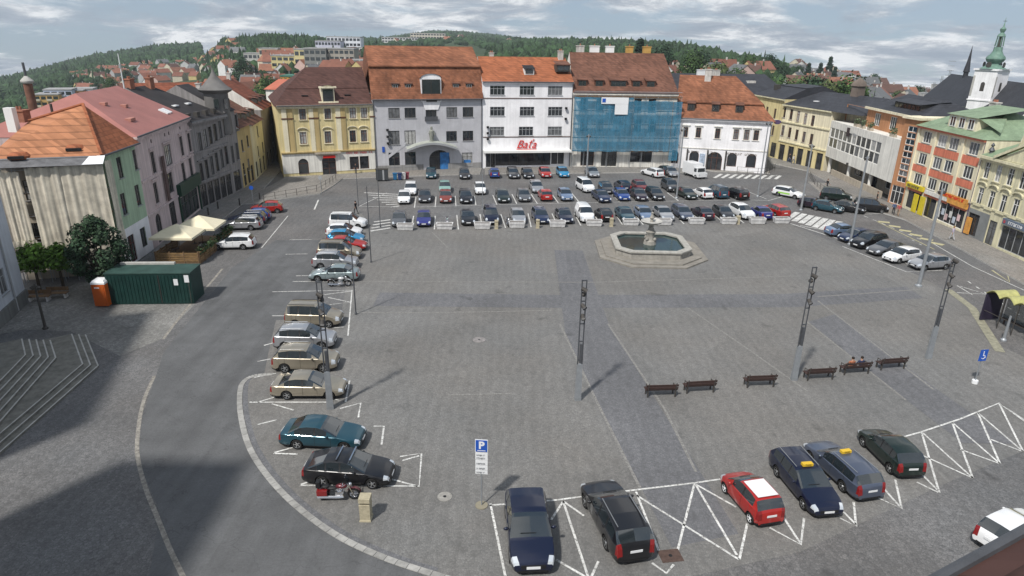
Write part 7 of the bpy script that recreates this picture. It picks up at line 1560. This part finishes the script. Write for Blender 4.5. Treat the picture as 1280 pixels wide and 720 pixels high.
# cafe terrace with a white parasol canopy
a, b_ = P(196, 331), P(250, 331); f = Frame(a, b_); r = thing('cafe_terrace', 'raised wooden cafe terrace with plank railing beside the mauve house', 'terrace', f.A, f.rz); Dp = 9.5
MB().box(0, 0, .01, f.W, Dp, .28).build('deck', [WOOD], r)
for (x0, y0, x1, y1) in ((0, -.05, f.W, .02), (f.W - .02, 0, f.W + .05, Dp), (-.05, 0, .02, Dp * .55)):
    mb = MB(); [mb.box(x0, y0, .35 + .24 * k, x1, y1, .53 + .24 * k) for k in range(4)]; mb.build('plank_railing', [mat('honey_wood', (.20, .125, .055), rough=.7, var=.3, scale=3)], r)
    n = int(max(x1 - x0, y1 - y0) / 1.5) + 1
    for k in range(n + 1): MB().box(x0 + (x1 - x0 - .1) * k / n if x1 - x0 > 1 else x0 - .01, y0 + (y1 - y0 - .1) * k / n if y1 - y0 > 1 else y0 - .01, .02, (x0 + (x1 - x0 - .1) * k / n if x1 - x0 > 1 else x0) + .1, (y0 + (y1 - y0 - .1) * k / n if y1 - y0 > 1 else y0) + .08, 1.38).build('post', [WOOD], r)
lf = MB(); rnd = random.Random(5)
for j in range(900):
    c = Vector((f.W + rnd.gauss(.0, .18), rnd.uniform(.2, Dp), 1.0 + abs(rnd.gauss(0, .3)))); d1_, d2_ = [Vector((rnd.uniform(-1, 1), rnd.uniform(-1, 1), rnd.uniform(-1, 1))) * .11 for _ in range(2)]
    lf.poly([c - d1_, c + d2_, c + d1_, c - d2_])
LEAF = mat('shrub_leaves', (.035, .062, .022), rough=.8, var=.3, scale=.8, island=.45)
hd_ = lf.build('hedge', [LEAF], None); hd_.matrix_world = f.M; tag(hd_, 'leafy planting along the street side of the cafe terrace', 'hedge')
for k, (x, y) in enumerate(((f.W * .25, 2.2), (f.W * .7, 4.4), (f.W * .3, 6.4))):
    t_ = thing('cafe_table', ('dark cafe table at the front of the terrace', 'dark cafe table in the middle of the terrace', 'dark cafe table at the back of the terrace')[k], 'table', f.at(x, y, .28), f.rz, 'cafe tables'); MB().lathe([(0, .70), (.42, .70), (.42, .74), (0, .74)], 14).build('tabletop', [DWOOD], t_); MB().tube((0, 0, .02), (0, 0, .7), .04).lathe([(.25, 0), (.25, .03), (0, .03)], 10).build('leg', [DARKF], t_)
CANV = mat('cream_canvas', (.70, .64, .47), rough=.8, var=.08, scale=1)
def parasol(cx, cy, label):
    t_ = thing('parasol', label, 'parasol', f.at(cx, cy, .28), f.rz, 'cream cafe parasols'); hw, hd2 = 2.1, 1.75; ap = (0, 0, 3.35); e = 2.35
    cs = [(-hw, -hd2, e), (hw, -hd2, e), (hw, hd2, e), (-hw, hd2, e)]; mb = MB()
    for k in range(4): a_, b2 = cs[k], cs[(k + 1) % 4]; mb.poly([a_, b2, ap]); mb.poly([(a_[0], a_[1], e - .22), (b2[0], b2[1], e - .22), b2, a_])
    mb.build('canopy', [CANV], t_); MB().tube((0, 0, 0), (0, 0, 3.4), .04).build('pole', [WOOD], t_)
    for k in range(4): MB().tube((0, 0, 3.28), (cs[k][0] * .97, cs[k][1] * .97, e - .06), .015, .015, 5).build('rib', [WOOD], t_)
    MB().box(-.4, -.4, 0, .4, .4, .08).build('base', [CONC], t_)
parasol(f.W * .36, 2.2, 'cream square parasol nearer the green container'); parasol(f.W * .58, 5.7, 'cream square parasol further along the terrace')
# benches and trees in the courtyard
for px, py, l in ((50, 376, 'wooden courtyard bench next to the pale blue house'), (72, 372, 'wooden courtyard bench under the clipped trees')):
    q = P(px, py); t_ = thing('courtyard_bench', l, 'bench', (q.x, q.y, .01), R(8), 'courtyard benches'); MB().box(-.9, -.3, .42, .9, .3, .48).build('seat', [WOOD], t_); MB().box(-.9, .25, .55, .9, .3, .9).build('backrest', [WOOD], t_)
    for x in (-.7, .7): MB().box(x - .06, -.26, 0, x + .06, .3, .42).build('leg', [CONC], t_)
def tree(name, label, loc, h, cr, ch, trunk_h, lm, nleaf=1400, ls=.26, rnd=None, cat='tree', group=None, lobes=9, lobe=None, zs_=.8, bark=None, conic=False, topup=1.0):
    rnd = rnd or random.Random(hash(label) % 1000); r = thing(name, label, cat, loc, 0, group); tb = MB(); bk = bark or mat('bark', (.06, .045, .032), rough=.95, var=.3, scale=4)
    tb.tube((0, 0, -.1), (0, 0, trunk_h), h * .022 + .06, h * .016 + .03, 8)
    cl = []
    for k in range(lobes):
        a = 2.4 * k + rnd.uniform(-.4, .4); t_ = (k + .5) / lobes; rr = cr * (1 - t_) if conic else cr * math.sin(math.pi * min(.15 + t_ * .8, 1))
        c = Vector((math.cos(a) * rr * .62, math.sin(a) * rr * .62, trunk_h + ch * (.08 + .84 * t_))); cl.append((c, (cr * (lobe or .55 if not conic else .42 + .3 * (1 - t_))) * rnd.uniform(.75, 1.1)))
        tb.tube((0, 0, trunk_h * (.75 if not conic else 1) + (ch * .75 * t_ if conic else ch * .2 * t_)), tuple(c), h * .009 + .015, .01, 5)
    if conic: tb.tube((0, 0, trunk_h), (0, 0, trunk_h + ch * .95), h * .014 + .03, .015, 6)
    tb.build('trunk', [bk], r)
    lf = MB()
    for j in range(nleaf):
        c, q = cl[rnd.randrange(len(cl))]; d = Vector((rnd.gauss(0, 1), rnd.gauss(0, 1), rnd.gauss(0, zs_))).normalized() * q * rnd.uniform(.35, 1.05) ** .6
        p = c + d; n_ = (d.normalized() + Vector((rnd.uniform(-1, 1), rnd.uniform(-1, 1), rnd.uniform(-.3, 1.2))) * .8).normalized(); t1 = n_.orthogonal().normalized(); t1 = (Matrix.Rotation(rnd.uniform(0, 6.28), 3, n_) @ t1) * ls * rnd.uniform(.6, 1.3); t2 = n_.cross(t1) * rnd.uniform(.5, .9)
        lf.poly([p - t1, p - t2 * .8, p + t1, p + t2])
    lf.build('crown', [lm], r)
    return r
DKL = mat('dark_leaves', (.026, .055, .026), rough=.75, var=.35, scale=.7, island=.5); LIME = mat('lime_leaves', (.085, .17, .022), rough=.75, var=.3, scale=.8, island=.45); MIDL = mat('mid_green_leaves', (.045, .085, .024), rough=.8, var=.35, scale=.3, island=.5); OLV = mat('olive_leaves', (.075, .10, .035), rough=.8, var=.35, scale=.3, island=.45); PINE = mat('pine_needles', (.014, .032, .018), rough=.85, var=.35, scale=.3, island=.5)
q = P(133, 366); tree('dark_tree', 'dark green bushy tree in front of the tarpaulin, behind the green container', (q.x, q.y, 0), 7.4, 3.1, 6.0, 1.0, DKL, 7500, .15, lobes=24, lobe=.27, zs_=1.7)
for px, py, l in ((50, 362, 'clipped lime green tree next to the pale blue house'), (80, 361, 'clipped lime green tree left of the dark bushy tree')): q = P(px, py); tree('clipped_tree', l, (q.x, q.y, 0), 3.9, 1.35, 1.9, 2.1, LIME, 1100, .2, cat='tree', group='clipped courtyard trees')
# stone steps
def steps(name, label, p0, p1, p2, n, tread, rise, ext, base=0.0):
    """p0-p1 the long front edge, p1-p2 the short return; each step set back from the last"""
    a, b_, c = (P(*q, base) for q in (p0, p1, p2)); d1 = (b_ - a).normalized(); n1 = Vector((-d1.y, d1.x, 0)); d2 = (c - b_).normalized(); n2 = Vector((-d2.y, d2.x, 0)); r = thing(name, label, 'steps', (0, 0, 0))
    def isect(pa, da, pb, db): den = da.x * db.y - da.y * db.x; t_ = ((pb.x - pa.x) * db.y - (pb.y - pa.y) * db.x) / den; return pa + da * t_
    for k in range(n):
        o = tread * k; q1 = isect(a + n1 * o, d1, b_ + n2 * o, d2); q0 = a + n1 * o - d1 * ext; q2 = isect(q1, d2, c, n2)
        mb = MB(); mb.prism([tuple(q0)[:2], tuple(q1)[:2], tuple(q2)[:2], tuple(q2 + n2 * 9 + d2 * 0)[:2], tuple(q0 + n1 * 9)[:2]], base + rise * k + .003 - (.02 if k else 0), base + rise * (k + 1)); mb.build('step', [mat('step_stone', (.17, .165, .145), rough=.9, var=.3, scale=2, bump=.2)], r)
        ed = MB(); u0, u1 = q0 + n1 * .02, q1; strip_ = [(q0.x, q0.y), (q1.x, q1.y), (q2.x, q2.y)]
        w1, w2 = n1 * .09, n2 * .09; qi = isect(q1 + n1 * .09, d1, q1 + n2 * .09, d2)
        z = base + rise * (k + 1) + .004; ed.poly([(q0.x, q0.y, z), (q1.x, q1.y, z), (qi.x, qi.y, z), (q0.x + w1.x, q0.y + w1.y, z)]); ed.poly([(q1.x, q1.y, z), (q2.x, q2.y, z), (q2.x + w2.x, q2.y + w2.y, z), (qi.x, qi.y, z)]); ed.build('worn_edge', [LSTONE], r)
    return base + rise * n
z1 = steps('stone_steps', 'lower flight of worn stone steps at the left edge with a short return', (18, 553), (124, 459), (108, 420), 3, .42, .14, 3.0)
z2 = steps('stone_steps', 'upper flight of stone steps leading to the pale blue house', (0, 531), (71, 449), (64, 427), 5, .40, .14, 5.0, z1)
# ------------------------------------------------------------------ town hall the picture is taken from: its roof edge shows, an unseen block on the left is added to shade the lower left
th = thing('town_hall', 'town hall with a brown tile roof whose eave shows in the lower right corner', 'building', (0, 0, 0))
e0, e1 = P(1168, 734, 16.0), P(1300, 660, 16.0); d = (e1 - e0).normalized(); nrm = Vector((-d.y, d.x, 0))
if nrm.y > 0: nrm = -nrm
a, b_ = e0 - d * .4, e0 + d * 12; hr = (nrm * 6.5); za = 16.0
mb = MB(); mb.poly([tuple(a), tuple(b_), tuple(b_ + hr + Vector((0, 0, 4.2))), tuple(a + hr * .9 + Vector((0, 0, 3.6)))]); mb.poly([tuple(b_ + Vector((0, 0, -.2))), tuple(a + Vector((0, 0, -.2))), tuple(a + hr + Vector((0, 0, -.2))), tuple(b_ + hr + Vector((0, 0, -.2)))]); rf = mb.build('roof', [T_BROWN], th)
MB().tube(tuple(a - nrm * .06), tuple(b_ - nrm * .06), .08).build('gutter', [DSTEEL], rf)
wa, wb = a + nrm * .5, b_ + nrm * .5; MB().prism([tuple(wa)[:2], tuple(wb)[:2], tuple(wb + nrm * 9)[:2], tuple(wa + nrm * 9)[:2]], 0, 15.75).build('wall', [P_OFF], th)
MB().box(-29.4, -6, 0, -22.5, 18.2, 19).build('shade_wing', [P_OFF], th); MB().poly([(-29.4, -6, 19.01), (-22.5, -6, 19.01), (-24, 0, 23), (-26, 0, 23)]).poly([(-22.5, 18.2, 19.01), (-29.4, 18.2, 19.01), (-26, 12, 23), (-24, 12, 23)]).poly([(-22.5, -6, 19.01), (-22.5, 18.2, 19.01), (-24, 12, 23), (-24, 0, 23)]).poly([(-29.4, 18.2, 19.01), (-29.4, -6, 19.01), (-26, 0, 23), (-26, 12, 23)]).poly([(-26, 0, 23), (-24, 0, 23), (-24, 12, 23), (-26, 12, 23)]).build('roof', [T_BROWN], th)
# ------------------------------------------------------------------ the town beyond and the wooded hills
rnd = random.Random(11)
FOREST = mat('forest_canopy', (.028, .055, .022), rough=.95, var=.35, scale=.012, island=.5)
fm = MB(); fb = []
ICO = bmesh.new(); bmesh.ops.create_icosphere(ICO, subdivisions=1, radius=1.0); ICO_V = [tuple(v.co) for v in ICO.verts]; ICO_F = [tuple(v.index for v in f.verts) for f in ICO.faces]; ICO.free()
def blob(mb, p, r, h, conic=False):
    i = len(mb.v)
    if conic:
        n = 7
        for zz_, rr in ((0, 1.0), (.35, .72), (.32, .80), (.68, .40), (.64, .52), (1.0, .03)):
            for k in range(n): a = 2 * math.pi * k / n + rnd.uniform(-.2, .2); q = r * rr * rnd.uniform(.75, 1.2); mb.v.append((p.x + q * math.cos(a), p.y + q * math.sin(a), p.z + h * zz_))
        for a in range(5):
            for k in range(n): j = (k + 1) % n; mb.f.append((i + a * n + k, i + a * n + j, i + (a + 1) * n + j, i + (a + 1) * n + k)); mb.m.append(0)
    else:
        for x, y, z in ICO_V: q = rnd.uniform(.72, 1.22); mb.v.append((p.x + x * r * q, p.y + y * r * q, p.z + h * .5 + z * h * .55 * q))
        for f in ICO_F: mb.f.append(tuple(i + k for k in f)); mb.m.append(0)
def wood(x0, x1, d0, d1, n, r0=4.5, h0=9, con=.3, sd=1, patch=0.0):
    for _ in range(n):
        px = rnd.uniform(x0, x1); D = d0 + (d1 - d0) * rnd.random() ** .8; p = far_at(px, 0, D)
        if p.length > dsky(math.atan2(p.x, p.y)) * 1.04: continue
        if patch and math.sin(px * .05 + 1) + math.sin(D * .013 + px * .02) < patch: continue
        h = h0 * rnd.uniform(.7, 1.25); p.z -= 1.5
        blob(fm, p, r0 * rnd.uniform(.7, 1.3) * (.6 if (c := rnd.random() < con) else 1), h * (1.5 if c else 1), c)
wood(-60, 250, 900, 1950, 3600, 5.6, 9, .12); wood(-80, 130, 480, 900, 500, 4.2, 8, .15); wood(250, 400, 560, 1050, 1900, 3.7, 8, .15); wood(290, 420, 400, 600, 160, 3.5, 7, .15)
wood(390, 660, 900, 2700, 2000, 6.5, 9, .06); wood(400, 480, 620, 900, 260, 4, 9, .25); wood(610, 900, 420, 1150, 2200, 3.8, 8, .06); wood(830, 1010, 300, 720, 700, 3.5, 8, .08); wood(1000, 1130, 500, 800, 170, 3.6, 7, .2, patch=.2); wood(1130, 1500, 300, 850, 350, 4.2, 8, .2)
fo_ = fm.build('forest', [FOREST], None); fo_['kind'] = 'stuff'; fo_['label'] = 'dark green mixed forest covering the far hills'

HW = [('cream', (.50, .46, .36)), ('white', (.58, .58, .57)), ('yellow', (.52, .42, .20)), ('grey', (.36, .36, .36)), ('pink', (.50, .36, .32))]
HR = [('red', (.19, .082, .057)), ('brown', (.11, .062, .05)), ('rust', (.23, .105, .068)), ('grey', (.12, .125, .13))]
HWM = [mat('house_wall_' + n, c, var=.12, objvar=.12) for n, c in HW]; HRM = [mat('house_roof_' + n, c, var=.2, scale=.5, objvar=.18) for n, c in HR]
def house_meshes(w, d, h, rh, wm, rm):
    wl = MB(); wl.box(-w / 2, -d / 2, -5, w / 2, d / 2, h)
    for s in (-1, 1): wl.poly([(s * w / 2, -d / 2, h), (s * w / 2, d / 2, h), (s * w / 2, 0, h + rh)])
    ro = MB()
    for s in (-1, 1): ro.poly([(-w / 2 - .3, s * (d / 2 + .4), h - .15), (w / 2 + .3, s * (d / 2 + .4), h - .15), (w / 2 + .3, 0, h + rh + .1), (-w / 2 - .3, 0, h + rh + .1)])
    ro.box(w * .2, -.4, h + rh - .6, w * .2 + .7, .3, h + rh + 1.0, 1)
    return wl.mesh('wall', [wm]), ro.mesh('roof', [rm, CHIMW])
HM = {}
for i in range(len(HW)):
    for j in range(len(HR)):
        for v, (w, d, h, rh) in enumerate(((11, 9, 5.2, 4.2), (16, 10, 7.5, 4.0))): HM[i, j, v] = house_meshes(w, d, h, rh, HWM[i], HRM[j])
WN_ = MB().box(-.55, -.05, 0, .55, .02, 1.4).mesh('window', [GLASS])
def town(x0, x1, d0, d1, n, where, win=False, wts=(3, 3, 2, 1, 1), rts=(4, 2, 3, 1), sc=1.0):
    done = []
    for _ in range(n * 6):
        if len(done) >= n: break
        px, D = rnd.uniform(x0, x1), rnd.uniform(d0, d1); p = far_at(px, 0, D)
        if any((p - q).length < 13 * sc for q in done): continue
        done.append(p); i = rnd.choices(range(5), wts)[0]; j = rnd.choices(range(4), rts)[0]; v = int(rnd.random() < .35)
        wl, ro = HM[i, j, v]; big = ('small', 'long')[v]
        o = thing('far_house', '%s %s house with a %s roof %s' % (big, HW[i][0], HR[j][0], where), 'house', p, rnd.choice((0, .3, -.4, 1.2, 1.7, .9)) + rnd.uniform(-.15, .15), '%s %s houses with %s roofs %s' % (big, HW[i][0], HR[j][0], where)); o.scale = (sc,) * 3
        put('wall', wl, o); put('roof', ro, o)
        if win:
            w = (11, 16)[v]
            for k in range(3 + v): put('window', WN_, o, T(-w / 2 + w * (k + .5) / (3 + v), -(9, 10)[v] / 2 - .01, (1.6, 4.4)[v]))
town(85, 300, 420, 1050, 100, 'in the valley on the left', False, sc=.85); town(240, 350, 230, 480, 26, 'behind the left side street', True, (3, 2, 2, 1, 1), (3, 4, 2, 2), sc=.9); town(330, 470, 300, 640, 34, 'on the slope behind the yellow house', True, sc=.85)
town(830, 960, 230, 430, 10, 'among the trees behind the slate roof', True, (3, 3, 1, 1, 1), (2, 2, 2, 2)); town(1000, 1180, 280, 720, 60, 'on the slope on the right', False, (4, 4, 1, 1, 1), (2, 3, 2, 3)); town(480, 640, 1000, 1500, 10, 'on the far ridge', False)
def block(px, D, w, d, h, col, label, nx, nz, rz=0.0, roofc=(.3, .3, .3), wc=GLASS, bal=None, dz=0.0):
    p = far_at(px, 0, D)
    if dz: p.z = zrow(p.x, p.y, dz) - h
    r = thing('apartment_block', label, 'building', p, rz); m = mat('block_' + label.split()[0] + str(px), col, var=.12)
    MB().box(-w / 2, 0, -8, w / 2, d, h).build('wall', [m], r); MB().box(-w / 2 - .2, -.2, h, w / 2 + .2, d + .2, h + .6).build('roof', [mat('block_roof' + str(px), roofc, var=.2)], r)
    wm = MB().box(-.38 * w / nx, -.07, 0, .38 * w / nx, .03, .5 * h / nz).mesh('window', [wc])
    for i in range(nx):
        for k in range(nz): put('window', wm, r, T(-w / 2 + w * (i + .5) / nx, 0, h * (k + .3) / nz))
    if bal:
        bm_ = MB().box(-.45 * w / nx, -.9, 0, .45 * w / nx, -.08, .32 * h / nz).mesh('balcony', [mat('balcony_' + str(px), bal, var=.1)])
        for i in range(0, nx, 2):
            for k in range(nz): put('balcony', bm_, r, T(-w / 2 + w * (i + .5) / nx, 0, h * k / nz + .1))
    return r
block(44, 430, 11, 12, 15, (.50, .32, .12), 'ochre block of flats at the left, behind the brick tower', 4, 5, .35, bal=(.5, .45, .35), dz=119); block(60, 436, 13, 12, 17, (.45, .50, .60), 'pale blue block of flats between the ochre and the orange one', 4, 5, .35, bal=(.55, .58, .66), dz=113); block(76, 442, 12, 12, 17, (.55, .27, .10), 'orange block of flats with white balconies', 4, 5, .35, bal=(.6, .6, .6), dz=114); block(92, 448, 10, 12, 18, (.46, .52, .56), 'bluish white block of flats at the right end of the row', 3, 5, .35, dz=112)
block(410, 640, 22, 14, 13, (.52, .53, .62), 'lavender white office block on the hill', 8, 3); block(430, 650, 30, 14, 17, (.62, .64, .68), 'white glazed office block on the hill', 9, 4); block(455, 640, 34, 14, 9, (.58, .58, .56), 'long low white hall right of the office block', 8, 2)
block(363, 430, 24, 12, 10, (.56, .48, .24), 'long pale yellow building on the slope', 7, 3); block(380, 420, 12, 12, 13, (.58, .52, .28), 'tall yellow building beside the grey block', 4, 3); block(393, 400, 12, 12, 14, (.22, .22, .21), 'dark grey block left of the beige flats', 4, 4); block(417, 400, 22, 12, 13, (.34, .31, .27), 'beige grey block of flats behind the brown roof', 8, 4); block(452, 380, 16, 10, 8, (.38, .38, .38), 'low grey building next to the tall red roof', 6, 2)
block(368, 300, 14, 10, 8, (.60, .32, .08), 'orange building with a green canopy behind the side street', 5, 2, roofc=(.06, .16, .12)); block(320, 560, 20, 12, 9, (.42, .42, .40), 'pale flat roofed villa at the foot of the wooded hill', 6, 2); block(335, 545, 14, 12, 11, (.55, .50, .38), 'cream flat roofed house at the foot of the wooded hill', 5, 2)
block(535, 1250, 60, 20, 14, (.56, .52, .44), 'cream slab block on the ridge above the tall red mansard', 12, 3); block(500, 1200, 60, 20, 12, (.58, .58, .58), 'white slab block on the ridge left of the tall red mansard', 12, 3)
# radio mast, chimneys, telecom dish tower
p = far_at(146, 0, 560); r = thing('radio_mast', 'thin white radio mast rising before the wooded hill on the left', 'mast', p); zt = zrow(p.x, p.y, 67) - p.z
MB().tube((0, 0, -3), (0, 0, zt), .5, .3, 8).build('pole', [WHITES], r); MB().lathe([(.9, zt * .7), (.9, zt * .78)], 10).build('antenna_ring', [GREYF], r)
# town trees one can tell apart
TM = [(MIDL, 'broad mid green tree', False), (OLV, 'olive green tree', False), (DKL, 'dark green tree', False), (PINE, 'dark spruce', True)]
protos = []
for k, (m, n, con) in enumerate(TM): protos.append(reg(tree('town_tree', n, (0, 0, 0), 10, 4.2 if not con else 2.8, 8 if not con else 12, 2.0, m, 2400, .34, random.Random(k), lobes=15 if not con else 14, conic=con)))
used = set()
def town_tree(k, px, D, sc, where, zoff=0.0):
    p = far_at(px, 0, D); p.z += zoff; l = TM[k][1] + ' ' + where; g = 'town trees'
    sc_ = (sc * rnd.uniform(.85, 1.15), sc * rnd.uniform(.85, 1.15), sc * rnd.uniform(.9, 1.15))
    if k not in used: used.add(k); o = protos[k]; o.location = p; o.scale = sc_; o['label'] = l; o['group'] = g
    else: dup(protos[k], p, rnd.uniform(0, 6), l, g, scale=sc_)
for k, px, D, sc in ((1, 1002, 205, 1.3), (0, 985, 210, 1.3), (1, 1045, 200, 1.3), (0, 1060, 205, 1.45), (0, 1076, 202, 1.4), (1, 1092, 205, 1.2), (2, 1028, 230, 1.4), (0, 1012, 245, 1.4)): town_tree(k, px, D, sc, 'behind the slate roofs of the right hand row', -1)
for k, px, D, sc in ((2, 965, 420, 1.4), (0, 940, 400, 1.3), (2, 985, 410, 1.2), (2, 1003, 450, 1.0), (3, 1015, 470, 1.1), (3, 1030, 500, 1.1), (3, 1041, 540, 1.3), (3, 1049, 490, 1.0), (3, 1057, 520, .9)): town_tree(k, px, D, sc, 'on the skyline right of the slate roof')
for k, px, D, sc in ((1, 900, 260, 1.2), (0, 925, 270, 1.2), (1, 850, 230, 1.0), (0, 868, 300, 1.4), (2, 880, 330, 1.5)): town_tree(k, px, D, sc, 'just behind the long slate roof')
for k, px, D, sc in ((0, 318, 190, 1.0), (2, 350, 240, 1.1), (0, 330, 300, 1.2), (2, 290, 300, 1.3), (0, 265, 280, 1.1), (2, 300, 420, 1.5)): town_tree(k, px, D, sc, 'among the roofs behind the left side street')
for k, px, D, sc in ((0, 60, 330, 1.4), (0, 80, 340, 1.5), (1, 95, 330, 1.3), (2, 110, 360, 1.4), (0, 130, 420, 1.5), (2, 152, 480, 1.4)): town_tree(k, px, D + 180, sc, 'behind the blocks of flats at the left')
for k, px, D, sc in ((3, 800, 300, 1.3), (2, 812, 310, 1.5), (2, 830, 340, 1.5)): town_tree(k, px, D, sc, 'behind the yellow chimneys')
for k, px, D, sc in ((2, 1160, 500, 1.2), (0, 1135, 430, 1.0), (2, 1100, 600, 1.2)): town_tree(k, px, D, sc, 'on the slope left of the church')

# ------------------------------------------------------------------ the air: far hills fade a little to blue
hz = MB(); hz.box(-3600, -300, -900, 3600, 3600, 330)
hm = bpy.data.materials.new('haze'); hm.use_nodes = True; n_ = hm.node_tree; n_.nodes.clear(); ho = n_.nodes.new('ShaderNodeOutputMaterial'); pv = n_.nodes.new('ShaderNodeVolumePrincipled')
pv.inputs['Color'].default_value = (.80, .88, .97, 1); pv.inputs['Density'].default_value = .00012; n_.links.new(pv.outputs[0], ho.inputs['Volume'])
h_ = hz.build('haze', [hm]); h_['kind'] = 'stuff'
